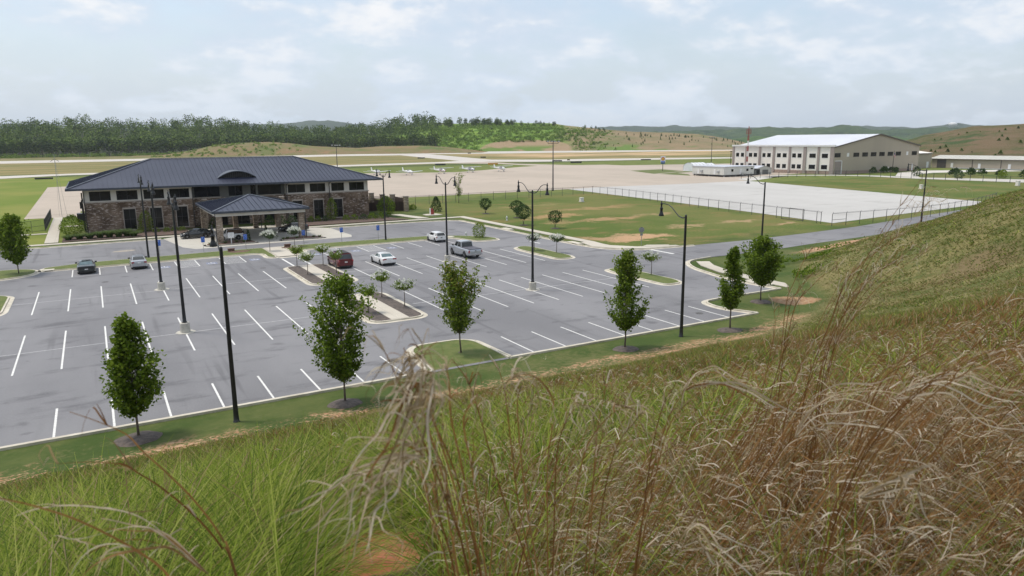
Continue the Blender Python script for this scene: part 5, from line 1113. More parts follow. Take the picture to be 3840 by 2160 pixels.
# pickup
def bed(R_):
    b = MB(); b.box(-2.98,-.62,-.86,.86,1.20,1.27); b.build('bed_cover', M('bed_cover_vinyl', (.075,.075,.095), (.10,.10,.12), 3, .7), R_)
    b = MB(); b.box(-3.12,-2.95,-.92,.92,.50,.66); b.build('rear_bumper', RIM, R_); b = MB(); b.box(-.8,1.2,.93,1.05,.36,.42); b.build('running_board', RIM, R_); b = MB(); b.box(-.8,1.2,-1.05,-.93,.36,.42); b.build('running_board', RIM, R_)
    b = MB(); b.box(-3.03,-3.015,-.09,.09,1.0,1.09); b.build('tailgate_handle', PLAS, R_)
car(dict(L=6.0, W=2.0, roof=1.98, belt=1.24, hood=1.2, deck=1.22, xf=1.95, xr=-1.72, wr=.42, clear=.42, paint=SIL, name='pickup_truck', cat='pickup', top=[(-3.0,1.15),(-2.97,1.20),(-.6,1.21),(.0,1.25),(1.5,1.27),(2.5,1.18),(2.9,1.05),(3.0,.8)],
         cab=dict(f0=1.62, f1=.95, r1=-.48, r0=-.62, wt=.76, side=((.08,.48),(.56,.90))), tail=((.86,.93,.09,.17),), head=((.74,.95,.18,.12),), plz=.62, extra=(bed,), mirror=PLAS), 'silver crew-cab pickup with covered bed parked by the right lamp', 40.95, 83.1, 90)
hatch = dict(L=4.5, W=1.78, roof=1.5, belt=.98, hood=.95, deck=1.05, xf=1.38, xr=-1.30, wr=.33, paint=BKP, top=[(-2.25,.78),(-2.2,1.05),(0,.99),(1.1,.95),(1.9,.82),(2.2,.68),(2.25,.5)],
         cab=dict(f0=1.3, f1=.4, r1=-1.35, r0=-2.05, wt=.68, side=((.04,.38),(.42,.70),(.74,.92))), tail=((.72,.86,.10,.10),), plz=.8)
car(hatch, 'black hatchback standing side-on left of the canopy', 13.2, 122.4, 180)
car(dict(hatch, L=4.8, top=[(-2.4,.78),(-2.35,1.0),(-1.8,1.05),(0,.98),(1.1,.94),(2.0,.82),(2.35,.66),(2.4,.5)], roof=1.44, cab=dict(f0=1.3, f1=.4, r1=-1.0, r0=-1.85, wt=.66), xf=1.45, xr=-1.4), 'black sedan standing side-on under the right side of the canopy', 28.4, 122.6, 180)
BRT = M('brown_soft_top', (.11,.075,.055), (.09,.06,.045), 4, .9)
def spare(R_):
    b = MB(); b.lathe([(.34,-.1),(.34,.1)], (-1.98,0,.95), 16, 'x'); b.build('spare_wheel', TYRE, R_); b = MB(); b.box(-1.75,.35,-.80,.80,1.0,1.62); b.build('soft_top', BRT, R_)
car(dict(L=3.9, W=1.72, roof=1.70, belt=1.0, hood=1.0, deck=1.0, xf=1.2, xr=-1.15, wr=.36, clear=.40, paint=WHT, roofm=BRT, name='parked_offroader', cat='off-roader', top=[(-1.9,.98),(-1.88,1.0),(.6,1.0),(1.85,.98),(1.95,.7)],
         cab=dict(f0=.7, f1=.45, r1=-1.72, r0=-1.8, wt=.80, side=((.05,.38),)), tail=((.76,.8,.05,.08),), head=((.5,.82,.12,.09),), plz=.6, extra=(spare,)), 'white off-roader with brown soft top parked under the canopy edge', 17.35, 116.9, 180)

# ------------------------------------------------------------------ light aircraft
AW = M('aircraft_white', (.76,.77,.78), (.72,.73,.74), .5, .3, coat=.4); AR = M('aircraft_red', (.42,.06,.07), (.38,.05,.06), .5, .35); AB = M('aircraft_blue', (.06,.10,.25), (.07,.12,.28), .5, .35)
def plane(x, y, rz, high, stripe, lab):
    R_ = empty('light_aircraft', (x,y,0), rad(rz), lab, 'aircraft', 'light aircraft parked on the apron'); R_.scale = (1.18,1.18,1.18)
    zc = 1.25; st = [(2.15,.16,.16,1.2),(2.0,.34,.30,1.2),(1.3,.46,.40,1.22),(.6,.54,.62,1.32 if high else 1.28),(-.5,.54,.66,1.38 if high else 1.32),(-1.4,.42,.48,1.36),(-3.0,.22,.26,1.38),(-4.7,.06,.12,1.42)]
    b = MB(); b.smooth = True; n = 12; vs = []
    for (xx, hw_, hh, cz) in st:
        for j in range(n): a = 2*math.pi*j/n; vs.append((xx, hw_*math.cos(a), cz+hh*math.sin(a)))
    fs = [(i*n+j,i*n+(j+1)%n,(i+1)*n+(j+1)%n,(i+1)*n+j) for i in range(len(st)-1) for j in range(n)]; b.add(vs, fs+[tuple(range(n-1,-1,-1)), tuple(range((len(st)-1)*n,len(st)*n))]); fo = b.build('fuselage', AW, R_, smooth=True)
    b = MB(); b.box(-3.6,1.6,-.565,.565,zc-.02,zc+.14) if False else None
    for sg in (1,-1): b.add([(1.9,.40*sg,1.12),(-.6,.60*sg,1.15),(-.6,.60*sg,1.42),(1.9,.40*sg,1.28)],[(0,1,2,3)])
    b.build('stripe', stripe, fo)
    zw = 2.02 if high else .95; wing = MB()
    for sg in (1,-1):
        y0, y1 = .0, 5.5*sg; zt2 = zw+(.12 if high else .42)
        wing.add([(.75,y0,zw),(-.8,y0,zw),(-.8,y0,zw+.16),(.75,y0,zw+.18),(.55,y1,zt2),(-.55,y1,zt2),(-.55,y1,zt2+.08),(.55,y1,zt2+.09)],[(0,1,2,3),(4,7,6,5),(0,4,5,1),(1,5,6,2),(2,6,7,3),(3,7,4,0)] if sg > 0 else [(3,2,1,0),(5,6,7,4),(1,5,4,0),(2,6,5,1),(3,7,6,2),(0,4,7,3)])
    wing.build('wing', AW, R_)
    t_ = MB(); t_.add([(-3.9,.05,1.45),(-4.9,.05,1.45),(-5.1,.03,2.75),(-4.6,.03,2.75),(-3.9,-.05,1.45),(-4.9,-.05,1.45),(-5.1,-.03,2.75),(-4.6,-.03,2.75)],[(0,1,2,3),(7,6,5,4),(0,3,7,4),(1,5,6,2),(3,2,6,7)]); t_.build('fin', AW, R_)
    t_ = MB(); t_.box(-4.95,-4.2,-1.7,1.7,1.42,1.48); t_.build('tailplane', AW, R_)
    g = MB()
    for sg in (1,-1): g.add([(.55,.50*sg,1.45),(-.9,.49*sg,1.48),(-.9,.38*sg,1.86),(.25,.40*sg,1.86)],[(0,1,2,3)])
    g.add([(1.05,-.38,1.50),(1.05,.38,1.50),(.45,.36,1.92),(.45,-.36,1.92)],[(0,1,2,3)]); 
    if not high: g.add([(.45,-.36,1.92),(.45,.36,1.92),(-.9,.34,1.95),(-.9,-.34,1.95)],[(0,1,2,3)])
    g.build('cockpit_window', CGL, R_)
    for xx, yy in ((1.6,0),(-.35,1.25),(-.35,-1.25)):
        k = MB(); k.lathe([(.18,-.07),(.2,0),(.18,.07)], (xx,yy,.2), 12, 'y'); wl = k.build('wheel', TYRE, R_); k = MB(); k.bar((xx,yy,.3),(xx+.0,yy*.4,1.0),.07); k.box(xx-.26,xx+.26,yy-.09,yy+.09,.22,.42); k.build('gear_leg', AW, wl)
    if high:
        for sg in (1,-1): k = MB(); k.bar((.2,.5*sg,.9),(.1,2.6*sg,2.06),.09,.05); k.build('strut', AW, R_)
    k = MB(); k.lathe([(.16,0),(.10,.18),(.02,.3)], (2.15,0,1.2), 10, 'x'); k.build('spinner', stripe, R_); k = MB(); k.bar((2.25,-.3,.42),(2.25,.3,1.98),.12,.03); k.build('propeller', PLAS, R_)
plane(109.8,309,-82,False,AW,'white low-wing aircraft at the left end, half behind the lamp'); plane(120.4,297.5,-80,False,AW,'white low-wing aircraft second from the left on the apron'); plane(137.2,300.5,-77,True,AR,'white high-wing aircraft with red side, middle of the five')
plane(153.3,303.5,-74,True,AB,'white high-wing aircraft with dark blue trim, second from right'); plane(169.6,303.0,-80,True,AW,'white high-wing aircraft at the right end of the five')
# ------------------------------------------------------------------ street trees
BARK = M('bark', (.17,.14,.115), (.11,.09,.075), 6, .9)
LEAF = Mramp('leaf_green', [(.066,.118,.010),(.125,.195,.018),(.21,.285,.034)])
LEAFY = Mramp('leaf_yellow_green', [(.095,.155,.016),(.17,.245,.028),(.27,.32,.05)])
LEAFT = Mramp('leaf_tipped', [(.075,.12,.016),(.16,.19,.03),(.28,.20,.05)])
LEAFD = Mramp('leaf_dark', [(.022,.050,.016),(.042,.082,.025),(.070,.115,.034)])
LEAFG = Mramp('leaf_grey_green', [(.030,.060,.022),(.060,.10,.040),(.10,.145,.06)])
FLOW = Mramp('white_blossom', [(.72,.74,.68),(.80,.80,.74),(.66,.70,.60)], sss=True)
LMUL = 1.0
def shoots_tree(name, x, y, h, prof, n_shoot, leaf, nleaf, lsize, mats, seed, label, cat='tree', group=None, trunk_r=.055, z=0, rise=.9, lean=(0,0), spread_y=1.0, tipmat=False, clear=1.6, droop=.0, trunkvis=True, spk=.0):
    """prof: list of (height, radius) envelope of the crown"""
    rng = np.random.default_rng(seed); R_ = empty(name, (x,y,z), 0, label, cat, group)
    ph, pr = [p[0] for p in prof], [p[1] for p in prof]; z0, z1 = ph[0], ph[-1]
    b = MB(); b.smooth = True
    tp = [(lean[0]*k, lean[1]*k, h_) for k, h_ in ((0,0),(.15,clear*.6),(.4,z0+(z1-z0)*.3),(.7,z0+(z1-z0)*.6),(1,z1*.94))]
    tp = [(px+rng.normal()*.03, py+rng.normal()*.03, pz) for px, py, pz in tp]
    b.tube(tp, [trunk_r*1.25, trunk_r, trunk_r*.75, trunk_r*.45, trunk_r*.12], 8)
    Cs = []; Tz = []
    az_noise = rng.random(12)
    for s in range(n_shoot):
        zt_ = z0+(z1-z0)*rng.random()**.9; a = rng.random()*2*math.pi; rr = np.interp(zt_, ph, pr)*(0.48+.60*rng.random())*(1+.62*(az_noise[int(a/6.2832*12) % 12]-.5)+.35*(rng.random() < spk))
        zb_ = max(z0*.8, zt_-rise*(.5+rr*.8)); k = (zb_/z1); o = np.array([lean[0]*k, lean[1]*k, zb_]); e = np.array([lean[0]*zt_/z1+rr*math.cos(a), lean[1]*zt_/z1+rr*math.sin(a)*spread_y, zt_+.15*rng.random()])
        m_ = (o+e)/2+np.array([0,0,-.12*rr+droop*0]); 
        if s % 2 == 0 or n_shoot < 60: b.tube([o, m_, e], [trunk_r*.32, trunk_r*.2, trunk_r*.06], 4, False)
        nleaf_ = int(nleaf*(1.45 if name == 'street_tree' else 1)); tt = .35+.65*rng.random(nleaf_)**.75; P_ = (1-tt)[:,None]**2*o+2*((1-tt)*tt)[:,None]*m_+(tt**2)[:,None]*e; P_ = P_+rng.normal(size=P_.shape)*np.array([1,1,.8])*leaf*(1.25-.35*tt)[:,None]
        P_[:,2] = P_[:,2]-droop*tt**2
        Cs.append(P_); Tz.append(np.full(nleaf_, (zt_-z0)/(z1-z0)))
    b.build('trunk', BARK, R_, smooth=True); C_ = np.concatenate(Cs); tz = np.concatenate(Tz)
    q = rand_quads(C_, lsize*(1.2 if name == 'street_tree' else 1), rng, flat=.9, asp=.72); mi = None
    if len(mats) > 1: mi = (rng.random(len(C_)) < (np.clip((tz-.55)*1.6, 0, .8) if tipmat else .3)).astype(np.int32)
    quads_mesh('crown', q, mats, mi, R_); return R_
ST = 'young street trees along the near kerb'
def mulch(x, y, r, z=0):
    b = MB(); P_ = [(x+r*math.cos(a)*(1+.06*math.sin(5*a+x)), y+r*math.sin(a)*(1+.06*math.cos(4*a+y)), float(zt(x+r*math.cos(a), y+r*math.sin(a)))) for a in np.linspace(0,6.283,25)[:-1]]
    zc = max(p[2] for p in P_)+.01; b.add([(px,py,pz-.02) for px,py,pz in P_]+[(x,y,zc+.10)]+[(x+(px-x)*.8,y+(py-y)*.8,pz+.055) for px,py,pz in P_], [(i,(i+1)%24,25+(i+1)%24,25+i) for i in range(24)]+[(25+i,25+(i+1)%24,24) for i in range(24)])
    tag(b.build('mulch_ring', MULCH), kind='structure')
def zg(x, y): return float(zt(x, y))
for a in ((.6,39.1,1.1),(11.1,38.4,.98),(21.1,44.0,.95),(31.6,38.6,.95),(41.6,38.3,1.0),(51.8,44.2,.95)): mulch(*a, 0)
shoots_tree('street_tree', .62, 39.1, 6.4, [(1.5,.35),(2.1,1.15),(3.2,1.38),(4.3,1.25),(5.3,.8),(6.0,.42),(6.35,.12)], 230, .13, 28, .150, [LEAF], 1, 'dense dark green young street tree, leftmost on the near kerb strip', group=ST, z=zg(.6,39.1), spk=.1)
shoots_tree('street_tree', 11.1, 38.4, 7.6, [(1.6,.3),(2.5,1.2),(3.9,1.55),(5.3,1.75),(6.2,1.6),(6.9,1.0),(7.5,.5)], 185, .13, 30, .152, [LEAF], 2, 'large ragged street tree with spiky upright shoots, second from left', group=ST, z=zg(11.1,38.4), rise=1.4, spk=.22)
shoots_tree('street_tree', 21.1, 44.0, 6.75, [(1.8,.25),(2.6,.95),(3.6,1.2),(4.6,1.05),(5.5,1.25),(6.2,1.1),(6.6,.6)], 150, .12, 27, .15, [LEAFY, LEAFT], 3, 'street tree with reddish tinged top standing on the grass peninsula', group=ST, z=zg(21.1,44), rise=1.2, tipmat=True, spk=.2)
shoots_tree('street_tree', 31.5, 38.6, 7.2, [(1.6,.25),(2.4,.95),(3.2,1.3),(4.0,1.2),(4.8,.75),(5.6,.85),(6.3,.9),(7.1,.3)], 175, .115, 28, .145, [LEAF, LEAFY], 4, 'narrow street tree with bright yellow-green ragged top, right of the peninsula', group=ST, z=zg(31.6,38.6), rise=1.3, tipmat=True, spk=.22)
shoots_tree('street_tree', 41.6, 38.3, 6.5, [(1.9,.2),(2.6,.75),(3.6,1.1),(4.5,.95),(5.2,.55),(5.8,.25),(6.5,.28)], 135, .12, 28, .15, [LEAF], 5, 'slim dark street tree with a thin top shoot, second from right', group=ST, z=zg(41.6,38.3), spk=.1)
shoots_tree('street_tree', 51.8, 44.2, 6.0, [(1.9,.3),(2.6,1.3),(3.6,1.9),(4.6,2.1),(5.3,1.7),(5.9,.7)], 220, .15, 28, .17, [LEAF], 6, 'full round-headed street tree, rightmost, on the lawn by the manhole', group=ST, z=zg(51.8,44.2), spk=.12)
shoots_tree('street_tree', -8.5, 99.1, 7.0, [(1.6,.3),(2.4,1.3),(3.6,1.85),(4.8,1.9),(6.0,1.3),(6.9,.4)], 190, .16, 26, .21, [LEAF], 7, 'dark green tree on the kerbed island at the far left edge', group=ST, spk=.12)
# crape myrtles
def myrtle(x, y, h, r, seed, lab, fl=.10, z=.13, sc=1.0):
    rng = np.random.default_rng(seed); R_ = empty('flowering_tree', (x,y,z), 0, lab, 'small tree', 'small white-flowering trees in the car park')
    b = MB(); b.smooth = True; zc = h*.58; b.tube([(0,0,0),(.03,.0,zc*.6),(.0,.02,zc)], [.045,.035,.03], 6); Cs = []
    for s in range(26):
        a = rng.random()*6.283; rr = r*(.45+.55*rng.random()); e = np.array([rr*math.cos(a), rr*math.sin(a), zc+(h-zc)*(.35+.65*rng.random())*(1-.35*(rr/r)**2)]); o = np.array([0,0,zc*.97])
        b.tube([o,(o+e)/2+np.array([0,0,.05]),e],[.018,.012,.005],4,False); tt = .3+.75*rng.random(30); Cs.append(o+(e-o)*tt[:,None]+rng.normal(size=(30,3))*.10)
    b.build('trunk', BARK, R_, smooth=True); C_ = np.concatenate(Cs); C_[:,2] = np.maximum(C_[:,2], zc*.9); quads_mesh('crown', rand_quads(C_, .15, rng, .6), [LEAFG if fl > .15 else LEAF], None, R_)
    nf = int(fl*170); k = 16; ce = []
    for _ in range(nf):
        a = rng.random()*6.283; rr = r*math.sqrt(rng.random()); zz_ = h*(1.0)-(.38*(h-zc))*(rr/r)**2-rng.random()*.22*(h-zc); ce.append([rr*math.cos(a), rr*math.sin(a), zz_])
    if ce:
        ce = np.array(ce); Cf = np.repeat(ce, k, 0)+rng.normal(size=(nf*k,3))*.055; quads_mesh('blossom', rand_quads(Cf, .10, rng, .3), [FLOW], None, R_)
    return R_
for a in ((20.0,100.9,2.9,1.15,11,'flowering tree thick with white blossom, left of the walk by the front road',.42),(23.9,103.2,2.9,1.0,12,'flowering tree thick with white blossom, before the canopy, right of the walk',.42),(20.1,86.3,2.6,.8,13,'small tree at the far left corner of the far median',.04),
          (19.8,80.2,2.6,.95,14,'small white-tipped tree halfway along the far median, left bed',.14),(23.1,85.8,2.5,.95,15,'small white-tipped tree at the far right corner of the far median',.12),(22.8,79.3,2.7,.95,16,'small tree in front of the dark red minivan',.04),
          (22.7,64.2,2.7,.95,17,'small white-tipped tree at the far end of the near median',.14),(19.5,58.7,2.7,.9,18,'small tree on the left bed of the near median, beside the ragged street tree',.02),(23.1,59.4,2.6,1.0,19,'small white-tipped tree at the near right of the near median',.12),(22.9,71.5-3.0,0,0,0,'',0)):
    if a[2]: myrtle(*a)
myrtle(50.4,81.3,2.3,1.1,21,'flowering tree behind the lamp on the narrow grass island',.30); myrtle(52.0,78.3,2.5,1.15,22,'white-flowering tree at the near end of the narrow grass island by the road',.34); myrtle(51.9,59.4,2.7,1.1,23,'flowering tree on the island at the road bend, right of the yellow-topped tree',.12)
# lawn trees and shrubs
def blob_tree(name, x, y, h, prof, n, ls, mats, seed, lab, cat, group=None, trunk=.05, z=0, sq=1.0):
    """denser, rounder crowns: leaves on lumpy shells"""
    rng = np.random.default_rng(seed); R_ = empty(name, (x,y,z), 0, lab, cat, group); ph, pr = [p[0] for p in prof], [p[1] for p in prof]
    if ph[0] > .3:
        b = MB(); b.smooth = True
        for k in range(3): a = k*2.1; b.tube([(0,0,0),(.08*math.cos(a),.08*math.sin(a),ph[0]*.5),(pr[1]*.4*math.cos(a),pr[1]*.4*math.sin(a),ph[0]+.3)],[trunk*.8,trunk*.6,trunk*.3],5)
        b.build('trunk', BARK, R_, smooth=True)
    zz_ = ph[0]+(ph[-1]-ph[0])*rng.random(n); a = rng.random(n)*6.283; env = np.interp(zz_, ph, pr)
    lump = fbm(a/6.283*5+seed*7, zz_*1.4, 1.0, 3, seed); rr = env*(.55+.45*rng.random(n)**.5)*(.72+.58*lump)
    C_ = np.stack([rr*np.cos(a), rr*np.sin(a)*sq, zz_], 1)+rng.normal(size=(n,3))*ls*.4
    quads_mesh('crown' if ph[0] > .3 else 'foliage', rand_quads(C_, ls, rng, .4), mats, None, R_); return R_
blob_tree('round_tree', 68.9, 130, 3.0, [(.9,.2),(1.4,1.0),(2.1,1.35),(2.7,1.0),(3.05,.3)], 900, .24, [LEAFD], 31, 'small round dark tree, single, nearest the terminal on the lawn', 'tree', 'round clipped trees on the lawn')
blob_tree('round_tree', 64.9, 108.3, 3.5, [(1.1,.3),(1.7,1.2),(2.5,1.6),(3.1,1.2),(3.55,.3)], 1200, .22, [LEAFD], 32, 'round dark tree, front one of the touching pair on the lawn', 'tree', 'round clipped trees on the lawn')
blob_tree('round_tree', 70.2, 119.5, 3.3, [(1.0,.3),(1.6,1.1),(2.3,1.5),(2.9,1.1),(3.3,.3)], 1100, .22, [LEAFD], 33, 'round dark tree, rear one of the touching pair on the lawn', 'tree', 'round clipped trees on the lawn')
blob_tree('round_tree', 66.9, 101.2, 3.0, [(1.0,.3),(1.5,1.1),(2.1,1.35),(2.7,1.1),(3.0,.3)], 1000, .2, [LEAFD], 34, 'round dark tree right of the double lamp, near the road kerb', 'tree', 'round clipped trees on the lawn')
for x, y in ((68.9,130),(64.9,108.3),(70.2,119.5),(66.9,101.2)): mulch(x, y, .8)
blob_tree('conical_shrub', 62.2, 139.6, 3.1, [(.05,1.0),(.4,1.35),(1.4,1.1),(2.3,.7),(3.1,.2)], 1300, .22, [LEAFD], 35, 'dark conical evergreen beside the red valve post', 'shrub')
shoots_tree('sapling', 75.5, 156.0, 7.2, [(2.0,.5),(3.0,1.0),(4.2,.8),(5.2,1.3),(6.4,1.6),(7.2,.8)], 34, .18, 16, .26, [LEAFY], 36, 'thin sparse sapling by the apron fence with yellow-green top', trunk_r=.07, rise=2.0)
blob_tree('bushy_tree', 49.9, 136.3, 4.0, [(.3,.8),(1.0,1.7),(2.2,1.9),(3.2,1.3),(4.0,.4)], 1500, .24, [LEAF], 37, 'green bushy tree in front of the brown slatted wall', 'tree')
blob_tree('leafy_bush', 50.4, 97.3, 2.1, [(.02,.6),(.5,1.0),(1.3,1.05),(1.8,.75),(2.25,.3)], 1100, .17, [LEAFY], 38, 'upright olive green bush on the grass tip by the road', 'bush', z=.13)
for x, y, r, h, l in ((56.0,146.0,1.0,1.3,'rounded bush against the slatted wall, left of the pair'),(58.6,146.6,.8,1.2,'left bush of the pair by the last stone post'),(60.0,147.0,.8,1.1,'right bush of the pair by the last stone post')): blob_tree('rounded_bush', x, y, h, [(.02,r*.8),(h*.4,r),(h*.8,r*.7),(h,r*.2)], 450, .2, [LEAF], int(x*10), l, 'bush', 'rounded bushes by the slatted wall')
def vase(x, y, h, r, seed, l, mats=None): return blob_tree('upright_shrub', x, y, h, [(.1,r*.5),(h*.25,r),(h*.6,r*.9),(h*.85,r*.6),(h,r*.2)], 1100, .20, mats or [LEAFY], seed, l, 'shrub')
vase(7.0,135.6,3.5,1.25,41,'yellow-green upright shrub between the first two tall windows'); vase(38.8,135.7,4.2,1.15,42,'yellow-green upright shrub between the two rightmost tall windows')
blob_tree('bushy_tree', -3.7, 136.2, 3.5, [(.2,.8),(.9,1.8),(1.8,2.0),(2.6,1.3),(3.4,.4)], 1100, .26, [LEAF], 43, 'green bushy tree at the left front corner of the terminal', 'tree')
blob_tree('dark_shrub', -10.4, 118.6-2, 2.4, [(.1,.8),(.8,1.5),(1.6,1.4),(2.4,.4)], 600, .22, [LEAFD], 44, 'dark shrub behind the far left tree', 'shrub')
GRS = Mramp('ornamental_grass', [(.075,.125,.045),(.12,.18,.06),(.17,.22,.08)])
def tuft(name, x, y, r, h, seed, lab, cat, group, mats, n=160, z=.1):
    rng = np.random.default_rng(seed); k = 5; a = rng.random(n)*6.283; s = np.linspace(0,1,k); L_ = h*(.7+.5*rng.random(n)); out = r*(.3+.8*rng.random(n)); P_ = np.zeros((n,k,3)); br = r*.3*rng.random(n)
    P_[:,:,0] = (np.cos(a)*br)[:,None]+np.cos(a)[:,None]*out[:,None]*s**1.6; P_[:,:,1] = (np.sin(a)*br)[:,None]+np.sin(a)[:,None]*out[:,None]*s**1.6; P_[:,:,2] = L_[:,None]*(s*1.15-.35*s**2.5)
    W2 = (.05*(1-s**2)+.006)[None,:]*np.ones((n,1)); sd_ = np.stack([-np.sin(a+.5),np.cos(a+.5),0*a],1)
    o = ribbons_mesh(name, P_, W2, sd_, mats); o.location = (x,y,z); tag(o, lab, cat, group); return o
bush_pts = [(x_, 130.3+.5*math.sin(x_*2.2), .95+.2*math.sin(x_*5)) for x_ in (-4.2,-2.7,-1.3,.1,1.4,2.7,3.9,4.8)]
for k, (x, y, h) in enumerate(bush_pts): tuft('grass_clump', x, y, 1.25, 1.15*h, 60+k, 'soft green grass clump in the bed before the left brick wing', 'ornamental grass', 'grass clumps along the left planting bed', [GRS], 420)
for k, x in enumerate((5.8,8.3,9.9,11.2,12.3)): blob_tree('low_shrub', x, 133.5+.8*math.sin(k*3), .7, [(.02,.45),(.3,.6),(.7,.2)], 160, .18, [LEAF], 80+k, 'low dark green shrub at the foot of the brick wall, left wing', 'shrub', 'low shrubs at the foot of the left wing', z=.1)
for k, (x, y, r) in enumerate(((33.0,134.4,.6),(34.4,134.2,.55),(35.8,134.6,.6),(37.0,134,.5),(40.8,133.4,.8),(42.4,133.2,.8),(44.0,132.6,1.0),(45.6,132.4,1.0),(47.2,132.2,.9),(48.6,133.6,.9),(46.4,134.6,.9))): blob_tree('low_shrub', x, y, 1.0, [(.02,r*.8),(.4,r),(1.0,r*.3)], 220, .2, [LEAF if k % 3 else LEAFG], 100+k, 'low green shrub at the foot of the right brick wing', 'shrub', 'low shrubs at the foot of the right wing', z=.1)
for k, (x, y) in enumerate(((17.6,135.2),(26.8,133.4),(28.6,132.6),(30.2,131.0))): blob_tree('entrance_shrub', x, y, 1.8, [(.02,.7),(.8,.95),(1.8,.3)], 380, .2, [LEAFD], 120+k, 'dark shrub in the shade beside the entrance columns', 'shrub', 'shrubs beside the entrance')
for k, (x, y, l) in enumerate(((19.4,113.0,'slim dark conical shrub between pillar sign and the walk, left'),(23.0,118.0,'slim dark conical shrub behind the left white-blossomed tree'))): blob_tree('slim_conifer', x, y, 1.7, [(.02,.3),(.6,.34),(1.7,.08)], 350, .14, [LEAFD], 130+k, l, 'shrub', z=.1)
for k, (x, y) in enumerate(((13.9,112.1),(14.6,111.8),(16.0,112.5),(17.6,112.6),(18.6,112.2),(25.0,112.4),(26.4,112.2),(28.9,112.0),(29.8,111.8),(24.3,112))): tuft('groundcover_clump', x, y, .45, .35, 140+k, 'low green clump on the mulch island under the canopy edge', 'plant', 'low clumps on the canopy islands', [GRS], 60, .13)
# bushes and small trees before the hangars
apt = [(291,184.5,2.2,2.6),(285.5,184.2,2.3,3.2),(290.0,182.0,1.9,2.6),(287.2,180.2,1.4,1.6),(268,160,2.2,4.4),(281.0,181.5,2.0,3.2),(273.3,181,2.0,3.2),(281.1,154,2,3.0),(264.5,142.5,2.1,3.6),(284,149,2.4,3.6),(274,133,2.0,4.0),(292,149,2.3,3.0),(290,142,1.8,2.6),(279,128.5,2.2,3.8),(300,163,2.0,2.5),(306,160,1.8,2.3)]
al = ['dark round shrub at the foot of the flagpole, right','small round tree just left of the flagpole shrubs','dark low shrub at the foot of the flagpole, left','pale rounded bush right of the flagpole','tall dark evergreen mass before the far right corner of the hangar','small round tree before the middle of the gable wall','small round tree before the left part of the gable wall','dark small tree before the hangar row dark door','olive bushy tree behind the rightmost lamp','dark leaning small tree before the second white door','bright green conical tree before the hangar row','dark windswept tree between two white doors','small dark tree behind the bright conical tree','dark windswept tree at the right edge before the hangar row','small shrub beside the dark hangar door','small shrub left of the dark hangar door']
for k, ((x, y, r, h), l) in enumerate(zip([(q[0],q[1],q[2]*.78,q[3]*.82) for q in apt], al)): blob_tree('small_tree', x, y, h, [(.2 if k in (4,8,10) else .7,r*.5),(h*.35,r),(h*.7,r*.75),(h,r*.2)], 420, .42, [LEAFY if k == 10 else (LEAFG if k in (3,8) else LEAFD)], 160+k, l, 'tree' if h > 2.7 else 'shrub', 'planted trees and shrubs before the hangars')

# ------------------------------------------------------------------ woods and scrub on the hills
WA = Mramp('wood_leaf', [(.034,.072,.014),(.070,.120,.024),(.115,.170,.034),(.18,.235,.055)], .8, False)
WB = Mramp('wood_leaf_dark', [(.024,.052,.014),(.050,.090,.022),(.09,.135,.032)], .8, False)
WC = Mramp('wood_leaf_light', [(.060,.110,.020),(.115,.175,.032),(.19,.255,.055)], .8, False)
WT = M('pale_trunk', (.22,.20,.17), (.14,.13,.11), 1, .9)
def crowns(centres, rng, per, ls, dome=True):
    """centres: (x, y, z_ground, height, radius). Rounded crowns of leaf clumps on a few big lobes"""
    out = []
    for (x, y, z, h, r) in centres:
        k = 6; th = rng.random(k)*6.283; q = r*.46*np.sqrt(rng.random(k)); lob = np.stack([q*np.cos(th), q*np.sin(th), h*(.42+.36*rng.random(k))-q*.3], 1); lr = r*(.50+.22*rng.random(k)); lob[0] = (0,0,h-lr[0]*.95)
        idx = rng.integers(0, k, per); d = unit(rng.normal(size=(per,3))+np.array([0,0,.35])); p = lob[idx]+d*lr[idx][:,None]*(.86+.18*rng.random(per))[:,None]
        low = rng.random(per) < .07; p[low,2] = h*(.15+.35*rng.random(low.sum())); p[low,:2] *= .7; out.append(p+np.array([x,y,z]))
    C_ = np.concatenate(out); return rand_quads(C_, ls, rng, .5, .85)
def hz_at(obj_prof, r0, r1, top, base, az, r, pf): 
    f = pf((r-r0)/(r1-r0)); return base+(top(az)-base)*f
rng = np.random.default_rng(99)
def wood(azs0, azs1, n, r0, r1, per, ls, hgt, foot=0):
    L_ = []
    for i in range(n):
        a = azs0+(azs1-azs0)*rng.random(); r = r0+(r1-r0)*(rng.random()**1.15); z = hz_at(None, 965, 1260, wood_top, -1, a, max(r, 966), lambda f: np.clip(f,0,1)); L_.append((r*math.sin(a), r*math.cos(a), z, hgt*(.75+.5*rng.random()), 6.0+3.2*rng.random()))
    return L_
az0, az1 = az_of(-150), az_of(1098)
front = []
for a in np.linspace(az0, az1, 135)+rng.normal(size=135)*.0016: 
    r = 962+10*rng.random()+(10 if a > az_of(420) else 0); front.append((r*math.sin(a), r*math.cos(a), 0 if a < az_of(430) else 2.5, 19*(.82+.36*rng.random()), 4.4+2.2*rng.random()))
back = wood(az0, az1, 1250, 975, 1255, 0, 0, 18)
q1 = crowns(back, rng, 85, 1.75)
mi = np.repeat(rng.choice([0,1,2], len(back), p=[.45,.25,.30]), 85)
tag(quads_mesh('distant_wood', q1, [WA, WB, WC], mi), 'dark green wood covering the rise beyond the runway', kind='stuff')
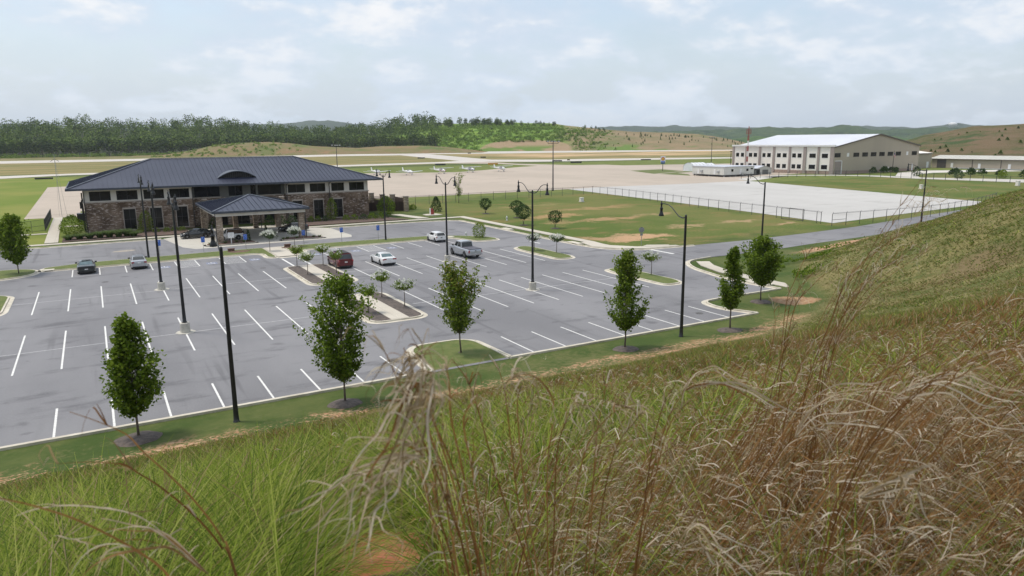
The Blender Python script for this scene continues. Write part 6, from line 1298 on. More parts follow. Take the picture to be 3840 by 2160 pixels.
# the edge row is made of trees one can tell apart
protos = []
def wtree(seed, mat_):
    rg = np.random.default_rng(seed); R_ = empty('edge_tree', (0,0,0)); q = crowns([(0,0,0,19,5.8)], rg, 380, 1.25); quads_mesh('crown', q, [mat_], None, R_)
    b = MB(); b.tube([(0,0,0),(.3,0,7),(.1,.3,15)],[.35,.28,.12],5); b.build('trunk', WT if seed % 2 else BARK, R_); return R_
for k in range(9): protos.append(wtree(300+k, (WA,WB,WC,WA,WB,WA,WC,WB,WA)[k]))
for i, (x, y, z, h, r) in enumerate(front):
    o = protos[i] if i < 9 else copy_tree(protos[i % 9])
    s = h/19; o.location = (x,y,z); o.scale = (s*(1.25+.45*rng.random()),)*2+(s,); o.rotation_euler = (0,0,rng.random()*6.28); tag(o, 'tall leafy tree in the front edge of the dark wood beyond the runway', 'tree', 'edge trees of the wood beyond the runway')
# crest trees on the central hill
def cen_z(a, r): f = (r-960)/220; return -1.5+(float(cen_top(a))+1.5)*float(prof_c(np.array(f)))
for k in range(64):
    xx = 1098+rng.random()*305 if k < 54 else 1465+rng.random()*65
    a = az_of(xx); r = 1160+rng.random()*18; h = (13 if xx < 1210 else 11 if xx < 1290 else 9 if xx < 1345 else 7 if xx < 1410 else 6)*(.7+.45*rng.random()); o = copy_tree(protos[k % 9]); s = h/19
    o.location = (r*math.sin(a), r*math.cos(a), cen_z(a, r)-.30*h-.5); o.scale = (s*1.35,s*1.35,s*1.25); o.rotation_euler = (0,0,rng.random()*6.28)
    tag(o, 'small tree standing along the crest of the green central hill', 'tree', 'crest trees on the central hill')
# scrub on the green flank (nobody could count it) and single young pines on the dry flank
sc_c = []
for i in range(1900):
    xq = 1090+470*rng.random()**1.15
    if rng.random() < (xq-1380)/190: continue
    a = az_of(xq); r = 965+205*rng.random(); dz_ = 1
    if abs(math.degrees(a)-31.2)/3.5 < 1 and cen_z(a, r) < 12: continue
    sc_c.append((r*math.sin(a), r*math.cos(a), cen_z(a, r)-.9, 1.6+2.0*rng.random()**3, 2.2+2.6*rng.random()))
q = crowns(sc_c, rng, 34, 1.5); SCR = Mramp('scrub_leaf', [(.10,.18,.030),(.16,.26,.042),(.24,.34,.06),(.12,.19,.036)], .8, True)
tag(quads_mesh('hillside_scrub', q, [SCR, WA], np.repeat(rng.choice([0,1], len(sc_c), p=[.9,.1]), 34)), 'bright green scrub over the flank of the central hill', kind='stuff')
sc_b = []
for i in range(130):
    a = az_of(380+380*rng.random()); r = 858+60*rng.random()*(.3+.7*((math.degrees(a)-5)/11 > 0)); f_ = math.sin(max(0, min(1, (r-855)/80))*math.pi/2); sc_b.append((r*math.sin(a), r*math.cos(a), -1+(float(berm_top(a))+1)*f_-.5, 1.0+1.6*rng.random(), 1.4+1.8*rng.random()))
for i in range(260): a = az_of(-60+520*rng.random()); r = 945+16*rng.random(); sc_b.append((r*math.sin(a), r*math.cos(a), -.5, 2.2+3*rng.random()**2, 2.5+2*rng.random()))
q = crowns(sc_b, rng, 20, 1.3); tag(quads_mesh('berm_scrub', q, [SCR]), 'low green scrub along the foot of the wood', kind='stuff')
pp = []
for k in range(3):
    R_ = empty('young_pine', (0,0,0)); rg = np.random.default_rng(500+k); n = 150; zz_ = 4*rg.random(n); rr = (1.35*(1-zz_/4.2))*(.4+.6*rg.random(n)); aa = rg.random(n)*6.28
    quads_mesh('crown', rand_quads(np.stack([rr*np.cos(aa),rr*np.sin(aa),zz_+.3],1), .9, rg, .2), [(WA,WC,WB)[k]], None, R_); b = MB(); b.bar((0,0,0),(0,0,3.6),.14); b.build('trunk', BARK, R_); pp.append(R_)
nn = 0
for i in range(105):
    xx = 1440+430*rng.random(); a = az_of(xx); f = rng.random()*(.95); r = 965+205*f; 
    if xx > 1600: f = .25+.7*rng.random(); r = 965+205*f
    o = pp[nn] if nn < 3 else copy_tree(pp[nn % 3]); nn += 1; s = .35+.65*rng.random()
    o.location = (r*math.sin(a), r*math.cos(a), cen_z(a, r)-.3); o.scale = (s,s,s); tag(o, 'scattered young pine on the dry grass flank of the central hill', 'pine', 'young pines on the dry flank of the central hill')
def rh_z(a, r): f = (r-430)/180; return -1+(float(rh_top(a))+1)*f**.9
for i in range(38):
    xx = 2330+330*rng.random(); a = az_of(xx); r = 450+150*rng.random(); o = copy_tree(pp[i % 3]); s = .18+.3*rng.random()**1.5; o.location = (r*math.sin(a), r*math.cos(a), rh_z(a, r)-.2); o.scale = (s*2.2,s*2.2,s); tag(o, 'scattered dark bush on the brown hill behind the hangar row', 'bush', 'bushes on the brown hill')

# rank weeds in the hollow at the foot of the right slope
rng = np.random.default_rng(777); n = 3600; xx = 60+24*rng.random(n)**1.2; yy = np.interp(xx, toe_x, toe_y)-.5+rng.normal(size=n)*1.5-(xx > 70)*1.2; k_ = fbm(xx, yy, 4.0, 3, 9) > .42; xx, yy = xx[k_], yy[k_]
hh = .2+1.1*rng.random(len(xx))*fbm(xx, yy, 3.0, 2, 19); C_ = np.stack([xx, yy, zt(xx, yy)+hh], 1); tag(quads_mesh('slope_foot_weeds', rand_quads(C_, .34, rng, .2, .4), [LEAF]), 'dark green weeds massed in the hollow at the foot of the right slope', kind='stuff')
# ------------------------------------------------------------------ grass on the bank
GA = Mramp('grass_lime', [(.105,.165,.016),(.185,.255,.026),(.29,.345,.055),(.38,.40,.11)])
GB = Mramp('grass_green', [(.045,.085,.010),(.085,.140,.018),(.14,.20,.035)])
GS = Mramp('grass_straw', [(.16,.110,.050),(.30,.22,.11),(.44,.355,.21)])
GR = Mramp('grass_rust', [(.14,.062,.022),(.25,.125,.042),(.34,.20,.08)])
GO = Mramp('grass_olive', [(.10,.11,.026),(.165,.165,.045),(.23,.21,.07)])
PALE = Mramp('pale_dry_leaf', [(.44,.345,.235),(.58,.485,.36),(.72,.64,.52)])
GM = [GA, GB, GS, GR, GO, PALE]
RIGHT = np.array([math.cos(YAW), -math.sin(YAW), 0.0]); AWAY = np.array([math.sin(YAW), math.cos(YAW), 0.0])
def scatter(n, r0, r1, a0, a1, rng, pw=1.0):
    a = np.radians(a0+(a1-a0)*rng.random(n)); r = r0+(r1-r0)*rng.random(n)**pw; x = r*np.sin(a); y = r*np.cos(a); k = y < np.interp(x, toe_x, toe_y)-.2
    return x[k], y[k], r[k], a[k]
def clay_free(x, y): return (((x-.312*y)/(.10+.085*y))**2+((y-3.6)/2.45)**2 > .85+.3*vnoise(x, y, .25, 4))
def blades(x, y, h, lean_dir, lean, droop, wd, k, rng):
    n = len(x); z = zt(x, y)-.04; s = np.linspace(0, 1, k)[None,:]; P_ = np.zeros((n,k,3))
    hx = lean_dir[:,0:1]*h[:,None]*(lean[:,None]*s+droop[:,None]*s**2.2*.9); hy = lean_dir[:,1:2]*h[:,None]*(lean[:,None]*s+droop[:,None]*s**2.2*.9)
    P_[:,:,0] = x[:,None]+hx; P_[:,:,1] = y[:,None]+hy; P_[:,:,2] = z[:,None]+h[:,None]*(s-droop[:,None]*.55*s**2.4)
    W2 = wd[:,None]*(1-.92*s**1.8); th = rng.random(n)*6.283; sd = np.stack([np.cos(th),np.sin(th),0*th],1)
    toc = unit(np.stack([-y,x,0*x],1)); sd = unit(sd*.7+toc*np.sign((sd*toc).sum(1))[:,None]*.7)
    return P_, W2, sd
rng = np.random.default_rng(5)
def classes(x, y, r, a, rng, kind):
    """which grass grows where: lime to the left, olive and rust to the right, in patches"""
    n1 = fbm(x, y, 1.6, 3, 5); n2 = fbm(x, y, 6.0, 3, 8); t_ = np.clip((np.degrees(a)-8)/50, 0, 1); u = rng.random(len(x)); c = np.zeros(len(x), dtype=np.int32)
    nb_ = np.clip((np.degrees(a)-16)/7, 0, 1)*np.clip((5.4-r)/1.6, 0, 1); g = .98-.36*t_-.32*nb_+.7*(n1-.47); far = np.clip((r-7)/14, 0, 1); g = g*(1-.25*far)
    c[:] = np.where(u < g*.62, 0, np.where(u < g, 1, np.where(u < g+(1-g)*.44, 2, np.where(u < g+(1-g)*.70, 3, 4))))
    sw = far*rng.random(len(x)) > .45; c = np.where(sw & (c != 3), np.where(rng.random(len(x)) < .62, 4, np.where(rng.random(len(x)) < .6, 1, 2)), c)
    brown = (n2 > .54) & (rng.random(len(x)) < .25+.15*t_); c = np.where(brown, np.where(rng.random(len(x)) < .5, 2, 3), c)
    return c
# understorey over the whole bank
x, y, r, a = scatter(230000, .8, 40, -26, 88, rng, 1.05); pn_ = fbm(x, y, .95, 3, 71); k_ = clay_free(x, y) & (rng.random(len(x)) < np.clip((pn_-.30)*3.2, .08, 1)+np.clip((r-9)/10, 0, 1)); x, y, r, a = x[k_], y[k_], r[k_], a[k_]
toe_d = np.interp(x, toe_x, toe_y)-y; n_ = fbm(x, y, 1.3, 3, 2)
h = (.10+.42*n_+.12*rng.random(len(x)))*(1+.15*np.clip((r-8)/12, 0, 1))*np.clip(toe_d/6, .25, 1)*(1+.25*rng.random(len(x))); th = rng.random(len(x))*6.283; d_ = np.stack([np.cos(th),np.sin(th),0*th],1); tt = np.clip((np.degrees(a)-10)/45, 0, 1)[:,None]; d_ = unit(d_*.8+RIGHT*(1.1*tt-.35)+.0*d_)
P_, W2, sd = blades(x, y, h, d_, .15+.5*rng.random(len(x)), .2+.8*rng.random(len(x)), np.clip(r*.0013, .0035, .03)*(.7+.6*rng.random(len(x))), 4, rng)
cls_ = classes(x, y, r, a, rng, 0); cls_ = np.where((cls_ == 0) & (r < 7) & (rng.random(len(x)) < .55), 1, cls_)  # low lime blades close by recoloured darker, as painted shade between the tussocks
tag(ribbons_mesh('bank_grass', P_, W2, sd, GM[:5], cls_), 'mixed green and dry grass covering the bank', kind='stuff')
# coarse grass further along the bank to the right
x, y, r, a = scatter(150000, 30, 125, 28, 68, rng, 1.2); k_ = np.interp(x, toe_x, toe_y)-y < 45; x, y, r, a = x[k_], y[k_], r[k_], a[k_]
n_ = fbm(x, y, 3.0, 3, 2); h = (.08+.24*n_*n_*1.8+.08*rng.random(len(x)))*np.clip((np.interp(x, toe_x, toe_y)-y)/5, .2, 1); th = rng.random(len(x))*6.283; d_ = unit(np.stack([np.cos(th),np.sin(th),0*th],1)+RIGHT*.5)
P_, W2, sd = blades(x, y, h, d_, .5+.8*rng.random(len(x)), .5+.6*rng.random(len(x)), r*.0010*(.7+.6*rng.random(len(x))), 3, rng)
cc = classes(x, y, r*.6, a*0+.5, rng, 0); n2 = fbm(x, y, 9.0, 3, 15); cc = np.where((n2 > .47) & (rng.random(len(x)) < .65), np.where(rng.random(len(x)) < .55, 4, 2), np.where(rng.random(len(x)) < .26, 1, np.where(rng.random(len(x)) < .12, 0, 4)))
tag(ribbons_mesh('hillside_grass', P_, W2, sd, GM[:5], cc), 'rough olive grass on the hillside to the right', kind='stuff')
# long arching green leaves in tussocks, thick to the left
cx_, cy_, cr_, ca_ = scatter(950, 1.5, 16, -24, 88, rng, .8); keep = rng.random(len(cx_)) < np.clip(1.05-.75*(np.degrees(ca_)-2)/50, .18, 1); cx_, cy_, cr_, ca_ = cx_[keep], cy_[keep], cr_[keep], ca_[keep]; per = 105
x = np.repeat(cx_, per)+rng.normal(size=len(cx_)*per)*.09; y = np.repeat(cy_, per)+rng.normal(size=len(cx_)*per)*.09; r = np.hypot(x, y); a = np.arctan2(x, y); k_ = clay_free(x, y) & (r > 1.15); x, y, r, a = x[k_], y[k_], r[k_], a[k_]
h = .45+.50*rng.random(len(x))**1.3; th = rng.random(len(x))*6.283; tn = np.repeat(rng.random(len(cx_))*6.283, per)[k_]; rd_ = np.stack([x-np.repeat(cx_, per)[k_], y-np.repeat(cy_, per)[k_], 0*x], 1); rl_ = np.linalg.norm(rd_, axis=1); d_ = unit(unit(rd_)*1.0+.45*np.stack([np.cos(tn),np.sin(tn),0*tn],1)+RIGHT*.3)
P_, W2, sd = blades(x, y, h, d_, .15+.45*rng.random(len(x)), .35+.95*rng.random(len(x)), np.clip(r*.0016, .005, .02)*(.7+.6*rng.random(len(x))), 8, rng)
cl = np.where(rng.random(len(x)) < .66, 0, np.where(rng.random(len(x)) < .7, 1, 2)); tag(ribbons_mesh('green_grass', P_, W2, sd, GM[:3], cl), 'long arching fresh green grass in the foreground', kind='stuff')
# longer, broader tussocks close by
cx_, cy_, cr_, ca_ = scatter(400, 1.5, 8.5, -24, 84, rng, .85); keep = rng.random(len(cx_)) < np.clip(1.1-.80*(np.degrees(ca_)-6)/45, .26, 1)-.45*np.clip((np.degrees(ca_)-17)/6, 0, 1)*np.clip((5.2-cr_)/1.5, 0, 1); cx_, cy_ = cx_[keep], cy_[keep]; per = 75
x = np.repeat(cx_, per)+rng.normal(size=len(cx_)*per)*.07; y = np.repeat(cy_, per)+rng.normal(size=len(cx_)*per)*.07; r = np.hypot(x, y); a = np.arctan2(x, y); k_ = clay_free(x, y) & (r > 1.2); x, y, r, a = x[k_], y[k_], r[k_], a[k_]
h = (.60+.58*rng.random(len(x)))*np.clip(1.15-.035*r, .85, 1.05); th = rng.random(len(x))*6.283; tn = np.repeat(rng.random(len(cx_))*6.283, per)[k_]; rd_ = np.stack([x-np.repeat(cx_, per)[k_], y-np.repeat(cy_, per)[k_], 0*x], 1); d_ = unit(unit(rd_)*1.0+.5*np.stack([np.cos(tn),np.sin(tn),0*tn],1)+RIGHT*.4)
P_, W2, sd = blades(x, y, h, d_, .10+.45*rng.random(len(x)), .35+.95*rng.random(len(x)), (.0050+.0045*rng.random(len(x)))*np.clip(r/2.6, 1, 2.1), 11, rng)
tag(ribbons_mesh('tussock_grass', P_, W2, sd, [GA, GB, GS], rng.choice([0,1,2], len(x), p=[.66,.22,.12])), 'broad arching blades of green tussocks nearest the camera', kind='stuff')
# dry stems with curled pale leaves
def curls(base, n_per, rng, ln, wd, dirs=None, k=9, jit=.42):
    B = np.repeat(base, n_per, 0); n = len(B); th = rng.random(n)*6.283; d = np.stack([np.cos(th),np.sin(th),0*th],1) if dirs is None else unit(np.repeat(dirs, n_per, 0)+jit*rng.normal(size=(n,3))*np.array([1,1,.5]))
    s = np.linspace(0,1,k)[None,:]; L_ = ln*(.5+.8*rng.random(n))[:,None]; lift = (.10+.35*rng.random(n))[:,None]; ph = rng.random(n)[:,None]*6.28; am = (.05+.11*rng.random(n))[:,None]; per_ = np.stack([-d[:,1],d[:,0],0*th],1)
    P_ = B[:,None,:]+d[:,None,:]*(L_*(s-.25*s*s))[...,None]; P_[:,:,2] += L_*(lift*s-(.35+.9*rng.random(n)[:,None])*s**2.1); wv = L_*am*np.sin(ph+s*(5+5*rng.random(n)[:,None]))*s
    P_ = P_+per_[:,None,:]*wv[...,None]; P_[:,:,2] += wv*.6
    sd = unit(per_+rng.normal(size=(n,3))*.5); return P_, wd*(1-.85*s**1.5)*np.ones((n,1)), sd
x, y, r, a = scatter(8600, 1.6, 26, 8, 88, rng, 1.05); dens_ = fbm(x, y, 2.2, 3, 44); k_ = (rng.random(len(x)) < np.clip((np.degrees(a)-12)/26, .05, 1)*np.clip((dens_-.33)*4.2, .08, 1)) & clay_free(x, y); x, y, r, a = x[k_], y[k_], r[k_], a[k_]
m_ = 3; x = np.repeat(x, m_)+rng.normal(size=len(x)*m_)*.07; y = np.repeat(y, m_)+rng.normal(size=len(y)*m_)*.07; r = np.hypot(x, y); a = np.arctan2(x, y); n = len(x)
hs = (.50+.42*rng.random(n))*np.clip(1.15-.018*r, .7, 1); tt = np.clip((np.degrees(a)-14)/34, 0, 1); th = rng.random(n)*6.283; d_ = unit(np.stack([np.cos(th),np.sin(th),0*th],1)*.35+RIGHT*(.15+1.3*tt)[:,None])
P_, W2, sd = blades(x, y, hs, d_, .06+.55*tt*(.4+.8*rng.random(n)), .05+.30*rng.random(n), np.clip(r*.0013, .0032, .02)*(.8+.5*rng.random(n)), 7, rng); W2 = W2*.5+W2.max(1, keepdims=True)*.5
tag(ribbons_mesh('dry_stems', P_, W2, sd, [GR, GS], (rng.random(n) < .22).astype(np.int32)), 'rust coloured dry grass stems leaning right', kind='stuff')
j = rng.integers(3, 7, n); base = P_[np.arange(n), j]; dirs = unit(d_+RIGHT*.9+np.array([0,0,.15])); C1, W1, S1 = curls(base, 5, rng, .20, np.repeat(np.clip(r*.0013, .0032, .016), 5)[:,None], dirs)
near = (r < 3.4); jn = np.repeat(np.arange(n)[near], 2); jj = rng.integers(2, 7, len(jn)); bn = P_[jn, jj]; Cn, Wn, Sn = curls(bn, 1, rng, .22, np.full((len(jn),1), .0046), unit(d_[jn]+RIGHT*.5), 12, .6)
tag(ribbons_mesh('curled_leaves', Cn, Wn, Sn, [PALE, GS], rng.choice([0,1], len(Cn), p=[.55,.45])), 'long curled pale leaves on the nearest dry stems', kind='stuff')
tag(ribbons_mesh('dry_leaves', C1, W1, S1, [PALE, GS, GR], rng.choice([0,1,2], len(C1), p=[.34,.40,.26])), 'pale curled dry grass leaves on the stems', kind='stuff')
# tangled dead leaves low down on the right and centre
x, y, r, a = scatter(42000, 1.4, 14, 14, 88, rng, .85); k_ = clay_free(x, y) & (rng.random(len(x)) < np.clip((np.degrees(a)-8)/30, .1, 1)); x, y, r = x[k_], y[k_], r[k_]; base = np.stack([x,y,zt(x,y)+.05+.38*rng.random(len(x))],1)
C1, W1, S1 = curls(base, 1, rng, .17, np.clip(r*.0011, .0024, .012)[:,None], (RIGHT*.9+np.array([0,0,.25]))[None,:].repeat(len(base), 0), 8, .8); tag(ribbons_mesh('dead_leaves', C1, W1, S1, [PALE, GS, GR], rng.choice([0,1,2], len(C1), p=[.20,.42,.38])), 'tangled dead grass leaves low among the stems', kind='stuff')

# bunches of taller dry stems close by, hung with curled leaves
cx_, cy_, cr_, ca_ = scatter(165, 1.9, 5.6, 15, 88, rng, 1.0); ex_, ey_, er_, ea_ = scatter(20, 2.5, 4.4, 43, 57, rng, 1.0); cx_ = np.concatenate([cx_, ex_, ex_+.06]); cy_ = np.concatenate([cy_, ey_, ey_-.05]); per = 9; tall_ = np.repeat(np.arange(len(cx_)) >= len(cx_)-2*len(ex_), per); x = np.repeat(cx_, per)+rng.normal(size=len(cx_)*per)*.055; y = np.repeat(cy_, per)+rng.normal(size=len(cx_)*per)*.055; r = np.hypot(x, y); a = np.arctan2(x, y); k_ = clay_free(x, y); x, y, r, a = x[k_], y[k_], r[k_], a[k_]; n = len(x)
tt = np.clip((np.degrees(a)-18)/30, 0, 1); th = rng.random(n)*6.283; d_ = unit(np.stack([np.cos(th),np.sin(th),0*th],1)*.55+RIGHT*(.05+1.3*tt)[:,None]); hs = .52+.36*rng.random(n)+.36*tall_[k_]*rng.random(n)**.6
P_, W2, sd = blades(x, y, hs, d_, .05+.5*tt*(.3+.8*rng.random(n)), .05+.25*rng.random(n), .0042+.0022*rng.random(n), 9, rng); W2 = W2*.5+W2.max(1, keepdims=True)*.5
tag(ribbons_mesh('tall_dry_stems', P_, W2, sd, [GR, GS], (rng.random(n) < .2).astype(np.int32)), 'bunched rust stems of tall dry grass in the foreground', kind='stuff')
jn = np.repeat(np.arange(n), 6); jj = rng.integers(2, 9, len(jn)); bn = P_[jn, jj]; Cn, Wn, Sn = curls(bn, 1, rng, .19, np.full((len(jn),1), .0050), unit(d_[jn]*.6+rng.normal(size=(len(jn),3))*np.array([.7,.7,.1])), 12)
tag(ribbons_mesh('twisted_leaves', Cn, Wn, Sn, [PALE, GS, GR], rng.choice([0,1,2], len(Cn), p=[.45,.35,.20])), 'twisted pale leaves hanging from the bunched stems', kind='stuff')
STALKS = {"L1":["stem",[[0.064,1.345,13.853],[0.045,1.324,13.967],[0.011,1.304,14.047],[-0.051,1.301,14.13],[-0.094,1.28,14.188],[-0.129,1.253,14.233],[-0.17,1.279,14.248],[-0.211,1.305,14.254]]],"L2":["stem",[[0.172,1.452,13.819],[0.151,1.485,13.909],[0.109,1.473,14.006],[0.061,1.461,14.086],[0.032,1.485,14.113],[0.007,1.45,14.156],[-0.039,1.425,14.188],[-0.085,1.399,14.213]]],"L3":["plume",[[0.118,1.491,13.852],[0.047,1.446,13.988],[0.002,1.426,14.042],[-0.056,1.408,14.074],[-0.112,1.439,14.066],[-0.149,1.405,14.084]]],"C1":["stem",[[0.635,1.287,13.754],[0.567,1.21,14.011],[0.488,1.132,14.232],[0.452,1.082,14.331],[0.444,1.074,14.379]]],"C1b":["stem",[[0.655,1.275,13.754],[0.603,1.256,14.043],[0.545,1.21,14.203],[0.518,1.182,14.266],[0.493,1.15,14.319]]],"C1c":["stem",[[0.605,1.304,13.754],[0.562,1.261,13.962],[0.528,1.197,14.104],[0.466,1.13,14.173]]],"C2":["plume",[[0.471,1.108,14.338],[0.436,1.066,14.325],[0.413,1.065,14.265],[0.394,1.064,14.214],[0.376,1.062,14.162]]],"C2b":["plume",[[0.487,1.128,14.311],[0.466,1.099,14.287],[0.425,1.063,14.286],[0.4,1.068,14.247],[0.379,1.077,14.234]]],"C2c":["plume",[[0.444,1.074,14.379],[0.432,1.08,14.373],[0.423,1.079,14.351],[0.404,1.086,14.331],[0.385,1.073,14.329]]],"C3":["plume",[[0.466,1.13,14.173],[0.414,1.108,14.199],[0.377,1.096,14.21],[0.335,1.096,14.204],[0.305,1.081,14.172],[0.28,1.055,14.149],[0.262,1.057,14.112]]],"C3b":["plume",[[0.436,1.127,14.183],[0.395,1.11,14.166],[0.357,1.073,14.162],[0.325,1.085,14.137],[0.283,1.048,14.124],[0.243,1.01,14.115]]],"C4":["stem",[[0.902,1.447,13.59],[0.848,1.419,13.836],[0.78,1.351,14.124],[0.76,1.323,14.211]]],"C4b":["plume",[[0.76,1.323,14.209],[0.773,1.322,14.235],[0.785,1.316,14.239],[0.8,1.302,14.218],[0.809,1.289,14.184],[0.787,1.294,14.153]]],"C5":["stem",[[1.03,1.575,13.447],[1.014,1.525,13.692],[0.995,1.475,13.928],[0.999,1.439,14.037],[0.99,1.397,14.087]]],"C5b":["plume",[[0.99,1.397,14.087],[1.012,1.386,14.095],[1.033,1.371,14.083],[1.047,1.358,14.058]]],"C6":["stem",[[1.183,1.598,13.42],[1.139,1.494,13.864],[1.126,1.425,14.038]]],"C6b":["plume",[[1.126,1.425,14.038],[1.146,1.418,14.057],[1.181,1.395,14.046],[1.2,1.377,14.017],[1.241,1.339,13.955],[1.256,1.318,13.906]]],"R1":["stem",[[1.314,1.531,13.455],[1.322,1.482,13.763],[1.312,1.419,13.97],[1.325,1.375,14.061]]],"R1b":["plume",[[1.325,1.375,14.061],[1.331,1.325,14.114],[1.39,1.294,14.13],[1.439,1.261,14.105],[1.507,1.212,14.068],[1.554,1.185,14.067]]],"T1":["stem",[[2.308,1.73,13.232],[2.367,1.709,13.535],[2.41,1.69,13.806],[2.476,1.662,14.099],[2.571,1.607,14.341],[2.662,1.535,14.509]]],"T1b":["plume",[[2.63,1.562,14.447],[2.662,1.535,14.509],[2.703,1.518,14.535],[2.737,1.501,14.549]]],"T2":["stem",[[2.289,1.76,13.311],[2.322,1.733,13.773],[2.389,1.694,14.021],[2.426,1.654,14.188],[2.519,1.57,14.308],[2.554,1.501,14.35]]],"T3":["stem",[[2.358,1.932,13.214],[2.399,1.913,13.729],[2.43,1.907,14.026],[2.449,1.862,14.127],[2.502,1.844,14.182],[2.539,1.825,14.193]]],"T4":["stem",[[2.299,1.665,13.435],[2.314,1.645,13.879],[2.359,1.606,14.072],[2.439,1.538,14.231],[2.518,1.457,14.328]]],"T5":["stem",[[2.331,1.735,13.31],[2.366,1.713,13.799],[2.416,1.686,14.053],[2.453,1.644,14.211],[2.527,1.622,14.299]]],"T6":["stem",[[2.194,1.479,13.386],[2.284,1.425,13.874],[2.348,1.356,13.986],[2.391,1.29,14.063],[2.498,1.243,14.123],[2.592,1.147,14.198]]],"T7":["stem",[[2.397,2.037,13.252],[2.427,1.993,13.633],[2.431,1.935,13.896],[2.463,1.939,13.993]]],"T8":["stem",[[2.318,1.849,13.262],[2.36,1.812,13.703],[2.441,1.766,13.952],[2.527,1.707,14.162]]],"T9":["stem",[[2.055,1.363,13.554],[2.081,1.292,13.814],[2.192,1.208,13.979],[2.312,1.107,14.09],[2.444,1.042,14.136]]],"F1":["plume",[[1.867,1.111,14.02],[1.822,1.034,14.081],[1.843,0.97,14.115],[1.837,0.913,14.105],[1.895,0.873,14.08],[1.924,0.797,14.078]]],"F2":["stem",[[1.456,1.018,13.625],[1.456,0.965,13.898],[1.471,0.886,14.093],[1.495,0.787,14.231],[1.579,0.696,14.3],[1.565,0.65,14.322]]],"F3":["plume",[[1.616,1.231,13.914],[1.596,1.148,14.016],[1.681,1.104,14.036],[1.732,1.016,14.038],[1.743,0.95,14.032]]],"F4":["plume",[[1.401,0.891,13.946],[1.418,0.784,14.035],[1.452,0.759,14.01],[1.509,0.71,13.945]]],"F5":["plume",[[1.101,1.143,13.781],[1.121,1.089,13.853],[1.135,1.018,13.836],[1.184,0.979,13.792]]]}
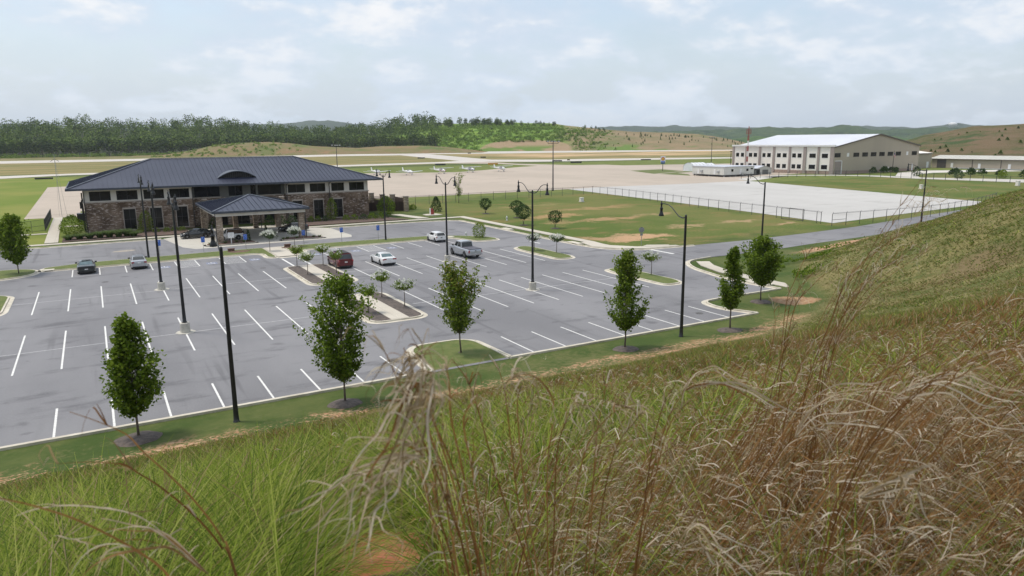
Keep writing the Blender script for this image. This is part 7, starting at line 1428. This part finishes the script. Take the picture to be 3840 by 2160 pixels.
# single stalks near the camera, each clump a thing of its own
def cr_spline(P_, n):
    P_ = np.array(P_, float); Q_ = np.vstack([2*P_[0]-P_[1], P_, 2*P_[-1]-P_[-2]]); out = []; segs = len(P_)-1
    for t_ in np.linspace(0, segs-1e-6, n):
        i = int(t_); f = t_-i; a, b_, c_, d = Q_[i:i+4]; out.append(.5*((2*b_)+(-a+c_)*f+(2*a-5*b_+4*c_-d)*f*f+(-a+3*b_-3*c_+d)*f**3))
    return np.array(out)
def LF(*a): o = ribbons_mesh(*a); o['kind'] = 'stuff'; return o
def clump(keys, lab, seed, sw=.0045, nst=3, npl=11, feather=5):
    rng = np.random.default_rng(seed); root = np.array(STALKS[keys[0]][1][0]); R_ = empty('dry_grass_clump', (root[0], root[1], float(zt(root[0], root[1]))), 0, lab, 'dry grass', 'prominent dry grass clumps'); org = np.array([root[0], root[1], float(zt(root[0], root[1]))])
    for k_ in keys:
        kind, pts = STALKS[k_]; pts = np.array(pts)
        if kind == 'stem':
            g = pts[0].copy(); d0 = (pts[1]-pts[0]); g = g-d0*.25; 
            for _ in range(40):
                if g[2] <= float(zt(g[0], g[1])): break
                g = g+np.array([-d0[0],-d0[1],-abs(d0[2])-.05])*.18
            pts = np.vstack([g, pts]); Ps = []
            for q in range(nst): c = cr_spline(pts, 26); s = np.linspace(0,1,26)[:,None]; off = rng.normal(size=3)*.045; c = c+off*s**1.5*np.array([1,1,.8])+np.stack([np.sin(s[:,0]*7+q),np.cos(s[:,0]*6+q*2),0*s[:,0]],1)*.004; Ps.append(c[:int(26*(1-.12*q))] if False else c)
            P_ = np.array(Ps); W2 = np.tile(sw*(1-.6*np.linspace(0,1,26)**2), (nst,1)); sd = unit(np.cross(P_[:,-1]-P_[:,0], unit(P_[:,12]-np.array([0,0,H])))); LF('stem', P_, W2, sd, [GR], None, R_).location = tuple(-org)
            n_c = feather*nst; idx = rng.integers(8, 26, n_c); base = P_[rng.integers(0, nst, n_c), idx]; fwd = unit(P_[0,-1]-P_[0,10])[None,:].repeat(n_c, 0)
            C1, W1, S1 = curls(base, 2, rng, .115, np.full((n_c*2,1), sw*.85), fwd, 9); LF('foliage', C1, W1, S1, [GS, PALE, GR], rng.choice([0,1,2], n_c*2, p=[.42,.33,.25]), R_).location = tuple(-org)
        else:
            Ps = []
            for q in range(npl):
                c = cr_spline(pts, 24); s = np.linspace(0,1,24)[:,None]; off = rng.normal(size=3)*.034; ph = rng.random()*6; e = .35+.7*rng.random(); c = cr_spline(pts[0]+(c-pts[0])*min(1, e+.15), 24); c = c+off*s**.7+np.stack([np.sin(s[:,0]*9+ph),np.cos(s[:,0]*8+ph),np.sin(s[:,0]*11+ph*2)],1)*.010*s; Ps.append(c)
            P_ = np.array(Ps); W2 = np.tile(sw*1.1*np.sin(np.clip(np.linspace(.12,1.0,24),0,1)*math.pi)**.6+.0004, (npl,1)); sd = unit(np.cross(P_[:,-1]-P_[:,0]+1e-4, unit(P_[:,12]-np.array([0,0,H])))+rng.normal(size=(npl,3))*.35)
            LF('plume', P_, W2, sd, [PALE, GS, GR], rng.choice([0,1,2], npl, p=[.62,.31,.07]), R_).location = tuple(-org)
            n_c = 34; base = P_[rng.integers(0,npl,n_c), rng.integers(2,20,n_c)]; C1, W1, S1 = curls(base, 1, rng, .085, np.full((n_c,1), sw*.7), None, 8); LF('foliage', C1, W1, S1, [PALE, GS], rng.choice([0,1], n_c), R_).location = tuple(-org)
clump(('C1','C1b','C1c','C2','C2b','C2c','C3','C3b'), 'large pale shredded grass clump drooping left in the middle foreground', 1, .0038, 3, 12, 10)
clump(('C4','C4b'), 'rust stem topped by a pale curled hook, right of the large middle clump', 2, .0038, 3, 8, 9)
clump(('C5','C5b'), 'thin rust stem with a short pale bent tip, third from the middle clump', 3, .0038, 3, 7, 8)
clump(('C6','C6b'), 'rust stem with a pale plume falling to the right, beside the thin bent stem', 4, .0038, 3, 9, 10)
clump(('R1','R1b'), 'dry stem arching right into a long pale plume below the slim street tree', 5, .0040, 3, 9, 10)
clump(('T1','T1b','T2','T3','T4','T5','T7','T8'), 'tall rust coloured grass stems leaning right, highest across the white apron', 6, .0031, 3, 5, 15)
clump(('T6','T9'), 'dry stems leaning far right near the right picture edge, on the mid slope', 7, .0032, 3, 6, 12)
clump(('F1','F2','F3'), 'close blurred dry stem and pale plume sweeping to the right picture edge', 8, .0036, 3, 9, 12)
clump(('F4','F5'), 'pale dead plumes lying low in the right foreground', 9, .0045, 2, 10)
clump(('L1','L3'), 'brown stem arching left across the lower left corner', 10, .0042, 1, 7, 2)
clump(('L2',), 'second brown stem arching left with a feathery head above the first', 11, .0040, 2, 6, 3)

# ------------------------------------------------------------------ air

b = MB(); b.box(-2500, 6500, -300, 5800, -60, 150); hzo = b.build('haze', [])
hm = bpy.data.materials.new('haze_air'); hm.use_nodes = True; t = NT(hm.node_tree)
pv = t.add('ShaderNodeVolumePrincipled', {'Color': (.88,.94,1.0,1), 'Density': .00007, 'Anisotropy': .2}); t.add('ShaderNodeOutputMaterial', {'Volume': pv.outputs[0]})
hzo.data.materials.append(hm); tag(hzo, 'thin blue haze in the air', kind='stuff')
